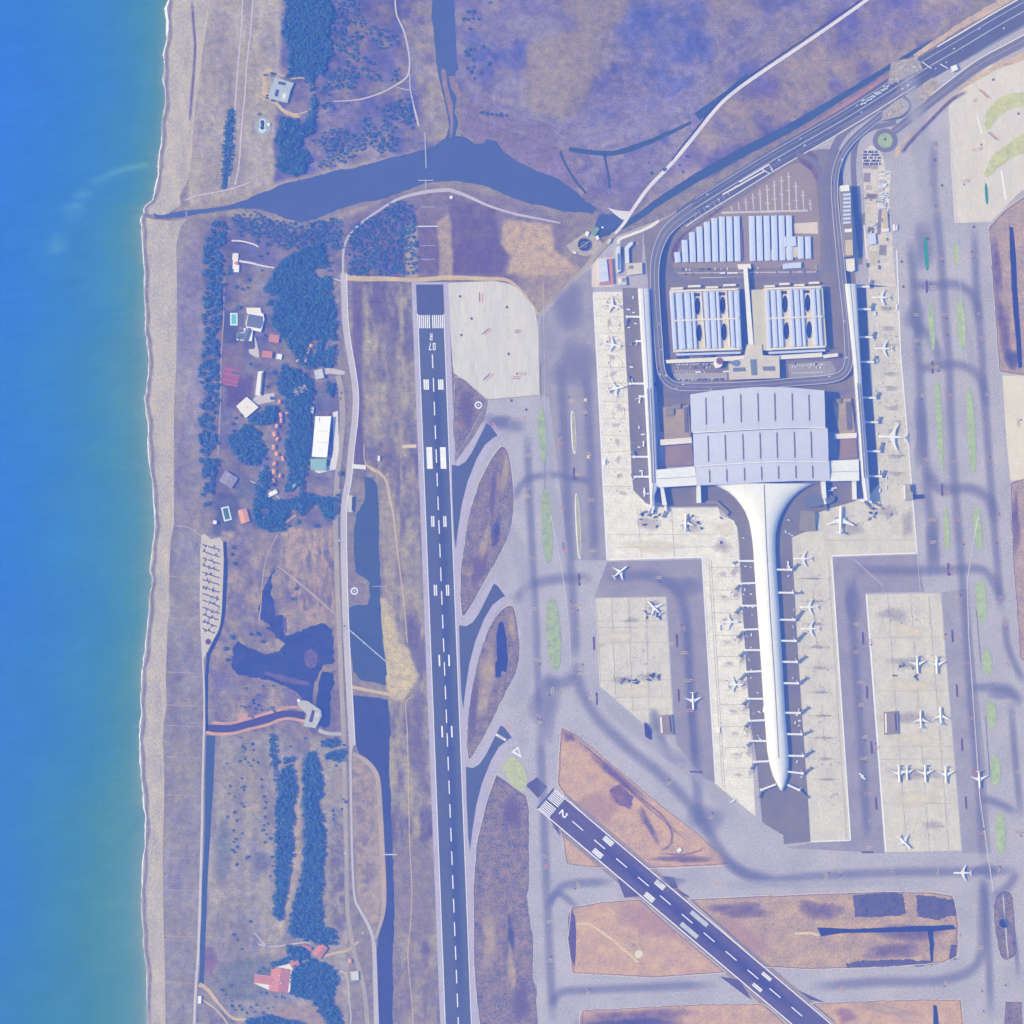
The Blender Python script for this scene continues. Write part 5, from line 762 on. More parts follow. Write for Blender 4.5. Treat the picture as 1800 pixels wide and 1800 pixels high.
# side piers
def side_pier(lab, lpts, rpts, h):
    rows = sorted(set([q[0] for q in lpts] + [q[0] for q in rpts])); r0, r1 = rows[0], rows[-1]; ys_ = np.linspace(r0, r1, 24)
    prm = [(0, 0), (0, .8), (.06, .93), (.16, 1), (.42, 1.05), (.45, .96), (.55, .96), (.58, 1.05), (.84, 1), (.94, .93), (1, .8), (1, 0)]
    v = []; f = []; K = len(prm)
    for y in ys_:
        xl, xr = interp(lpts, y), interp(rpts, y)
        for u, zz in prm: v.append((*P(xl + (xr - xl) * u, y), h * zz))
    for i in range(len(ys_) - 1):
        for j in range(K - 1): a = i * K + j; f.append((a, a + 1, a + K + 1, a + K))
    f.append(tuple(range(K))); f.append(tuple((len(ys_) - 1) * K + j for j in range(K))[::-1])
    me = mesh('pier_roof', v, f); bm = bmesh.new(); bm.from_mesh(me); bmesh.ops.recalc_face_normals(bm, faces=bm.faces); bm.to_mesh(me); bm.free()
    o = tpart(link('pier_roof', me, mat('side_pier_roof', (216, 221, 236), .04, .02, .15, .6, .3))); o['label'] = lab
    for u in (.34, .66):
        ys2 = np.linspace(r0 + (r1 - r0) * .46, r1 - 40, 12); vv, ff = ribbon([(interp(lpts, y) + (interp(rpts, y) - interp(lpts, y)) * u, y) for y in ys2], 1.5, h * 1.06); tpart(link('roof_slot', mesh('roof_slot', vv, ff), M_SLOT))
side_pier('seaward side pier with long grooves', [(508, 1121), (700, 1133), (850, 1141), (889, 1143)], [(508, 1141), (700, 1150), (820, 1155), (858, 1156), (860, 1149), (889, 1151)], 23)
side_pier('inland side pier with long grooves', [(500, 1484), (640, 1499), (760, 1508), (840, 1513), (880, 1519)], [(500, 1504), (690, 1515), (780, 1522), (850, 1527), (880, 1529)], 25)
# courtyards, lower roofs and link bridges beside the hall
for px, h, m, nm in (([(1165, 716), (1210, 712), (1214, 770), (1168, 776)], 7, M_BROWN, 'terrace'), ([(1170, 784), (1216, 782), (1219, 818), (1170, 820)], 7.5, mat('brick_deck', (158, 144, 164), .12), 'terrace'), ([(1462, 705), (1495, 700), (1503, 760), (1476, 765)], 7, M_BROWN, 'terrace'), ([(1474, 772), (1504, 770), (1506, 806), (1474, 808)], 7.5, mat('brick_deck', (156, 138, 158)), 'terrace'),
                     ([(1160, 773), (1215, 769), (1216, 779), (1161, 783)], 14, M_CREAMR, 'link_bridge'), ([(1465, 763), (1505, 761), (1505, 770), (1466, 772)], 14, M_CREAMR, 'link_bridge'), ([(1202, 716), (1208, 716), (1209, 760), (1203, 760)], 9, M_SLOT, 'vent_block'), ([(1486, 707), (1494, 706), (1497, 755), (1489, 756)], 9, M_SLOT, 'vent_block'), ([(1170, 718), (1184, 716), (1184, 730), (1170, 732)], 11, M_DKROOF, 'plant_room'), ([(1183, 711), (1196, 710), (1196, 718), (1184, 719)], 12, M_DKROOF, 'plant_room'), ([(1465, 702), (1478, 701), (1478, 708), (1466, 709)], 11, M_DKROOF, 'plant_room'),
                     ([(1160, 856), (1166, 856), (1172, 888), (1164, 888)], 16, M_PIER, 'gate_arm'), ([(1224, 852), (1231, 852), (1232, 884), (1224, 884)], 16, M_PIER, 'gate_arm'), ([(1442, 845), (1450, 845), (1452, 876), (1445, 876)], 16, M_PIER, 'gate_arm'), ([(1497, 845), (1504, 845), (1505, 878), (1498, 878)], 16, M_PIER, 'gate_arm')):
    tpart(solid(nm, px, 0, h, m))
for k, p in enumerate(([(1222, 881), (1262, 880), (1262, 886), (1222, 887)], [(1262, 882), (1282, 900), (1278, 906), (1260, 890)])): tpart(solid('gate_lounge', p, 0, 6 + k * .5, M_DKROOF))
tpart(solid('gate_lounge', cr([(1413, 880), (1420, 872), (1440, 870), (1465, 872), (1460, 884), (1420, 892)], True, 4), 0, 9, mat('blue_roof', (118, 134, 180), .06))); tpart(solid('gate_lounge', [(1408, 897), (1432, 899), (1434, 933), (1404, 934)], 0, 6, M_DKROOF)); tpart(solid('gate_lounge', [(1432, 900), (1437, 902), (1434, 928)], 0, 5, mat('blue_roof', (118, 134, 180))))

# ---------------------------------------------------------------- elevated loop road
via = [(1222, 366), (1196, 384), (1173, 405), (1160, 428), (1152, 456), (1150, 490), (1152.5, 540), (1157, 600), (1160, 640), (1165, 660), (1178, 674), (1200, 680), (1260, 680), (1330, 677), (1400, 671), (1458, 666), (1482, 656), (1491, 635), (1490, 590), (1486, 540), (1481, 500), (1475, 440), (1469, 380), (1466, 335), (1469, 300), (1480, 270), (1498, 246), (1525, 222), (1552, 200)]
vz = np.interp(np.arange(len(via)), (0, 1, 4, 9, 12, 16, 23, 26, 28), (.5, 4, 14, 14, 8, 10, 11, 4, .6))
va = empty('viaduct', (0, 0, 0)); tag(va, 'elevated loop road on columns circling the garages', 'viaduct')
q = cr(via, n=6); zz = np.interp(np.linspace(0, len(via) - 1, len(q)), np.arange(len(via)), vz)
wd = np.interp(np.linspace(0, 1, len(q)), (0, .15, .3, .6, .8, 1), (20, 16, 14, 15, 12, 14))
v, f = ribbon(q, list(wd), list(zz)); nn = len(v); v2 = v + [(x, y, z - 1.3) for x, y, z in v]; f2 = list(f) + [tuple(nn + i for i in t_[::-1]) for t_ in f]
for i in range(len(q) - 1): f2 += [(2 * i, 2 * i + 2, nn + 2 * i + 2, nn + 2 * i), (2 * i + 1, nn + 2 * i + 1, nn + 2 * i + 3, 2 * i + 3)]
me = mesh('deck', v2, f2); bm = bmesh.new(); bm.from_mesh(me); bmesh.ops.recalc_face_normals(bm, faces=bm.faces); bm.to_mesh(me); bm.free()
link('deck', me, mat('deck_asphalt', (128, 134, 180), .06, .02, .15), va)
qa = np.array(q); tt = np.gradient(qa, axis=0); tt /= np.hypot(tt[:, 0], tt[:, 1])[:, None]; nr = np.stack((-tt[:, 1], tt[:, 0]), 1)
for s in (-1, 1):
    vv, ff = ribbon([tuple(x) for x in qa + nr * (wd / 2 - .5)[:, None] * s], 1.0, list(zz + 1.0)); link('parapet', mesh('parapet', vv, ff), mat('parapet', (214, 218, 232), .05), va)
vv, ff = ribbon([tuple(x) for x in qa], .7, list(zz + .1)); link('lane_line', mesh('lane_line', vv, ff), M_LINE, va)
for i in range(24, len(q) - 14, 6): x, y = P(*q[i]); bev_box('column', 2, 2, max(.5, zz[i] - 1.3), M_WALL, va, (x, y, 0))
# outer lower loop lanes
strip('road', cr([(1152, 672), (1164, 690), (1190, 697), (1215, 694)]), 8, M_ROAD2, .98, label='lower drop off lane curving to the hall', cat='road'); strip('road', cr([(1446, 690), (1475, 690), (1500, 684), (1508, 668), (1504, 640)]), 9, M_ROAD2, .98, label='lower drop off lane on the inland side', cat='road')
strip('road', cr([(1212, 410), (1196, 425), (1184, 445), (1178, 470), (1186, 488), (1210, 497), (1280, 492), (1360, 490), (1430, 484), (1450, 470), (1455, 440), (1453, 400), (1450, 340), (1440, 300), (1425, 280), (1400, 272)]), 9, M_ROAD2, .985, label='inner ring lane round the covered car park', cat='road')

# ---------------------------------------------------------------- covered car park: rows of pale canopies
cp = empty('carport', (*P(1310, 420), 0)); tag(cp, 'covered car park of pale striped canopies inside the road loop', 'carport')
def child(o, par): o.parent = par; o.matrix_parent_inverse = par.matrix_basis.inverted(); return o
def canopy(par, x0, y0, x1, y1, w_, z, m, name='canopy', legs=True):
    """long pitched canopy strip on posts"""
    a, b = np.array(P(x0, y0)), np.array(P(x1, y1)); d = b - a; ln = np.hypot(*d); d /= ln; n_ = np.array((-d[1], d[0])); h_ = w_ * S / 2; v = []
    for e in (a, b):
        for s, dz in ((-1, 0), (0, .5), (1, 0), (1, -.35), (0, .15), (-1, -.35)): v.append((*(e + n_ * h_ * s), z + dz))
    f = [(0, 1, 7, 6), (1, 2, 8, 7), (2, 3, 9, 8), (3, 4, 10, 9), (4, 5, 11, 10), (5, 0, 6, 11), (0, 5, 4, 1), (1, 4, 3, 2), (6, 7, 10, 11), (7, 8, 9, 10)]
    me = mesh(name, v, f); bm = bmesh.new(); bm.from_mesh(me); bmesh.ops.recalc_face_normals(bm, faces=bm.faces); bm.to_mesh(me); bm.free()
    o = child(link(name, me, m), par)
    if legs:
        for t_ in np.linspace(.1, .9, 3):
            p_ = a + d * ln * t_; c_ = child(bev_box('post', .4, .4, z - par_z(par) - .3, M_WALL, None, (p_[0], p_[1], par_z(par)), 0, 0), par)
    return o
PZ = {}
def par_z(p): return PZ.get(p.name, .7)
tops = [(1185, 455), (1195, 432), (1210, 413), (1225, 401), (1240, 391), (1252, 384), (1264, 380), (1385, 378)]
for k in range(16):
    x = 1190.5 + k * 13.1; yt = interp(tops, x) + 1
    if k == 9: continue
    canopy(cp, x - .8, yt, x + 1.2, 461.5 - k * .25, 10.4, 6.0, M_PVAL)
for k in range(4): x = 1381 + k * 13; canopy(cp, x - .5, 416 + (k < 2) * 0, x + .6, (434, 433, 455, 454)[k] if k < 2 else 455, 10.2, 6, M_PVAL)
child(solid('stair_block', [(1299, 402), (1304, 402), (1306, 456), (1301, 456)], .7, 3.4, mat('brown_block', (158, 136, 150), .1)), cp); child(solid('stair_block', [(1296, 465), (1319, 464), (1320, 473), (1298, 474)], .7, 8, M_CREAMR), cp)
child(solid('stair_block', [(1355, 440), (1365, 440), (1366, 455), (1355, 456)], .7, 5, M_CONC), cp); child(solid('stair_block', [(1380, 436), (1402, 434), (1404, 452), (1382, 455)], .7, 5, M_CONC), cp); child(solid('stair_block', [(1376, 464), (1408, 461), (1408, 471), (1376, 473)], .7, 7, M_PVAL), cp)
fb = solid('footbridge', [(1306, 472), (1313, 471), (1324, 606), (1315, 606)], 11, 14, M_WROOF); tag(fb, 'white covered footbridge running between the two garages', 'footbridge')

# ---------------------------------------------------------------- multi-storey garages with canopies on the roof deck
def garage(lab, tl, tr, br, bl, flip):
    g = empty('parking_garage', (*P((tl[0] + br[0]) / 2, (tl[1] + br[1]) / 2), 0)); tag(g, lab, 'garage'); H_ = 17; PZ[g.name] = H_
    def uv(u, v_): return tuple((np.array(tl) * (1 - u) + np.array(tr) * u) * (1 - v_) + (np.array(bl) * (1 - u) + np.array(br) * u) * v_)
    def band(u0, u1, v0, v1): return [uv(u0, v0), uv(u1, v0), uv(u1, v1), uv(u0, v1)]
    child(solid('deck', [tl, tr, br, bl], 13, H_, mat('deck_cream', (226, 218, 210), .06)), g)
    for k in range(3): child(solid('storey', [tuple(np.array(uv(.5, .5)) + (np.array(q_) - np.array(uv(.5, .5))) * .97) for q_ in (tl, tr, br, bl)], k * 3.6, k * 3.6 + 2.6, M_WALL if k % 2 else M_GLASS), g)
    cols = [(.02, .085), (.115, .205), (.235, .305), (.52 - .02, .60), (.62, .69), (.835, .90), (.925, .985)] if not flip else [(.02, .085), (.115, .195), (.215, .29), (.415, .48), (.505, .59), (.61, .66), (.80, .86), (.885, .94)]
    if not flip: cols = [(.0, .055), (.085, .175), (.205, .285), (.305, .345), (.49, .545), (.565, .64), (.66, .70), (.845, .895), (.915, .985)]
    for u0, u1 in cols:
        for v0, v1 in ((.045, .475), (.505, .955)):
            a, b = uv((u0 + u1) / 2, v0), uv((u0 + u1) / 2, v1); canopy(g, *a, *b, (u1 - u0) * (tr[0] - tl[0]), H_ + 4.8, M_PVAL, 'canopy', False)
    for v_ in (.02, .49, .98): child(solid('cross_walk', band(.05, .97, v_ - .012, v_ + .012), H_ + .2, H_ + 5.6, M_CREAMR), g)
    for u in ((.37, .73) if not flip else (.33, .71)):
        child(solid('ramp_wall', [uv(u + .065, .03), uv(u + .085, .03), uv(u + .1, .94), uv(u + .08, .94)], H_ + .1, H_ + 2.4, M_CREAMR), g)
        for v_ in (.27, .70):
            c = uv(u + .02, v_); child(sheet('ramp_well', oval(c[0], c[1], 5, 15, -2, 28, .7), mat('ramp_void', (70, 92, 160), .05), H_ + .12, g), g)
            ring = [(c[0] + 5.6 * math.cos(a), c[1] + 16 * math.sin(a)) for a in np.linspace(-.3, 6.0, 28)]; vv, ff = ribbon(ring, 1, H_ + 1.2); child(link('ramp_kerb', mesh('ramp_kerb', vv, ff), M_CREAMR), g)
        child(solid('ramp_head', band(u - .03, u + .06, .06, .11), H_ + .1, H_ + 1, M_GLASS), g)
    for i in range(4): child(solid('entrance_canopy', [(q_[0], q_[1] - 5 - (3 if i % 2 else 0)) for q_ in band(.02 + i * .25, .2 + i * .25, .0, .035)], 7, 8, M_CREAMR), g)
    child(solid('front_gallery', [(q_[0], q_[1] + 2) for q_ in band(.04, .98, 1.0, 1.035)], 6, 12, M_PVAL), g)
    for i in range(3): child(solid('stair_tower', [(q_[0], q_[1] + 2) for q_ in band(.05 + i * .38, .17 + i * .38, 1.035, 1.075)], 0, 10, M_GLASS), g)
    return g
garage('seaward parking garage with striped roof canopies and oval ramps', (1176, 511), (1299, 507), (1304, 616), (1183, 620), False)
garage('inland parking garage with striped roof canopies and oval ramps', (1341, 507), (1445, 503), (1452, 612), (1346, 617), True)
ap = solid('roof_plaza', [(1320, 510), (1341, 509), (1346, 616), (1326, 618)], .7, 12, mat('plaza_deck', (206, 204, 204), .05)); tag(ap, 'bare concrete roof deck between footbridge and inland garage', 'roof deck')
# station hall and control tower
sh = empty('station_hall', (*P(1325, 645), 0)); tag(sh, 'cross shaped beige station hall with three blue skylights', 'hall')
child(solid('roof', [(1312, 606), (1338, 606), (1340, 625), (1369, 626), (1370, 665), (1281, 668), (1280, 636), (1307, 630)], 13, 15, M_CONC), sh); child(solid('wall', [(1314, 608), (1336, 608), (1338, 627), (1367, 628), (1368, 663), (1283, 666), (1282, 638), (1309, 632)], 0, 13, M_WALL), sh)
for p in ([(1318, 632), (1329, 632), (1330, 660), (1320, 660)], [(1288, 647), (1309, 646), (1310, 653), (1288, 654)], [(1340, 645), (1361, 644), (1362, 652), (1341, 652)]): child(solid('skylight', p, 15, 15.8, mat('skylight_blue', (126, 146, 186), .06, .1, .5, .3, .5)), sh)
for p in ([(1170, 633), (1280, 627), (1310, 625), (1310, 632), (1280, 635), (1171, 639)], [(1342, 627), (1444, 620), (1445, 628), (1370, 632), (1343, 634)], [(1446, 624), (1472, 621), (1473, 627), (1447, 630)]): child(solid('wing', p, 8, 11.5, M_CREAMR), sh)
ct = empty('control_tower', (*P(1263, 636), 0)); tag(ct, 'control tower with brown round cab and white base', 'control tower')
cyl('base', 10, 12, M_WROOF, ct, (-1, -4, 0), 24, 9); cyl('shaft', 3.4, 34, M_WALL, ct, (0, 0, 12), 14, 2.8); cyl('cab', 5, 6, M_GLASS, ct, (0, 0, 46), 18, 7.6); cyl('cab_roof', 7.8, 1.4, mat('brown_cab_roof', (150, 120, 132), .12), ct, (0, 0, 52), 18, 7); cyl('mast', .4, 7, M_WALL, ct, (0, 0, 53.4), 6, .15); bev_box('stair_block', 7, 12, 9, M_WROOF, ct, (-4, -8, 0))
# ---------------------------------------------------------------- other airport buildings
def block(name, lab, cat, px, h, roof=M_CONC, wall=M_WALL, par=.9, extras=()):
    """flat roofed building: walls, roof slab with parapet, small roof pieces"""
    c = np.mean(px, 0); e = empty(name, (*P(*c), 0)); tag(e, lab, cat)
    child(solid('wall', px, 0, h, wall), e); child(solid('roof', [tuple(c + (np.array(q_) - c) * 1.03) for q_ in px], h, h + .6, roof), e)
    for (p_, hh, m, nm) in extras: child(solid(nm, p_, h + .6, h + .6 + hh, m), e)
    return e
M_PINKR = mat('red_tile_roof', (204, 150, 164), .12, .2, .8); M_ORR = mat('orange_tile_roof', (222, 170, 150), .12, .2, .8); M_BLUER = mat('slate_roof', (122, 136, 184), .05, .1, .5); M_TEALR = mat('teal_roof', (150, 190, 206), .06); M_GREENR = mat('pale_green_roof', (170, 214, 206), .06)
block('fire_station', 'fire station with blue white roof and red yard strip', 'fire station', [(1052, 458), (1066, 456), (1070, 494), (1053, 496)], 9, mat('blue_white_roof', (206, 216, 242), .04), extras=[([(1053, 466), (1068, 465), (1068, 467), (1053, 468)], .8, M_WALL, 'roof_rib'), ([(1054, 480), (1069, 479), (1069, 481), (1054, 482)], .8, M_WALL, 'roof_rib')])
sheet('yard', [(1050, 454), (1078, 452), (1080, 504), (1040, 505), (1040, 470)], mat('cream_paving', (222, 210, 212)), .9, label='pale yard round the fire station', cat='yard'); block('engine_shed', 'long red roofed shed beside the fire station', 'shed', [(1068, 456), (1075, 455), (1078, 498), (1054, 501), (1054, 494), (1071, 492)], 6, M_PINKR)
block('cargo_shed', 'white and blue shed with arched roof east of the fire station', 'shed', [(1082, 436), (1090, 434), (1091, 476), (1084, 480)], 8, mat('arched_roof', (216, 226, 244), .04), extras=[([(1085, 446), (1089, 446), (1089, 474), (1086, 475)], 1.2, mat('sky_blue_roof', (120, 150, 206), .04), 'roof_ridge')])
block('cargo_shed', 'second arched shed nearer the motorway', 'shed', [(1098, 436), (1105, 428), (1112, 425), (1112, 430), (1105, 438), (1106, 462), (1099, 463)], 7, mat('arched_roof', (216, 226, 244)))
block('utility_block', 'square beige utility block by the seaward pier', 'block', [(1101, 464), (1128, 462), (1129, 481), (1102, 484)], 7, M_CONC, extras=[([(1105, 467), (1112, 467), (1112, 473), (1105, 473)], 1.5, M_DKROOF, 'roof_unit')]); block('utility_block', 'small pale block with white rooftop boxes below the cargo sheds', 'block', [(1085, 487), (1100, 486), (1101, 501), (1086, 502)], 6, M_WALL, extras=[([(1088, 490), (1092, 490), (1092, 498), (1088, 498)], 1.2, M_WROOF, 'roof_unit'), ([(1094, 489), (1098, 489), (1098, 495), (1094, 495)], 1.2, M_DKROOF, 'roof_unit')])
sheet('yard', [(1092, 415), (1130, 400), (1128, 462), (1098, 464), (1090, 440)], mat('cargo_yard', (150, 148, 182), .08), .9, label='grey lorry yard between cargo sheds and viaduct', cat='yard')
strip('barrier_wall', cr([(1086, 428), (1090, 420), (1110, 412), (1140, 400), (1158, 388)]), 5, M_CREAMR, 1.0, label='pale concrete apron strip along the lorry yard', cat='strip')
for x, y in ((1120, 427), (1129, 424), (1135, 418)): pass
ne_ = block('office_block', 'long office block with stepped white roof casting a deep shadow', 'office block', [(1474, 330), (1492, 327), (1497, 400), (1498, 450), (1484, 452), (1479, 400)], 22, M_DKROOF, extras=[([(1475, 328), (1491, 326), (1492, 337), (1476, 338)], 2, M_WROOF, 'roof_unit'), ([(1483, 404), (1496, 403), (1496, 409), (1484, 410)], 1.5, M_WROOF, 'roof_unit'), ([(1484, 424), (1497, 422), (1498, 449), (1485, 450)], .6, mat('tan_deck', (206, 196, 192), .05), 'terrace')] + [([(1480, 342 + k * 7), (1494, 341 + k * 7), (1494, 345 + k * 7), (1481, 346 + k * 7)], 1.2, M_PVAL, 'roof_unit') for k in range(8)])
block('office_annex', 'low cream annex at the foot of the office block', 'annex', [(1485, 456), (1501, 455), (1502, 475), (1497, 478), (1487, 476)], 8, M_CREAMR)
strip('barrier_wall', [(1519, 396), (1524, 455)], 3, M_WROOF, 1.4, label='long white wall in the service yard', cat='wall')
block('dark_block', 'small grey block with a dark roof slot on the inland apron', 'block', [(1587, 852), (1602, 851), (1604, 877), (1588, 879)], 9, mat('grey_deck', (176, 176, 192), .06), extras=[([(1599, 853), (1602, 853), (1603, 864), (1600, 864)], .5, M_GLASS, 'roof_slot'), ([(1587, 853), (1590, 853), (1591, 878), (1588, 878)], .4, M_WROOF, 'roof_rib')])
block('shed_and_shadow', 'low dark blue shape standing in for the shadow of the grey block', 'shed', [(1602, 870), (1621, 869), (1622, 876), (1602, 878)], 5, mat('navy_roof_and_shadow', (86, 100, 152), .06))  # navy block added as the shadow cast by the grey block
for nm, px, lab in (('stand_shelter', [(1158, 1258), (1181, 1256), (1183, 1290), (1160, 1291)], 'open sided shelter on the five sided stand'), ('stand_shelter', [(1553, 1252), (1577, 1250), (1579, 1289), (1554, 1291)], 'open sided shelter on the long stand')):
    e = block(nm, lab, 'shelter', px, 4, mat('shelter_roof', (158, 152, 178), .06)); p0 = np.array(px); child(solid('roof_rib', [tuple(p0[0] + (2, 2)), tuple(p0[0] + (5, 2)), tuple(p0[3] + (5, -3)), tuple(p0[3] + (2, -3))], 4.6, 5.6, M_WROOF), e); child(solid('roof_slot', [tuple(p0[1] + (-5, 3)), tuple(p0[1] + (-2, 3)), tuple(p0[2] + (-2, -4)), tuple(p0[2] + (-5, -4))], 4.6, 4.9, M_GLASS), e)
block('shed_and_shadow', 'narrow dark shed below the five sided stand', 'shed', [(1132, 1270), (1136, 1272), (1143, 1282), (1143, 1300), (1134, 1294)], 4, mat('navy_roof_and_shadow', (86, 100, 152)))
block('yard_store', 'white roofed store with stacked containers in the service yard', 'store', [(1551, 371), (1559, 370), (1561, 401), (1553, 402)], 5, mat('tan_deck', (206, 196, 192))); block('yard_store', 'small white kiosk on the yard edge', 'kiosk', [(1569, 395), (1573, 394), (1574, 405), (1570, 406)], 4, M_WROOF); block('yard_store', 'pale blue roofed store in the service yard', 'store', [(1525, 412), (1538, 410), (1540, 428), (1527, 431)], 5, mat('blue_white_roof', (206, 216, 242)))
block('yard_store', 'small white store beside the concrete pad in the yard', 'store', [(1550, 402), (1562, 401), (1562, 407), (1551, 408)], 4.5, M_WROOF); block('gatehouse', 'white gatehouse beside the motorway barrier', 'gatehouse', [(1670, 118), (1680, 114), (1684, 122), (1674, 127)], 6, M_WROOF)
for k, (px, lab) in enumerate((([(1621, 110), (1628, 108), (1637, 121), (1631, 122)], 'northern sign gantry over the motorway'), ([(1652, 113), (1657, 111), (1666, 121), (1661, 123)], 'southern sign gantry over the motorway'), ([(1338, 298), (1352, 288), (1358, 302), (1354, 306), (1350, 296)], 'white gantry at the car park ramp'))):
    e = empty('sign_gantry', (*P(*np.mean(px, 0)), 0)); tag(e, lab, 'gantry'); a, b = np.array(px[0]), np.array(px[-2]); child(strip('beam', [tuple(a), tuple(b)], 1.6, M_KERB, 7.5, e), e)
    for q_ in (a, b): x, y = P(*q_); child(bev_box('leg', .6, .6, 7.4, M_WALL, None, (x, y, 0)), e)
# treatment works
tw = empty('treatment_tank', (*P(1027, 430), 0)); tag(tw, 'round dark settling tank of the treatment works', 'tank'); cyl('tank_wall', 15, 2.5, mat('tank_grey', (140, 146, 176), .08), tw, (0, 0, .5), 32); cyl('water', 13.5, .1, M_DARKW, tw, (0, 0, 3.02), 32); cyl('inner_ring', 7, .5, mat('tank_grey', (140, 146, 176)), tw, (0, 0, 3.1), 24); cyl('inner_water', 5, .1, M_DARKW, tw, (0, 0, 3.62), 24); bev_box('bridge_arm', 26, 1.2, .6, M_WALL, tw, (0, 0, 3.6), .6)
sheet('yard', [(995, 432), (1030, 408), (1048, 415), (1060, 428), (1044, 448), (1027, 450), (1005, 444)], mat('works_yard', (188, 180, 192), .15, .08, .4), .47, label='pale yard of the treatment works', cat='yard')
for k, (x, y, w_, l_, d, h, m, lab) in enumerate(((1046, 407, 8, 16, 35, 5, mat('moss_roof', (130, 170, 150), .1), 'green roofed shed by the lagoon end'), (1032, 411, 6, 8, 20, 4, M_WROOF, 'white cube shed above the settling tank'), (1050, 418, 5, 7, -20, 4, M_WROOF, 'white hut east of the settling tank'), (1010, 444, 6, 4, 10, 3, M_CREAMR, 'small cream hut west of the settling tank'), (1059, 400, 3, 3, 0, 4, M_WROOF, 'tiny white hut by the small pool'), (1071, 424, 5, 9, 30, 4, M_WALL, 'grey hut at the perimeter road gate'))): block('works_hut', lab, 'hut', rect(x, y, w_, l_, d), h, m)

# ---------------------------------------------------------------- coastal buildings
def gable(par, cx, cy, w_, l_, deg, z0, rise, m, name='roof'):
    """pitched roof, ridge along the length; px sizes"""
    a = R(-deg); v = [(-w_ / 2, -l_ / 2, 0), (w_ / 2, -l_ / 2, 0), (w_ / 2, l_ / 2, 0), (-w_ / 2, l_ / 2, 0), (0, -l_ / 2, rise / S), (0, l_ / 2, rise / S)]
    f = [(0, 4, 5, 3), (1, 2, 5, 4), (0, 1, 4), (2, 3, 5), (0, 3, 2, 1)]; x0, y0 = P(cx, cy)
    vv = [(x0 + (x * math.cos(a) - y * math.sin(a)) * S, y0 + (x * math.sin(a) + y * math.cos(a)) * S, z0 + z * S) for x, y, z in v]; o = link(name, mesh(name, vv, f), m); return child(o, par)
def house(name, lab, cx, cy, w_, l_, deg, h, m, cat='house', chimney=True, wall=M_WROOF, rise=2.2):
    e = empty(name, (*P(cx, cy), 0)); tag(e, lab, cat)
    child(solid('wall', rect(cx, cy, w_ * .92, l_ * .92, deg), 0, h, wall), e); r_ = gable(e, cx, cy, w_, l_, deg, h, rise, m)
    if chimney: x, y = P(cx + w_ * .2, cy); child(bev_box('chimney', .9, .9, 2.2, wall, None, (x, y, h + .4), R(-deg), .05), e)
    return e
BG = [(492, 706), (494, 729), (506, 725), (495, 739), (487, 749), (483, 763), (488, 772), (482, 786), (487, 798), (498, 806), (483, 815), (482, 829), (493, 836), (481, 845), (547, 608), (543, 616), (541, 623), (538, 632), (524, 634)]
ordn = 'first second third fourth fifth sixth seventh eighth ninth tenth eleventh twelfth thirteenth fourteenth'.split()
for k, (x, y) in enumerate(BG):
    e = house('bungalow', ('%s red roofed bungalow from the top of the row below the wood' % ordn[k]) if k < 14 else ('%s red roofed bungalow of the short slanting row in the wood' % ordn[k - 14]), x, y, 5.5 + (k % 3), 7 + (k % 2) * 1.5, (10, -15, 25, 0)[k % 4], 4.2, M_ORR, 'bungalow'); e['group'] = 'red roofed bungalows in the wood'
e = empty('modern_house', (*P(492, 158), 0)); tag(e, 'modern flat roofed grey house with two dark roof courts', 'house')
hp = [(485, 137), (516, 147), (510, 160), (509, 165), (505, 180), (496, 179), (472, 172), (477, 155)]
child(solid('wall', hp, 0, 5, M_WROOF), e); child(solid('roof', [tuple(np.array((492, 158)) + (np.array(q_) - (492, 158)) * 1.04) for q_ in hp], 5, 5.6, mat('grey_flat_roof', (182, 196, 214), .04)), e); child(solid('roof_court', rect(496, 147, 13, 5, 12), 5.6, 5.8, M_GLASS), e); child(solid('roof_court', rect(487, 164, 6, 12, 14), 5.6, 5.8, M_GLASS), e); child(solid('terrace', rect(500, 170, 9, 14, 14), 5.6, 5.9, mat('terrace_pale', (200, 208, 222), .04)), e); child(solid('skylight', oval(500, 169, 2.4, 4.5, 14), 5.9, 6.4, M_WROOF), e)
e = empty('pond_terrace', (*P(462, 222), 0)); tag(e, 'round pale terrace with a figure eight pond', 'terrace')
child(solid('deck', cr(oval(462, 222, 15, 17, 0, 12), True, 3), .1, .6, mat('terrace_grey', (168, 182, 198), .06)), e); child(solid('rim', cr([(458, 209), (466, 210), (467, 217), (466, 222), (468, 229), (461, 234), (454, 229), (457, 222), (456, 215)], True, 4), .6, .9, mat('rim_pale', (206, 222, 236), .04)), e); child(solid('pond', cr([(459, 212), (464, 212), (465, 217), (464, 222), (465, 226), (461, 228), (457, 225), (459, 221), (458, 216)], True, 4), .9, 1.0, mat('pond_dark', (78, 104, 146), .1)), e); child(solid('parasol', oval(472, 219, 3, 3), 2.4, 2.8, M_WROOF), e)
def villa(name, lab, parts, cat='villa'):
    c = np.mean([p_[1][0] for p_ in parts], 0); e = empty(name, (*P(*c), 0)); tag(e, lab, cat)
    for (nm, px, z0, z1, m) in parts: child(solid(nm, px, z0, z1, m), e)
    return e
M_SWIM = mat('swimming_pool', (110, 206, 214), .06, .1, .4, .2, .4); M_PTILE = mat('pool_edge', (226, 234, 240), .04)
def pool_(lab, x, y, w_, l_, d, m=M_SWIM): e = solid('pool_deck', rect(x, y, w_ + 5, l_ + 5, d), .1, .6, M_PTILE); tag(e, lab, 'pool'); child(solid('water', rect(x, y, w_, l_, d), .6, .75, m), e); return e
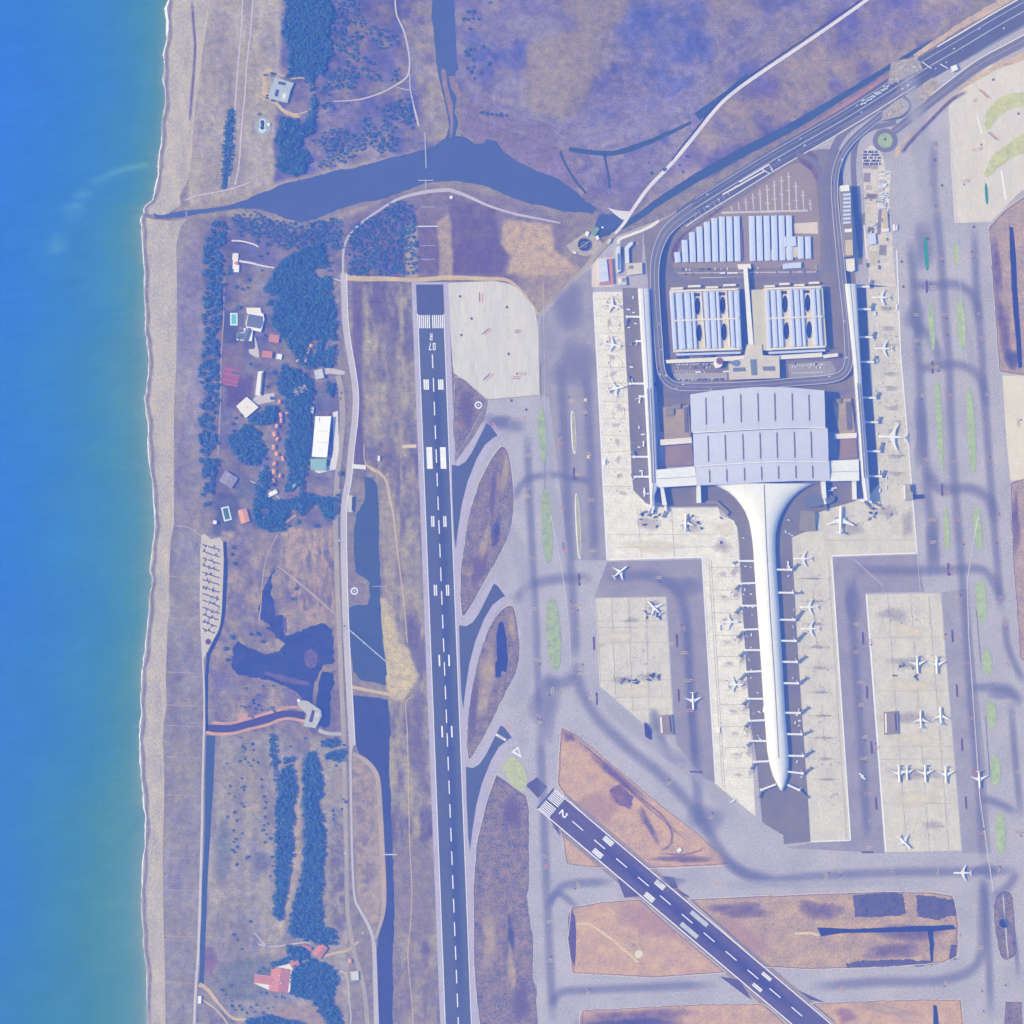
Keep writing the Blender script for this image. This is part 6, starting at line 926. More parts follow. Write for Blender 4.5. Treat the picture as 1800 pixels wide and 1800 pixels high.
e = villa('villa', 'large villa with white walls and slate blue pitched roofs', [('wall', [(437, 550), (463, 551), (465, 562), (459, 584), (434, 578), (432, 570)], 0, 6, M_WROOF), ('wall', [(428, 577), (445, 579), (443, 600), (416, 598), (417, 585), (430, 584)], 0, 5, M_WROOF), ('terrace', [(433, 541), (458, 541), (460, 551), (434, 551)], .1, 3, M_CREAMR)]); gable(e, 448, 565, 22, 26, 100, 6, 3, M_BLUER); gable(e, 435, 588, 12, 24, 20, 5, 2.4, M_BLUER); gable(e, 426, 591, 11, 18, 95, 5, 2.2, M_BLUER)
pool_('turquoise swimming pool of the blue roofed villa', 411, 561, 8, 17, 0); pool_('small light blue pool at the white terrace house', 414, 452, 6, 6, 5); pool_('green water pool beside the orange roofed house', 398, 903, 9, 20, -14, mat('green_pool', (96, 136, 150), .08, .1, .4, .2, .4)); sheet('lawn', rect(420, 563, 18, 22), mat('lawn', (112, 122, 158), .1), .43, label='lawn between pool and blue roofed villa', cat='lawn')
e = villa('villa', 'small white terrace house with a red roof patch', [('terrace', rect(414, 459, 9, 28, 3), .1, 2.6, M_CREAMR), ('wall', rect(416, 472, 9, 13, 5), 0, 4.5, M_WROOF)]); gable(e, 416, 464, 8, 8, 0, 2.7, 2, M_PINKR)
house('house', 'red tiled house with white front terrace east of the villa', 482, 595, 14, 18, 100, 4.5, M_PINKR); house('house', 'red tiled house below the villa drive', 470, 623, 12, 18, 95, 4.5, M_PINKR); block('annex', 'small square white annex in the wood edge', 'annex', rect(491, 627, 9, 9, 10), 4, M_WROOF)
block('long_shed', 'long narrow white shed by the tennis court', 'shed', [(454, 654), (463, 653), (459, 695), (449, 694)], 5, M_WROOF, extras=[([(460, 655), (463, 655), (459, 694), (457, 694)], .3, M_DKROOF, 'roof_gutter')])
block('pavilion', 'square cream pavilion set at an angle', 'pavilion', [(434, 698), (454, 716), (432, 735), (416, 714)], 5, M_CREAMR, extras=[(oval(435, 716, 1.5, 1.5, 0, 8), 1, M_WALL, 'roof_vent')])
tc_ = sheet('tennis_court', rect(406, 662, 30, 32, 12), mat('court_red', (164, 116, 152), .06), .5, label='red tennis court with a green corner', cat='tennis court'); sheet('court_corner', rect(414, 655, 12, 6, 12), mat('court_green', (110, 130, 150), .06), .54, tc_)
for y in (-13, -5, 6, 13): strip('court_line', [(393 - y * .2, 661 + y), (419 - y * .2, 666 + y)], .6, mat('court_line', (196, 160, 186), .05), .57, tc_)
house('house', 'pink and grey roofed house on a slant in the wood', 527, 686, 13, 25, 62, 5, mat('pinkish_roof', (206, 182, 190), .12, .2, .8)); block('pavilion', 'pale roadside pavilion with blue edge', 'pavilion', [(552, 652), (566, 648), (570, 664), (556, 667)], 5, M_WALL)
block('white_hall', 'big white roofed hall beside the dyke road', 'hall', [(555, 733), (582, 733), (575, 803), (549, 802)], 10, mat('bright_white_roof', (250, 250, 250), .02), extras=[([(562, 734), (563, 734), (562, 742), (561, 742)], .3, M_DKROOF, 'roof_vent'), ([(560, 757), (577, 758), (577, 759), (560, 758)], .3, M_WALL, 'roof_seam'), ([(558, 776), (575, 778), (575, 779), (558, 777)], .3, M_WALL, 'roof_seam')])
block('annex', 'teal roofed annex at the end of the white hall', 'annex', [(546, 807), (574, 807), (573, 827), (547, 826)], 7, M_TEALR); block('works_hut', 'small grey hut north of the white hall', 'hut', rect(549, 721, 5, 12, 8), 4, M_WALL)
house('house', 'broad grey and pink roofed house by the wetland', 402, 843, 26, 22, 32, 4.5, mat('mauve_roof', (158, 158, 196), .1, .1, .5)); house('house', 'orange roofed house beside the green pool', 429, 907, 16, 24, -16, 4.5, M_ORR); block('works_hut', 'small white tower hut at the garden corner', 'hut', rect(378, 918, 6, 6, 10), 7, M_WROOF)
block('long_shed', 'slanting white shed among the southern trees', 'shed', rect(478, 868, 7, 20, 62), 4, M_WROOF); block('long_shed', 'pale green roofed shed set on a slant', 'shed', rect(516, 852, 8, 19, 38), 4, M_GREENR)
e = villa('farmhouse', 'large red tiled farmhouse in the southern grove', [('wall', [(448, 1712), (478, 1716), (480, 1700), (505, 1695), (510, 1688), (523, 1686), (527, 1697), (513, 1705), (510, 1744), (475, 1741), (447, 1728)], 0, 4.5, M_CREAMR)], 'farmhouse'); gable(e, 464, 1722, 15, 34, 98, 4.5, 2.5, M_PINKR); gable(e, 492, 1722, 34, 42, 8, 4.5, 4, M_PINKR); gable(e, 518, 1693, 13, 16, 60, 4.5, 2.4, M_PINKR)
for x, y in ((481, 1726), (495, 1727), (491, 1714)): q_ = P(x, y); child(bev_box('roof_vent', 2.4, 2.4, 4, M_WROOF, None, (*q_, 6), 0, .2), e)
house('barn', 'pink tiled barn east of the farmhouse', 563, 1671, 17, 24, 35, 4.5, M_PINKR, 'barn'); house('house', 'small red roofed hut at the farm drive', 616, 1689, 7, 7, 10, 3.5, M_ORR); house('house', 'narrow pink roof behind the barn', 539, 1664, 6, 18, 110, 3.5, M_PINKR); block('works_hut', 'pale twin roofed hut by the southern road', 'hut', [(616, 1708), (630, 1707), (631, 1722), (618, 1723)], 3.5, M_WALL); block('works_hut', 'white hut at the end of the canal', 'hut', rect(351, 1757, 6, 13, 3), 4, M_WROOF)
e = villa('pump_house', 'pale concrete pump house with a dark roof slot', [('wall', [(541, 1232), (564, 1248), (566, 1258), (555, 1280), (533, 1276), (540, 1256), (523, 1238), (523, 1230)], 0, 4, mat('pump_concrete', (190, 194, 206), .06)), ('roof_slot', [(549, 1247), (554, 1250), (549, 1270), (543, 1268)], 4, 4.2, M_GLASS), ('roof_unit', rect(525, 1231, 5, 5, 10), 4, 6, M_WROOF), ('roof_unit', rect(558, 1256, 10, 9, 25), 4, 5.5, M_WALL)], 'pump house')
block('sluice', 'pale sluice building on the dyke pond', 'sluice', [(613, 871), (621, 872), (620, 900), (612, 899)], 4, M_WALL, extras=[([(619, 873), (622, 873), (621, 898), (618, 898)], .2, M_GLASS, 'roof_slot')]); block('works_hut', 'white hut in the runway scrub', 'hut', rect(666, 806, 4, 9, 2), 3, M_WROOF); block('works_hut', 'white equipment cabin on the orange soil', 'cabin', rect(1194, 1494, 8, 6, -40), 3, M_WROOF)
br = empty('footbridge', (*P(633, 819), 0)); tag(br, 'white slatted bridge over the ditch beside the white hall', 'footbridge'); child(solid('deck', [(619, 816), (643, 818), (643, 825), (619, 823)], .6, 1.1, M_CREAMR), br)
for k in range(11): x = 620.5 + k * 2.1; child(solid('plank', [(x, 815.5 + k * .17), (x + 1.1, 815.6 + k * .17), (x + 1.1, 823.6 + k * .17), (x, 823.4 + k * .17)], 1.1, 1.25, M_WROOF), br)
# boardwalk over the pond, lock gates, approach-light piers
bw = empty('boardwalk', (*P(648, 1136), 0)); tag(bw, 'thin white boardwalk slanting across the pond', 'boardwalk'); child(strip('deck', [(614, 1107), (682, 1166)], 1.6, M_WORNW, 1.2, bw), bw)
for x, y in ((621, 1113), (640, 1130), (661, 1148)): child(solid('platform', oval(x, y, 1.8, 1.8, 0, 8), .3, 1.3, M_WORNW), bw)
for pts, wd, lab in (([(747, 232), (749, 296)], 1.6, 'pale approach light pier reaching into the lagoon'), ([(673, 1502), (698, 1502)], 2.2, 'white weir across the southern drain'), ([(327, 371), (328, 379)], 1.2, 'small white footbridge at the river mouth'), ([(655, 1031), (680, 1030)], .9, 'faint pipe crossing the pond')):
    e = empty('jetty', (*P(*pts[0]), 0)); tag(e, lab, 'jetty'); child(strip('deck', pts, wd, M_WORNW, 1.4, e), e)
    for t_ in (.1, .5, .9): q_ = np.array(pts[0]) * (1 - t_) + np.array(pts[1]) * t_; x, y = P(*q_); child(bev_box('pile', .5, .5, 1.4, M_WALL, None, (x, y, 0), 0, 0), e)
e = empty('approach_light_bar', (*P(748, 318), 0)); tag(e, 'T shaped light bar standing at the lagoon edge', 'light bar'); child(strip('stem', [(748, 317), (749, 332)], 1.4, M_WORNW, 1.4, e), e); child(strip('crossbar', [(735, 317), (762, 317)], 1.4, M_WORNW, 1.5, e), e)
for y, w_, lab in ((398, 18, 'brightest white light bar above the runway'), (364, 12, 'faint light bar nearest the dyke road'), (432, 12, 'light bar over the brown strip, middle one'), (456, 12, 'light bar over the brown strip, nearest the runway')):
    e = empty('approach_light_bar', (*P(752, y), 0)); tag(e, lab, 'light bar'); child(strip('crossbar', [(752 - w_, y), (752 + w_, y - .3)], 1.5 if y == 398 else .8, M_WHITE if y == 398 else M_WORNW, 1.5, e), e)
    for k in range(5): x, yy_ = P(752 - w_ + k * w_ / 2, y); child(cyl('lamp', .5, .5, M_WHITE, None, (x, yy_, 1.5), 6), e)
for x, y, lab in ((841, 712, 'white ring beacon on the scrub triangle'), (623, 1039, 'white ring beacon on the pond spit')):
    e = empty('ring_beacon', (*P(x, y), 0)); tag(e, lab, 'beacon'); vv, ff = ribbon([(x + 5.4 * math.cos(a), y + 5.4 * math.sin(a)) for a in np.linspace(0, 6.2832, 33)], 2.4, 1.3); child(link('ring', mesh('ring', vv, ff), M_WHITE), e); cyl('hub', 2.2, 2.5, M_WALL, e, (0, 0, .7), 12)
block('works_hut', 'white hut on the lagoon bend of the dyke road', 'hut', rect(793, 347, 5, 5, 20), 3, M_WROOF)
# beach car park
cpk = sheet('car_park', cr([(354, 944), (372, 948), (392, 953), (391, 1050), (388, 1090), (384, 1108), (375, 1125), (363, 1148), (357, 1156), (355, 1100), (352, 1040)], True, 3), mat('car_park_gravel', (204, 198, 202), .06, .05, .3), .5, label='pale gravel beach car park with slanting rows', cat='car park')
CPROWS = []
for k in range(13):
    y = 956 + k * 12.4; xr = min(388, 391 - max(0, y - 1060) * .25)
    if y < 1106:
        v, f = ribbon([(356, y), (xr - 2, y + (xr - 356) * .33)], 1.6, 1.1); r_ = strip('hedge_row', rough([(356, y), (xr - 2, y + (xr - 356) * .33)], 2.5, .5, k, False), 1.8, mat('row_shrubs', (112, 106, 134), .3, .3, 1), 1.0, cpk); CPROWS.append((356, y, xr - 2, y + (xr - 356) * .33))
sheet('turning_circle', oval(366, 1128, 5, 5), mat('row_shrubs', (112, 106, 134)), .9, cpk)
# ================================================================ JET BRIDGES
M_BRW = mat('bridge_white', (238, 240, 244), .03); M_BRT = mat('bridge_tunnel', (136, 148, 186), .08, .3, 1.2); M_BRK = mat('bridge_column', (150, 150, 166), .05)
def jet_bridge(lab, x0, y0, x1, y1, dx, dy, grp):
    """fixed walkway from the pier (x0,y0) to (x1,y1), rotunda, then telescopic tunnel by (dx,dy) px to the cab"""
    a, b = Vector(P(x0, y0)), Vector(P(x1, y1)); c = b + Vector((dx * S, -dy * S)); e = empty('jet_bridge', (b.x, b.y, 0)); tag(e, lab, 'jet bridge', grp)
    def box(nm, p, q, w_, z0, z1, h, m):
        d = q - p; ln = d.length; o = bev_box(nm, ln, w_, h, m, e, ((p.x + q.x) / 2 - b.x, (p.y + q.y) / 2 - b.y, (z0 + z1) / 2), math.atan2(d.y, d.x), .2, -math.atan2(z1 - z0, ln)); return o
    box('walkway', a, b, 4.2, 6, 6, 3.2, M_BRW); cyl('rotunda', 3.3, 4.4, M_BRW, e, (0, 0, 5.4), 12, 2.9); cyl('column', .9, 5.4, M_BRK, e, (0, 0, 0), 8)
    d = (c - b).normalized(); m_ = b + (c - b) * .5; box('tunnel', b + d * 2.5, m_ + d * 1, 3.6, 5.8, 5.0, 3.0, M_BRT); box('tunnel', m_, c, 3.0, 5.0, 4.2, 2.6, M_BRT); bev_box('cab', 4.2, 4.4, 3.4, M_BRT, e, (c.x - b.x, c.y - b.y, 3.6), math.atan2(d.y, d.x), .3); bev_box('wheel_bogie', 1.4, 3.2, 3.6, M_BRK, e, (m_.x - b.x, m_.y - b.y, .3), math.atan2(d.y, d.x), .2)
    n_ = Vector((-d.y, d.x)); bev_box('stair', 1.2, 5, 3.4, M_BRW, e, (c.x - b.x + n_.x * 3.4, c.y - b.y + n_.y * 3.4, .3), math.atan2(d.y, d.x), .1); box('service_catwalk', b + n_ * 3 * 1.0, b + n_ * 8 + d * 2, 1.4, 4, 4, .5, M_BRW); return e
o11 = ordn[:11]
for k, (y, dx, dy) in enumerate(((986, -10, 3), (1024.5, -9, 9), (1064.5, -12, 12), (1105.5, -11, 13), (1142.5, -10, 10), (1179.5, -12, 13), (1228, -10, 9), (1265.5, -9, 10), (1302, -8, 8), (1337.5, -5, 12))):
    xp = interp(le, y); jet_bridge('%s jet bridge from the hall on the seaward side of the long pier' % o11[k], xp + 2, y, xp - 26, y + 1.2 * (k % 2), dx, dy, 'long pier seaward jet bridges')
for k, (y, dx, dy) in enumerate(((1001, 11, -9), (1041.5, 14, 0), (1089, 13, -15), (1126, 14, -13), (1163, 14, -9), (1200.5, 14, -9), (1252.5, 14, -9), (1290, 15, -5), (1328, 15, -8), (1356, 14, -9))):
    xp = interp(re_, y); jet_bridge('%s jet bridge from the hall on the inland side of the long pier' % o11[k], xp - 2, y, xp + 25, y + (3 if k == 9 else .4), dx, dy, 'long pier inland jet bridges')
jet_bridge('jet bridge at the pier tip bent towards the sea', 1364, 1378, 1338, 1388, -4, 13, 'pier tip jet bridges'); jet_bridge('jet bridge at the pier tip bent inland', 1384, 1379, 1404, 1388, 14, 13, 'pier tip jet bridges')
EPL = [(500, 1484)]
for k, (y, dx, dy) in enumerate(((504, 5, -10), (543.5, 5, -9), (592.5, 5, -8), (636, 5, -9), (699, 6, -8), (742, 5, -8), (793, 5, -14), (837, 6, -9))):
    xp = float(np.interp(y, (500, 690, 780, 850, 880), (1504, 1515, 1522, 1527, 1529))); jet_bridge('%s jet bridge from the garages end of the inland side pier' % o11[k], xp - 2, y, xp + 22, y + .5, dx, dy, 'inland side pier jet bridges')
for k, (y, dx, dy, ln) in enumerate(((557, -3, 14, 22), (600, -10, 2, 8), (674.5, -3, -12, 24), (697, -8, 2, 8), (803, -2, -9, 24), (838, -6, -3, 24))):
    xp = float(np.interp(y, (508, 700, 850, 889), (1121, 1133, 1141, 1143))); jet_bridge('%s jet bridge from the garages end of the seaward side pier' % o11[k], xp + 2, y, xp - ln, y, dx, dy, 'seaward side pier jet bridges')
for k, (x0, y0, x1, y1, dx, dy) in enumerate(((1146, 888, 1140, 897, -12, 4), (1150, 888, 1146, 900, -7, 5), (1169, 886, 1170, 896, -5, 12), (1500, 876, 1517, 880, 14, 14), (1522, 878, 1530, 882, 14, 6), (1448, 876, 1450, 884, 2, 12))):
    jet_bridge(('%s of the stubby jet bridges in the corner of the seaward apron' % o11[k]) if k < 3 else ('%s of the stubby jet bridges in the corner of the inland apron' % o11[k - 3]), x0, y0, x1, y1, dx, dy, 'corner jet bridges')

# ================================================================ AIRLINERS
M_FUS = mat('fuselage_white', (250, 250, 252), .02, .1, .5, .35, .4); M_WING = mat('wing_grey', (236, 240, 246), .04, .1, .5, .4, .4); M_ENG = mat('engine_grey', (170, 176, 196), .05)
FINS = {'white': M_FUS, 'navy': mat('fin_navy', (78, 92, 150), .05), 'red': mat('fin_red', (210, 96, 110), .05), 'yellow': mat('fin_yellow', (226, 206, 120), .05), 'blue': mat('fin_blue', (96, 130, 200), .05), 'teal': mat('fin_teal', (110, 160, 176), .05), 'grey': M_ENG}
def fus_mesh(L_, r_):
    st = [(.5, .02), (.49, .28), (.47, .55), (.44, .8), (.40, .96), (.36, 1), (-.1, 1), (-.2, .95), (-.3, .78), (-.4, .5), (-.47, .26), (-.5, .1)]; N = 12; v = []; f = []
    for i, (x, k) in enumerate(st):
        up = .0 if x > -.1 else (1 - k) * .55
        for j in range(N): a = 6.28319 * j / N; v.append((x * L_, r_ * k * math.cos(a), r_ * 1.45 + 2.2 + r_ * up + r_ * k * math.sin(a)))
    for i in range(len(st) - 1):
        for j in range(N): f.append((i * N + j, i * N + (j + 1) % N, (i + 1) * N + (j + 1) % N, (i + 1) * N + j))
    f.append(tuple(range(N))); f.append(tuple((len(st) - 1) * N + j for j in range(N))[::-1]); return mesh('fuselage', v, f, True)
def slab(nm, pts, t_):
    """tapered lifting surface from (x, y, z) outline with thickness t_"""
    n_ = len(pts); v = [(x, y, z + t_ / 2) for x, y, z in pts] + [(x, y, z - t_ / 2) for x, y, z in pts]; f = [tuple(range(n_)), tuple(range(n_, 2 * n_))[::-1]] + [(i, n_ + i, n_ + (i + 1) % n_, (i + 1) % n_) for i in range(n_)]
    me = mesh(nm, v, f); bm = bmesh.new(); bm.from_mesh(me); bmesh.ops.recalc_face_normals(bm, faces=bm.faces); bm.to_mesh(me); bm.free(); return me
PLANE = {}
def plane_meshes(kind):
    if kind in PLANE: return PLANE[kind]
    L_, sp, r_ = {'n': (40, 36, 2.1), 'w': (62, 60, 3.0), 'r': (34, 28, 1.7)}[kind]; h = sp / 2; cr_ = L_ * .19; z = r_ * 1.1 + 1.7; d = {}
    d['fuselage'] = [fus_mesh(L_, r_)]
    d['wing'] = [slab('wing', [(L_ * .09, s * r_ * .6, z), (-L_ * .06, s * h * .62, z + .9), (-L_ * .165, s * h, z + 1.8), (-L_ * .2, s * h, z + 1.8), (-L_ * .125, s * h * .38, z + .5), (-L_ * .12, s * r_ * .6, z)], .45) for s in (-1, 1)]
    d['tailplane'] = [slab('tailplane', [(-L_ * .40, s * .4, z + r_ * .9), (-L_ * .47, s * h * .36, z + r_ + .5), (-L_ * .495, s * h * .36, z + r_ + .5), (-L_ * .475, s * .4, z + r_ * .9)], .3) for s in (-1, 1)]
    fz = r_ * 2.2 + 2.2; v = [(-L_ * .36, fz), (-L_ * .455, fz + L_ * .14), (-L_ * .505, fz + L_ * .14), (-L_ * .47, fz)]; d['fin'] = [mesh('fin', [(x, -.18, q) for x, q in v] + [(x, .18, q) for x, q in v], [(0, 1, 2, 3), (7, 6, 5, 4), (0, 4, 5, 1), (1, 5, 6, 2), (2, 6, 7, 3), (3, 7, 4, 0)])]
    d['engine'] = []
    for s in (-1, 1):
        N = 10; er = r_ * .52; ex_, ey = (L_ * .055, s * h * .34) if kind != 'r' else (-L_ * .3, s * (r_ + er)); ez = z - .6 if kind != 'r' else z + r_; v = []; f = []
        for x, k in ((L_ * .05, .85), (L_ * .035, 1), (-L_ * .02, .95), (-L_ * .05, .6)):
            for j in range(N): a = 6.28319 * j / N; v.append((ex_ + x, ey + er * k * math.cos(a), ez + er * k * math.sin(a)))
        for i in range(3):
            for j in range(N): f.append((i * N + j, i * N + (j + 1) % N, (i + 1) * N + (j + 1) % N, (i + 1) * N + j))
        f.append(tuple(range(N))); f.append(tuple(3 * N + j for j in range(N))[::-1]); d['engine'].append(mesh('engine', v, f, True))
    d['landing_gear'] = [mesh('landing_gear', [(x + a, y + b, q) for a in (-.5, .5) for b in (-.35, .35) for q in (0, z)], [(0, 1, 3, 2), (4, 6, 7, 5), (0, 4, 5, 1), (2, 3, 7, 6), (0, 2, 6, 4), (1, 5, 7, 3)]) for x, y in ((L_ * .36, 0), (-L_ * .05, r_ * 1.2), (-L_ * .05, -r_ * 1.2))]
    for k, ms in d.items():
        for m_ in ms: m_.materials.append({'fuselage': M_FUS, 'wing': M_WING, 'tailplane': M_WING, 'fin': M_FUS, 'engine': M_ENG, 'landing_gear': M_BRK}[k])
    PLANE[kind] = d; return d
def airliner(x, y, hx, hy, kind, fin, lab, grp='airliners at the airport', sc_=1.0):
    e = empty('airliner', (*P(x, y), .95), math.atan2(-hy, hx)); tag(e, lab, 'airliner', grp); e.scale = (sc_,) * 3
    for k, ms in plane_meshes(kind).items():
        for m_ in ms:
            o = link(k, m_, None, e)
            if k in ('fin',) and fin != 'white': o.material_slots[0].link = 'OBJECT'; o.material_slots[0].material = FINS[fin]
    return e
for a in ((1090, 1005, 15, -12, 'n', 'teal', 'white airliner taxiing on a slant above the five sided stand'), (1205, 918, .5, -16, 'n', 'white', 'airliner parked nose up on the seaward apron corner'), (1218, 1232, .6, 15, 'n', 'white', 'white airliner taxiing tail up beside the seaward gates'), (1150, 1068, -12, -12, 'n', 'navy', 'airliner on the upper corner of the five sided stand'),
          (1283, 1093, 15, 0, 'n', 'navy', 'airliner nosed in at a seaward gate, nearer the hall'), (1291, 1203, 15, 0, 'n', 'navy', 'airliner nosed in at a seaward gate, nearer the pier tip'), (1410, 982, -15, 0, 'n', 'navy', 'airliner nosed in at the first inland gate of the long pier'), (1421, 1067, -15, 0, 'n', 'yellow', 'upper of two neighbouring airliners at inland gates'), (1423, 1105, -15, 0, 'n', 'yellow', 'lower of two neighbouring airliners at inland gates'),
          (1477, 914, .5, -20, 'w', 'white', 'wide body jet parked nose up on the inland apron corner'), (1548, 523, -16, 0, 'n', 'navy', 'airliner at the upper gate of the inland side pier'), (1552, 613, -16, 0, 'n', 'navy', 'airliner at the middle gate of the inland side pier'), (1567, 768, -25, -1, 'w', 'navy', 'long wide body jet at the inland side pier'),
          (1612, 1168, .6, 15, 'n', 'white', 'airliner in the top row of the long stand, seaward one'), (1646, 1169, .6, 15, 'n', 'white', 'airliner in the top row of the long stand, inland one'), (1618, 1264, -.6, -15, 'n', 'white', 'airliner in the middle row of the long stand, seaward one'), (1653, 1258, -.6, -15, 'n', 'blue', 'airliner in the middle row of the long stand, inland one'),
          (1580, 1360, .6, 15, 'n', 'white', 'airliner in the bottom row of the long stand beside the small jet'), (1594, 1358, .3, 15, 'r', 'white', 'small jet squeezed between two airliners'), (1626, 1360, .6, 15, 'n', 'white', 'airliner in the middle of the bottom row'), (1662, 1362, .6, 15, 'n', 'white', 'airliner at the inland end of the bottom row'), (1721, 1370, 1, 16, 'n', 'red', 'taxiing airliner with a red patch by its tail'),
          (1589, 1480, 12, 12, 'n', 'white', 'airliner parked on a slant at the foot of the long stand'), (1691, 1534, -16, 0, 'n', 'white', 'white airliner taxiing along the lower taxiway'), (1076, 537, 12, 3, 'n', 'white', 'pale airliner on the uppermost seaward stand'), (1077, 606, 12, 2, 'n', 'white', 'pale airliner on the middle seaward stand'), (1083, 683, 12, -3, 'n', 'white', 'pale airliner on the lowest seaward stand')):
    airliner(*a)
soft_spot('painted_panel', 1714, 1358, 7, 7, amat('red_panel', (206, 150, 150), .8), 1.14, taxi)
# ================================================================ VEHICLES
def veh_mesh(nm, L_, W_, H_, cab):
    """car / van / bus body with bonnet, cabin and wheels"""
    pr = {'car': [(-.5, .25), (-.5, .62), (-.42, .68), (-.33, 1), (.12, 1), (.26, .66), (.47, .58), (.5, .45), (.5, .25)], 'van': [(-.5, .18), (-.5, 1), (.3, 1), (.42, .62), (.5, .55), (.5, .18)], 'bus': [(-.5, .12), (-.5, 1), (.49, 1), (.5, .9), (.5, .12)]}[cab]
    n_ = len(pr); v = [(x * L_, -W_ / 2, z * H_) for x, z in pr] + [(x * L_, W_ / 2, z * H_) for x, z in pr]; f = [tuple(range(n_)), tuple(range(n_, 2 * n_))[::-1]] + [(i, n_ + i, n_ + (i + 1) % n_, (i + 1) % n_) for i in range(n_)]
    for x in (-.32, .32):
        for s in (-1, 1):
            b = len(v); r_ = .17 * H_ + .12; v += [(x * L_ + r_ * math.cos(1.0472 * i), s * W_ * .5, r_ + r_ * math.sin(1.0472 * i)) for i in range(6)] + [(x * L_ + r_ * math.cos(1.0472 * i), s * W_ * .42, r_ + r_ * math.sin(1.0472 * i)) for i in range(6)]
            f += [tuple(b + i for i in range(6))] + [(b + i, b + 6 + i, b + 6 + (i + 1) % 6, b + (i + 1) % 6) for i in range(6)]
    me = mesh(nm, v, f); bm = bmesh.new(); bm.from_mesh(me); bmesh.ops.recalc_face_normals(bm, faces=bm.faces); bm.to_mesh(me); bm.free(); return me
PAINT = [mat('paint_%s' % n_, c, .03, .3, 1, .35, .5) for n_, c in (('white', (246, 246, 248)), ('silver', (206, 210, 222)), ('black', (84, 90, 116)), ('grey', (140, 146, 170)), ('blue', (86, 106, 176)), ('red', (190, 110, 120)))]
VM = {}
def vehicle(name, lab, grp, x, y, deg, kind, col, z=.98, cat=None):
    k = (kind, col)
    if k not in VM: VM[k] = veh_mesh(name, *{'car': (4.6, 2.0, 1.5, 'car'), 'van': (6.5, 2.4, 2.5, 'van'), 'bus': (12.5, 2.9, 3.1, 'bus'), 'lorry': (9, 2.8, 3.4, 'van')}[kind]); VM[k].materials.append(PAINT[col])
    o = link(name, VM[k], None); o.location = (*P(x, y), z); o.rotation_euler = (0, 0, R(deg)); tag(o, lab, cat or kind, grp); return o
rv = random.Random(12)
for (xa, ya, xb, yb) in CPROWS:
    for k in range(rv.randint(3, 5)): t_ = rv.uniform(.05, .95); vehicle('car', 'small car parked along the slanting rows of the beach car park', 'cars in the beach car park', xa + (xb - xa) * t_, ya + (yb - ya) * t_ + rv.choice((-2.6, 2.6)), 70 + rv.uniform(-4, 4), 'car', rv.choice((0, 1, 2, 3, 4)), .55)
hq = np.array(cr(hw)); ht = np.gradient(hq, axis=0)
for k in range(34):
    i = rv.randint(6, len(hq) - 8); t_ = ht[i] / np.hypot(*ht[i]); off = rv.choice((-13, -9, -5, 5, 9, 12)); p_ = hq[i] + np.array((-t_[1], t_[0])) * off
    vehicle('car', 'car driving on the motorway towards or from the terminal', 'cars on the motorway', p_[0], p_[1], math.degrees(math.atan2(-t_[1], t_[0])) + (180 if off > 0 else 0), 'car', rv.choice((0, 0, 1, 2, 3)))
for k in range(9): x = 1515 + k * 5.4; vehicle('van', 'white vehicle in the queue at the motorway toll lanes', 'vehicles queuing at the toll lanes', x, 184 - k * 3.6 + rv.uniform(-1.5, 1.5), 32, 'van', 0, cat='van'); vehicle('van', 'white vehicle in the queue at the motorway toll lanes', 'vehicles queuing at the toll lanes', x + 2, 178 - k * 3.4 + rv.uniform(-1.5, 1.5), 32, 'van', rv.choice((0, 1)), cat='van')
for k in range(44):
    side = k % 2; y = rv.uniform(905, 1370); xp = interp(le, y) if side == 0 else interp(re_, y); x = xp - rv.uniform(4, 22) if side == 0 else xp + rv.uniform(14, 30)
    vehicle('service_van', 'small white ground service vehicle beside the long pier', 'service vehicles beside the long pier', x, y, rv.uniform(0, 360), rv.choice(('van', 'car')), rv.choice((0, 0, 0, 1)), .7, 'service vehicle')
for k in range(34):
    y = rv.uniform(520, 870); s_ = k % 2; x = float(np.interp(y, (508, 700, 889), (1108, 1120, 1132))) + rv.uniform(-8, 8) if s_ == 0 else float(np.interp(y, (500, 880), (1532, 1552))) + rv.uniform(-5, 8)
    vehicle('service_van', 'small white ground service vehicle beside the side piers', 'service vehicles beside the side piers', x, y, rv.choice((90, 0)) + rv.uniform(-8, 8), rv.choice(('van', 'lorry')), 0, .7, 'service vehicle')
for k, (x, y, d) in enumerate(((1131, 780, 87), (1132, 862, 80), (1133, 868, 80), (1342, 1247, 86), (1265, 1103, 90), (1264, 1283, 88), (1063, 812, 87), (1576, 540, 87), (1576, 400, 87), (1460, 862, 8), (1466, 858, 8), (1150, 530, 86), (1155, 529, 86), (1227, 654, 3), (1276, 653, 3), (1285, 480, 2), (1292, 480, 2), (1514, 1362, -30), (1517, 1367, -30), (1288, 1408, 35), (1270, 480, 2), (1385, 992, 80), (1386, 999, 70))):
    vehicle('bus', 'long white bus or tug on the airport pavement', 'buses and tugs on the airport pavement', x, y, d, 'bus', 0, 1.1, 'bus')
for k in range(46): x = rv.uniform(1200, 1440); vehicle('car', 'car parked in the bays below the covered car park', 'cars below the covered car park', x, 474 + rv.choice((0, 8)) - (x - 1200) * .02, 90, 'car', rv.choice((0, 1, 2, 2, 3, 4)))
for k in range(40): x = 1194 + k * 2.0; vehicle('car', 'car parked in the row in front of the station hall', 'cars in front of the station hall', x, 668.5 - k * .05 + rv.uniform(-.4, .4), 85, 'car', rv.choice((1, 2, 2, 3, 4))) if k % 5 else None
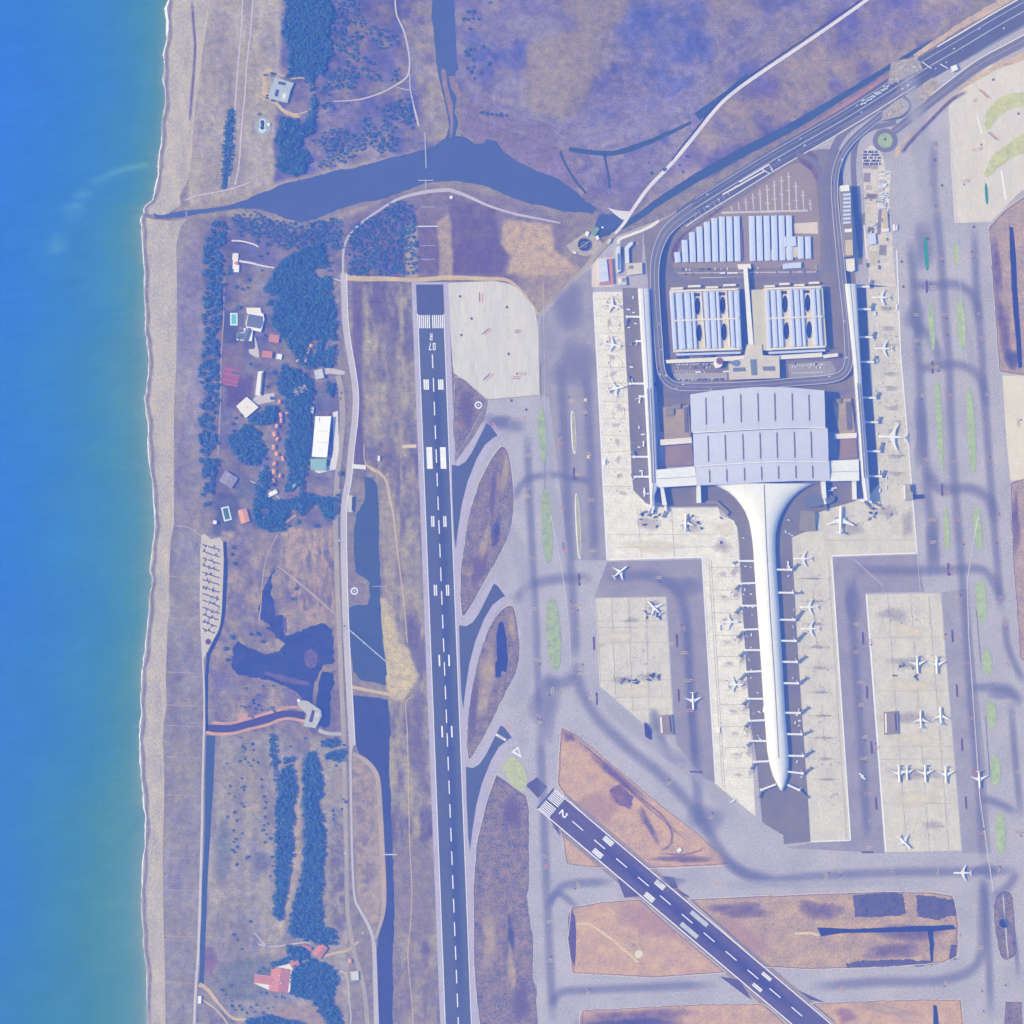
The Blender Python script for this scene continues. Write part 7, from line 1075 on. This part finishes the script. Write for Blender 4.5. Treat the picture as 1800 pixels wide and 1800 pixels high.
for k in range(26): vehicle('car', 'taxi or car waiting in the yard left and right of the tower', 'cars in the tower yards', rv.choice((rv.uniform(1190, 1258), rv.uniform(1390, 1448))), rv.choice((640, 646)), 70, 'car', rv.choice((0, 0, 1, 2)))
for k in range(60):
    r_ = k // 12; vehicle('car', 'car parked in the speckled rows of the service yard', 'cars in the service yard rows', 1517 + (k % 12) * 2.7 + rv.uniform(-.5, .5), 267 + r_ * 5.2, 90, 'car', rv.choice((0, 1, 2, 2, 3, 2)))
for k in range(30): vehicle('lorry', 'white container or lorry stacked in the service yard', 'lorries in the service yard', rv.uniform(1545, 1557), rv.uniform(300, 345) if k < 16 else rv.uniform(340, 370), 2, 'bus', rv.choice((0, 0, 1)), .75, 'lorry')
for k in range(24): vehicle('lorry', 'lorry or crate scattered in the lower service yard', 'lorries in the lower service yard', rv.uniform(1520, 1562), rv.uniform(345, 470), rv.choice((0, 90)), rv.choice(('van', 'lorry')), rv.choice((0, 1, 3)), .75, 'lorry')
vq = np.array(cr(via)); vt = np.gradient(vq, axis=0)
for k in range(24):
    i = rv.randint(14, len(vq) - 10); t_ = vt[i] / np.hypot(*vt[i]); p_ = vq[i] + np.array((-t_[1], t_[0])) * rv.choice((-4, 4)); vehicle('car', 'car driving on the elevated loop road', 'cars on the elevated loop road', p_[0], p_[1], math.degrees(math.atan2(-t_[1], t_[0])), 'car', rv.choice((0, 1, 2, 3)), float(np.interp(i / 6, np.arange(len(via)), vz)) + .1)
for k, (x, y) in enumerate(((597, 862), (600, 690), (598, 700), (605, 1100), (613, 1252), (596, 950), (574, 662), (580, 728), (586, 741), (607, 1500), (638, 1640), (567, 656), (1113, 430), (1121, 428), (1130, 424))): vehicle('car', 'car on the coastal roads outside the airport fence', 'cars on the coastal roads', x, y, 88, 'car', rv.choice((0, 1, 2)), .62)
# gate equipment: dark stair trucks and loaders left on the stands
for k, (x, y) in enumerate([(1145 + rv.uniform(-22, 22), 915 + rv.uniform(-16, 16)) for _ in range(9)] + [(1100 + rv.uniform(-12, 20), 1195 + rv.uniform(-6, 6)) for _ in range(8)] + [(1145 + rv.uniform(-16, 16), 1190 + rv.uniform(-7, 7)) for _ in range(8)] + [(1150 + rv.uniform(-18, 16), 1075 + rv.uniform(-12, 12)) for _ in range(8)] + [(1235 + rv.uniform(-30, 40), 925 + rv.uniform(-20, 30)) for _ in range(9)] + [(1540 + rv.uniform(-20, 30), 905 + rv.uniform(-12, 20)) for _ in range(8)] + [(1590 + rv.uniform(-35, 70), 1180 + rv.uniform(-18, 18)) for _ in range(6)]):
    vehicle('stair_truck', 'dark stair truck or loader left on an aircraft stand', 'stand equipment', x, y, rv.uniform(0, 360), rv.choice(('van', 'lorry')), rv.choice((2, 3, 2, 4)), 1.05, 'stair truck')
# ================================================================ TREES
M_LEAF = vmat('foliage', .15, .3, 1.2, .9, .1); M_BARK = mat('bark', (.09, .065, .045), .2, 1, 4, raw=True)
OCT = np.array(((1, 0, 0), (-1, 0, 0), (0, 1, 0), (0, -1, 0), (0, 0, 1), (0, 0, -1)), float); OF = np.array(((0, 2, 4), (2, 1, 4), (1, 3, 4), (3, 0, 4), (2, 0, 5), (1, 2, 5), (3, 1, 5), (0, 3, 5)))
def crown(seed, R_, H_, n_, lo=.35):
    """crown as many separate leaf clumps spread through a lumpy volume"""
    rg = np.random.RandomState(seed); V = []; F = []; Cc = []
    for k in range(n_):
        a = rg.uniform(0, 6.283); q = rg.uniform(.1, 1) ** .5; zz = rg.uniform(-.8, 1); rr = R_ * q * math.sqrt(max(.08, 1 - zz * zz * .8)) * rg.uniform(.75, 1.1)
        s = R_ * rg.uniform(.2, .42); M_ = np.linalg.qr(rg.normal(size=(3, 3)))[0]; v = (OCT * rg.uniform(.7, 1.3, (6, 1))) @ M_ * s * np.array((1, 1, .75)) + np.array((rr * math.cos(a), rr * math.sin(a), H_ * (lo + (1 - lo) * (zz * .5 + .5)) - s * .3))
        F.append(OF + len(V) * 6); V.append(v); Cc.append(np.tile(np.array((.058, .118, .105)) * rg.uniform(.65, 1.45) * np.array((rg.uniform(.8, 1.25), 1, rg.uniform(.8, 1.5))), (6, 1)))
    return np.concatenate(V), np.concatenate(F), np.concatenate(Cc)
def crown_mesh(nm, V, F, Cc):
    me = bpy.data.meshes.new(nm); me.vertices.add(len(V)); me.vertices.foreach_set('co', V.astype(np.float32).ravel()); me.loops.add(F.size); me.loops.foreach_set('vertex_index', F.astype(np.int32).ravel()); me.polygons.add(len(F)); me.polygons.foreach_set('loop_start', np.arange(0, F.size, 3, dtype=np.int32)); me.update(calc_edges=True)
    q = np.ones((len(V), 4), np.float32); q[:, :3] = Cc; me.color_attributes.new('Col', 'FLOAT_COLOR', 'POINT').data.foreach_set('color', q.ravel()); me.materials.append(M_LEAF); return me
TPL = [crown(900 + k, 1, 1.5, 15) for k in range(10)]
def scatter(poly, step, seed, keep=1., warp=8, clump=0, cw=40):
    rg = np.random.RandomState(seed); a = np.array(poly); x0, y0 = a.min(0); x1, y1 = a.max(0); out = []
    xs_, ys_ = np.meshgrid(np.arange(x0 - 3, x1 + 3, step), np.arange(y0 - 3, y1 + 3, step)); X = (xs_ + rg.uniform(-.45, .45, xs_.shape) * step).ravel(); Y = (ys_ + rg.uniform(-.45, .45, xs_.shape) * step).ravel()
    wx, wy = fbm(seed, 25, X, Y, 3) * warp, fbm(seed + 5, 25, X, Y, 3) * warp; ok = inside(X + wx, Y + wy, poly) & (rg.rand(len(X)) < keep)
    if clump: ok &= fbm(seed + 9, cw, X, Y, 3) > -clump
    return list(zip(X[ok], Y[ok]))
def wood(name, lab, cat, polys, step=4.6, seed=1, rmin=2.9, rmax=4.6, hmin=6, hmax=11, keep=1., clump=0, cw=40, gnd=True):
    rg = np.random.RandomState(seed + 77); V = []; F = []; Cc = []; nv = 0
    for i, poly in enumerate(polys):
        for (x, y) in scatter(poly, step, seed + i * 13, keep, clump=clump, cw=cw):
            v, f, c = TPL[rg.randint(10)]; r_ = rg.uniform(rmin, rmax) * S; h_ = rg.uniform(hmin, hmax); a = rg.uniform(0, 6.28); ca_, sa_ = math.cos(a), math.sin(a); X, Y = P(x, y)
            w_ = np.stack((v[:, 0] * ca_ - v[:, 1] * sa_, v[:, 0] * sa_ + v[:, 1] * ca_, v[:, 2]), 1) * np.array((r_, r_, h_ / 1.5)) + np.array((X, Y, 0)); V.append(w_); F.append(f + nv); nv += len(v); Cc.append(c * rg.uniform(.75, 1.3))
    if not V: return
    tag(link(name, crown_mesh(name, np.concatenate(V), np.concatenate(F), np.concatenate(Cc))), lab, cat, None, 'stuff')
    if gnd:
        for i, poly in enumerate(polys): pass
wood('pine_wood', 'dense dark pine wood above the modern house', 'wood', [[(505, -40), (560, -40), (585, 20), (578, 70), (584, 100), (566, 130), (548, 142), (556, 190), (550, 235), (535, 242), (530, 225), (542, 205), (546, 165), (540, 134), (506, 134), (501, 112), (509, 98), (493, 50), (500, 25)]], 4.3, 1)
wood('pine_wood', 'dark pine wood between pond terrace and lagoon', 'wood', [[(494, 207), (520, 207), (530, 225), (533, 240), (524, 262), (540, 262), (545, 280), (538, 302), (515, 308), (492, 302), (484, 290), (494, 265), (484, 248)]], 4.3, 3)
wood('open_wood', 'open patchy wood beside the north path', 'wood', [[(560, -40), (650, -40), (640, 40), (700, 60), (705, 140), (640, 170), (570, 200), (560, 170), (585, 110), (585, 60)], [(545, 245), (620, 205), (720, 170), (735, 225), (700, 262), (560, 298)]], 5, 5, 1.4, 3.4, 3, 7, .75, .04, 34)
wood('hedge', 'dense dark hedge beside the north path', 'hedge', [[(399, 190), (409, 190), (411, 250), (406, 300), (399, 330), (389, 332), (391, 280), (395, 230)]], 3.6, 7, 2.2, 3.2, 4, 7)
wood('pine_wood', 'large dark pine wood behind the villas', 'wood', [[(480, 470), (510, 448), (535, 438), (562, 425), (575, 455), (580, 500), (590, 560), (588, 640), (570, 648), (552, 640), (545, 650), (522, 640), (512, 610), (490, 585), (476, 566), (482, 540), (462, 535), (452, 520), (472, 500)]], 4.3, 9, clump=.2)
wood('pine_wood', 'dark pine wood round the bungalows', 'wood', [[(496, 640), (520, 645), (550, 672), (588, 672), (588, 695), (560, 715), (545, 735), (546, 800), (535, 830), (530, 870), (500, 862), (508, 830), (502, 790), (508, 740), (500, 700), (485, 680)], [(400, 770), (430, 745), (455, 760), (466, 790), (462, 815), (430, 816), (412, 802)], [(436, 735), (478, 710), (488, 715), (480, 745), (450, 748)], [(452, 850), (476, 876), (505, 880), (538, 866), (560, 868), (545, 892), (502, 930), (480, 935), (450, 925), (443, 900)], [(556, 875), (592, 870), (590, 908), (570, 915), (556, 890)], [(466, 815), (480, 850), (462, 862), (450, 838)]], 4.3, 11, clump=.22)
wood('lagoon_scrub_wood', 'patchy dark scrub wood along the lagoon shore', 'wood', [[(400, 380), (450, 372), (480, 382), (530, 396), (600, 380), (602, 440), (560, 440), (500, 440), (470, 420), (420, 410)], [(612, 405), (700, 350), (728, 360), (735, 480), (612, 485)]], 4.6, 15, 1.6, 3.4, 3, 6, .8, .0, 30)
wood('grove', 'inner dark grove strip of the southern fields', 'grove', [[(494, 1352), (514, 1342), (518, 1380), (514, 1450), (513, 1500), (506, 1545), (500, 1580), (496, 1618), (480, 1610), (485, 1500), (484, 1420), (487, 1360)]], 4.3, 17)
wood('grove', 'outer dark grove strip of the southern fields', 'grove', [[(537, 1322), (552, 1322), (560, 1350), (566, 1385), (558, 1410), (568, 1440), (570, 1500), (565, 1540), (562, 1590), (565, 1628), (590, 1632), (592, 1660), (560, 1660), (512, 1646), (506, 1640), (516, 1580), (530, 1540), (535, 1480), (533, 1400), (531, 1350)]], 4.3, 19)
wood('grove', 'dark farm wood below the red farmhouse', 'wood', [[(518, 1700), (540, 1685), (560, 1690), (585, 1700), (590, 1722), (582, 1760), (600, 1785), (600, 1830), (575, 1800), (545, 1760), (512, 1748), (511, 1715)], [(432, 1792), (470, 1785), (500, 1790), (540, 1800), (540, 1830), (430, 1830)], [(505, 1660), (535, 1664), (548, 1680), (525, 1690), (505, 1675)], [(478, 1690), (510, 1682), (508, 1692), (480, 1700)]], 4.3, 21)
wood('grove', 'narrow grove along the drain east of the field', 'grove', [[(474, 1288), (484, 1290), (486, 1340), (482, 1380), (476, 1350)], [(565, 1300), (590, 1297), (596, 1305), (585, 1316), (566, 1312)], [(568, 1325), (600, 1315), (605, 1325), (600, 1340), (570, 1332)], [(500, 1333), (518, 1332), (518, 1340), (500, 1342)]], 4, 23, 2.4, 3.8)
# low scrub over the open land: far too many to count
def scrub(lab, polys, n_step, seed, keep, rmin, rmax, clump=0, cw=30): wood('scrub', lab, 'scrub', polys, n_step, seed, rmin, rmax, 1.0, 2.6, keep, clump, cw)
TPL_full = TPL; TPL = [crown(950 + k, 1, 1.5, 5, .2) for k in range(6)] + [crown(960 + k, 1, 1.5, 4, .2) for k in range(4)]
scrub('low scrub dotted over the northern scrub land', [[(450, 0), (750, 0), (760, 255), (560, 300), (490, 320), (440, 200)], [(340, 180), (395, 180), (395, 330), (340, 330)]], 6.5, 31, .35, .7, 1.7)
scrub('low reeds and scrub dotted over the marsh', [[(800, 10), (1500, 0), (1330, 120), (1180, 280), (1095, 390), (1040, 340), (1000, 270), (830, 160)], [(1120, 385), (1290, 175), (1400, 95), (1530, 5), (1720, 5), (1600, 100), (1250, 300)]], 9, 33, .3, .7, 1.6, .05, 60)
scrub('low scrub dotted over the beach strip', [[(312, 395), (355, 395), (352, 930), (308, 930)], [(292, 940), (350, 945), (345, 1800), (292, 1800)]], 7, 35, .22, .6, 1.2)
scrub('low scrub dotted over the wetland', [[(400, 940), (590, 935), (595, 1280), (385, 1280)]], 5.5, 37, .35, .7, 1.7); scrub('low scrub dotted over the southern fields', [[(380, 1295), (480, 1295), (480, 1650), (370, 1700)], [(580, 1400), (606, 1400), (608, 1640), (582, 1640)], [(622, 1350), (660, 1390), (668, 1580), (634, 1590)]], 5.5, 39, .3, .6, 1.5)
scrub('low scrub dotted beside the main runway', [[(640, 500), (726, 500), (738, 830), (660, 840)], [(675, 860), (742, 850), (775, 1800), (695, 1800)]], 6, 41, .3, .6, 1.4); scrub('low scrub on the leaf shaped islands and infields', [[(885, 790), (902, 850), (900, 920), (850, 1020), (815, 1075), (812, 1020), (840, 860)], [(900, 1070), (911, 1140), (880, 1230), (828, 1325), (826, 1240)], [(875, 1370), (928, 1400), (935, 1780), (845, 1790), (835, 1600)], [(990, 1285), (1080, 1350), (1280, 1515), (1150, 1522), (985, 1390)], [(1220, 1585), (1670, 1575), (1680, 1680), (1400, 1700)]], 6, 43, .3, .6, 1.3)
TPL = TPL_full
# trees one can tell apart
CROWNS = []
for k in range(8): v, f, c = crown(700 + k, 1, 1.5, 22, .3); CROWNS.append(crown_mesh('crown', v, f, c))
def trunk_mesh():
    v = []; f = []; N = 6
    for z, r_ in ((0, .13), (.5, .09), (.95, .05)): v += [(r_ * math.cos(1.0472 * i), r_ * math.sin(1.0472 * i), z) for i in range(N)]
    for i in range(2):
        for j in range(N): f.append((i * N + j, i * N + (j + 1) % N, (i + 1) * N + (j + 1) % N, (i + 1) * N + j))
    for a in (0, 2.1, 4.2):      # limbs
        b = len(v); v += [(0, 0, .5), (.04, .04, .58), (.5 * math.cos(a), .5 * math.sin(a), .9), (-.03, .03, .6)]; f += [(b, b + 1, b + 2), (b + 1, b + 3, b + 2), (b + 3, b, b + 2)]
    me = mesh('trunk', v, f); me.materials.append(M_BARK); return me
TRUNK = trunk_mesh(); NT = [0]
def tree(x, y, r_, h_, lab, grp, name='tree'):
    rg = random.Random(NT[0]); NT[0] += 1; e = empty(name, (*P(x, y), 0), rg.uniform(0, 6.28)); tag(e, lab, 'tree', grp)
    c = link('crown', CROWNS[rg.randrange(8)], None, e); c.scale = (r_ * S, r_ * S * rg.uniform(.85, 1.1), h_ / 1.5); t_ = link('trunk', TRUNK, None, e); t_.scale = (r_ * .9, r_ * .9, h_ * .7)
rt = random.Random(3)
belt = [(372, 392), (395, 392), (400, 430), (392, 470), (388, 560), (382, 640), (384, 700), (378, 740), (384, 800), (378, 850), (366, 905), (357, 880), (355, 830), (348, 800), (352, 760), (354, 700), (350, 660), (358, 600), (352, 560), (360, 500), (355, 440), (365, 415)]
pts = scatter(belt, 7.2, 61, .96, 6); rt.shuffle(pts)
for x, y in pts[:225]: tree(x, y, rt.uniform(3.6, 5.4), rt.uniform(5, 9), 'dark pine in the belt between beach and villas', 'pines of the beach belt', 'pine_tree')
FT = [(438, 1242), (424, 1241), (430, 1243), (444, 1230), (448, 1246), (454, 1240), (460, 1248), (445, 1236), (453, 1222), (478, 1244), (482, 1250), (443, 1260), (462, 1206), (480, 1205), (433, 1210), (422, 1296), (430, 1316), (427, 1312), (444, 1308), (446, 1318), (428, 1322), (422, 1338), (430, 1334), (398, 1342), (436, 1340), (444, 1336), (453, 1340), (440, 1346), (425, 1368), (428, 1382), (428, 1388), (459, 1370), (460, 1383), (404, 1382), (424, 1384), (402, 1395), (412, 1400), (424, 1412), (428, 1418), (463, 1400), (466, 1410), (466, 1420), (412, 1428), (400, 1436), (416, 1442), (466, 1436), (470, 1448), (464, 1450), (410, 1460), (414, 1474), (425, 1465), (462, 1460), (468, 1466), (410, 1480), (416, 1488), (408, 1494), (412, 1498), (465, 1480), (475, 1474), (416, 1520), (433, 1508), (436, 1506), (478, 1522), (475, 1540), (478, 1506), (522, 1386), (508, 1336), (510, 1312), (536, 1298), (585, 1425), (586, 1432), (586, 1440), (603, 1405), (607, 1409), (604, 1310), (590, 1346), (601, 1422), (406, 1732), (396, 1748), (408, 1760), (390, 1740), (458, 1745), (468, 1746), (485, 1752), (495, 1752), (500, 1754), (408, 1768), (420, 1768), (425, 1775), (440, 1770), (450, 1766), (470, 1772), (480, 1770), (413, 1775), (433, 1780), (448, 1778), (462, 1780), (440, 1620), (418, 1652), (410, 1642), (425, 1668), (455, 1708), (470, 1706), (462, 1702)]
for x, y in FT: tree(x, y, rt.uniform(1.7, 3.0), rt.uniform(2.5, 5), 'small round bush scattered over the southern fields', 'bushes of the southern fields', 'bush')
NT_ = [(823, 21), (832, 20), (815, 34), (822, 34), (831, 33), (842, 34), (826, 51), (861, 4), (818, 90), (826, 88), (834, 87), (848, 82), (820, 97), (832, 105), (822, 120), (832, 118), (828, 126), (845, 128), (834, 138), (860, 112), (846, 198), (856, 200), (864, 201), (872, 202), (880, 202), (890, 203), (1200, 302), (1206, 274), (1194, 290), (1140, 286), (1145, 305), (1168, 298)]
for x, y in NT_: tree(x, y, rt.uniform(2.0, 4.0), rt.uniform(2.5, 5), 'dark bush growing beside the marsh and its channel', 'bushes of the marsh', 'bush')
GT = [(404, 480), (395, 500), (460, 475), (437, 492), (415, 505), (425, 508), (435, 506), (455, 450), (470, 430), (470, 446), (452, 424), (424, 414), (404, 470), (420, 540), (465, 590), (420, 595), (410, 592), (440, 640), (478, 700), (470, 680), (480, 655), (490, 665), (408, 745), (410, 758), (414, 735), (425, 730), (440, 740), (458, 905), (506, 925), (524, 918), (556, 925), (472, 925), (598, 832), (530, 905), (545, 135), (538, 142), (500, 225), (465, 132), (478, 130), (505, 135), (470, 170), (480, 176), (455, 200), (410, 962), (408, 975), (412, 990), (408, 1120), (395, 1140), (398, 1160), (520, 1035), (515, 1052), (440, 1115), (460, 1128), (496, 1148), (470, 1104), (452, 1114)]
for x, y in GT: tree(x, y, rt.uniform(2.4, 4.6), rt.uniform(4, 8), 'single dark tree among the villa gardens and their fringe', 'trees of the villa gardens', 'tree')
# ================================================================ AIR
hz = bpy.data.meshes.new('haze'); bm = bmesh.new(); bmesh.ops.create_cube(bm, size=1)
for q in bm.verts: q.co = Vector((q.co.x * 7200, q.co.y * 7200, (q.co.z + .5) * (CAM_H + 12) - 2))
bm.to_mesh(hz); bm.free()
m = bpy.data.materials.new('air'); m.use_nodes = True; n = m.node_tree; n.nodes.clear(); out = n.nodes.new('ShaderNodeOutputMaterial'); pv = n.nodes.new('ShaderNodeVolumePrincipled')
pv.inputs['Color'].default_value = (.06, .2, 1, 1); pv.inputs['Density'].default_value = .7 / CAM_H; pv.inputs['Absorption Color'].default_value = (1, 1, 1, 1); pv.inputs['Anisotropy'].default_value = 0
n.links.new(pv.outputs[0], out.inputs['Volume'])
tag(link('haze', hz, m), 'blue haze of the air between camera and ground', 'haze', None, 'stuff')
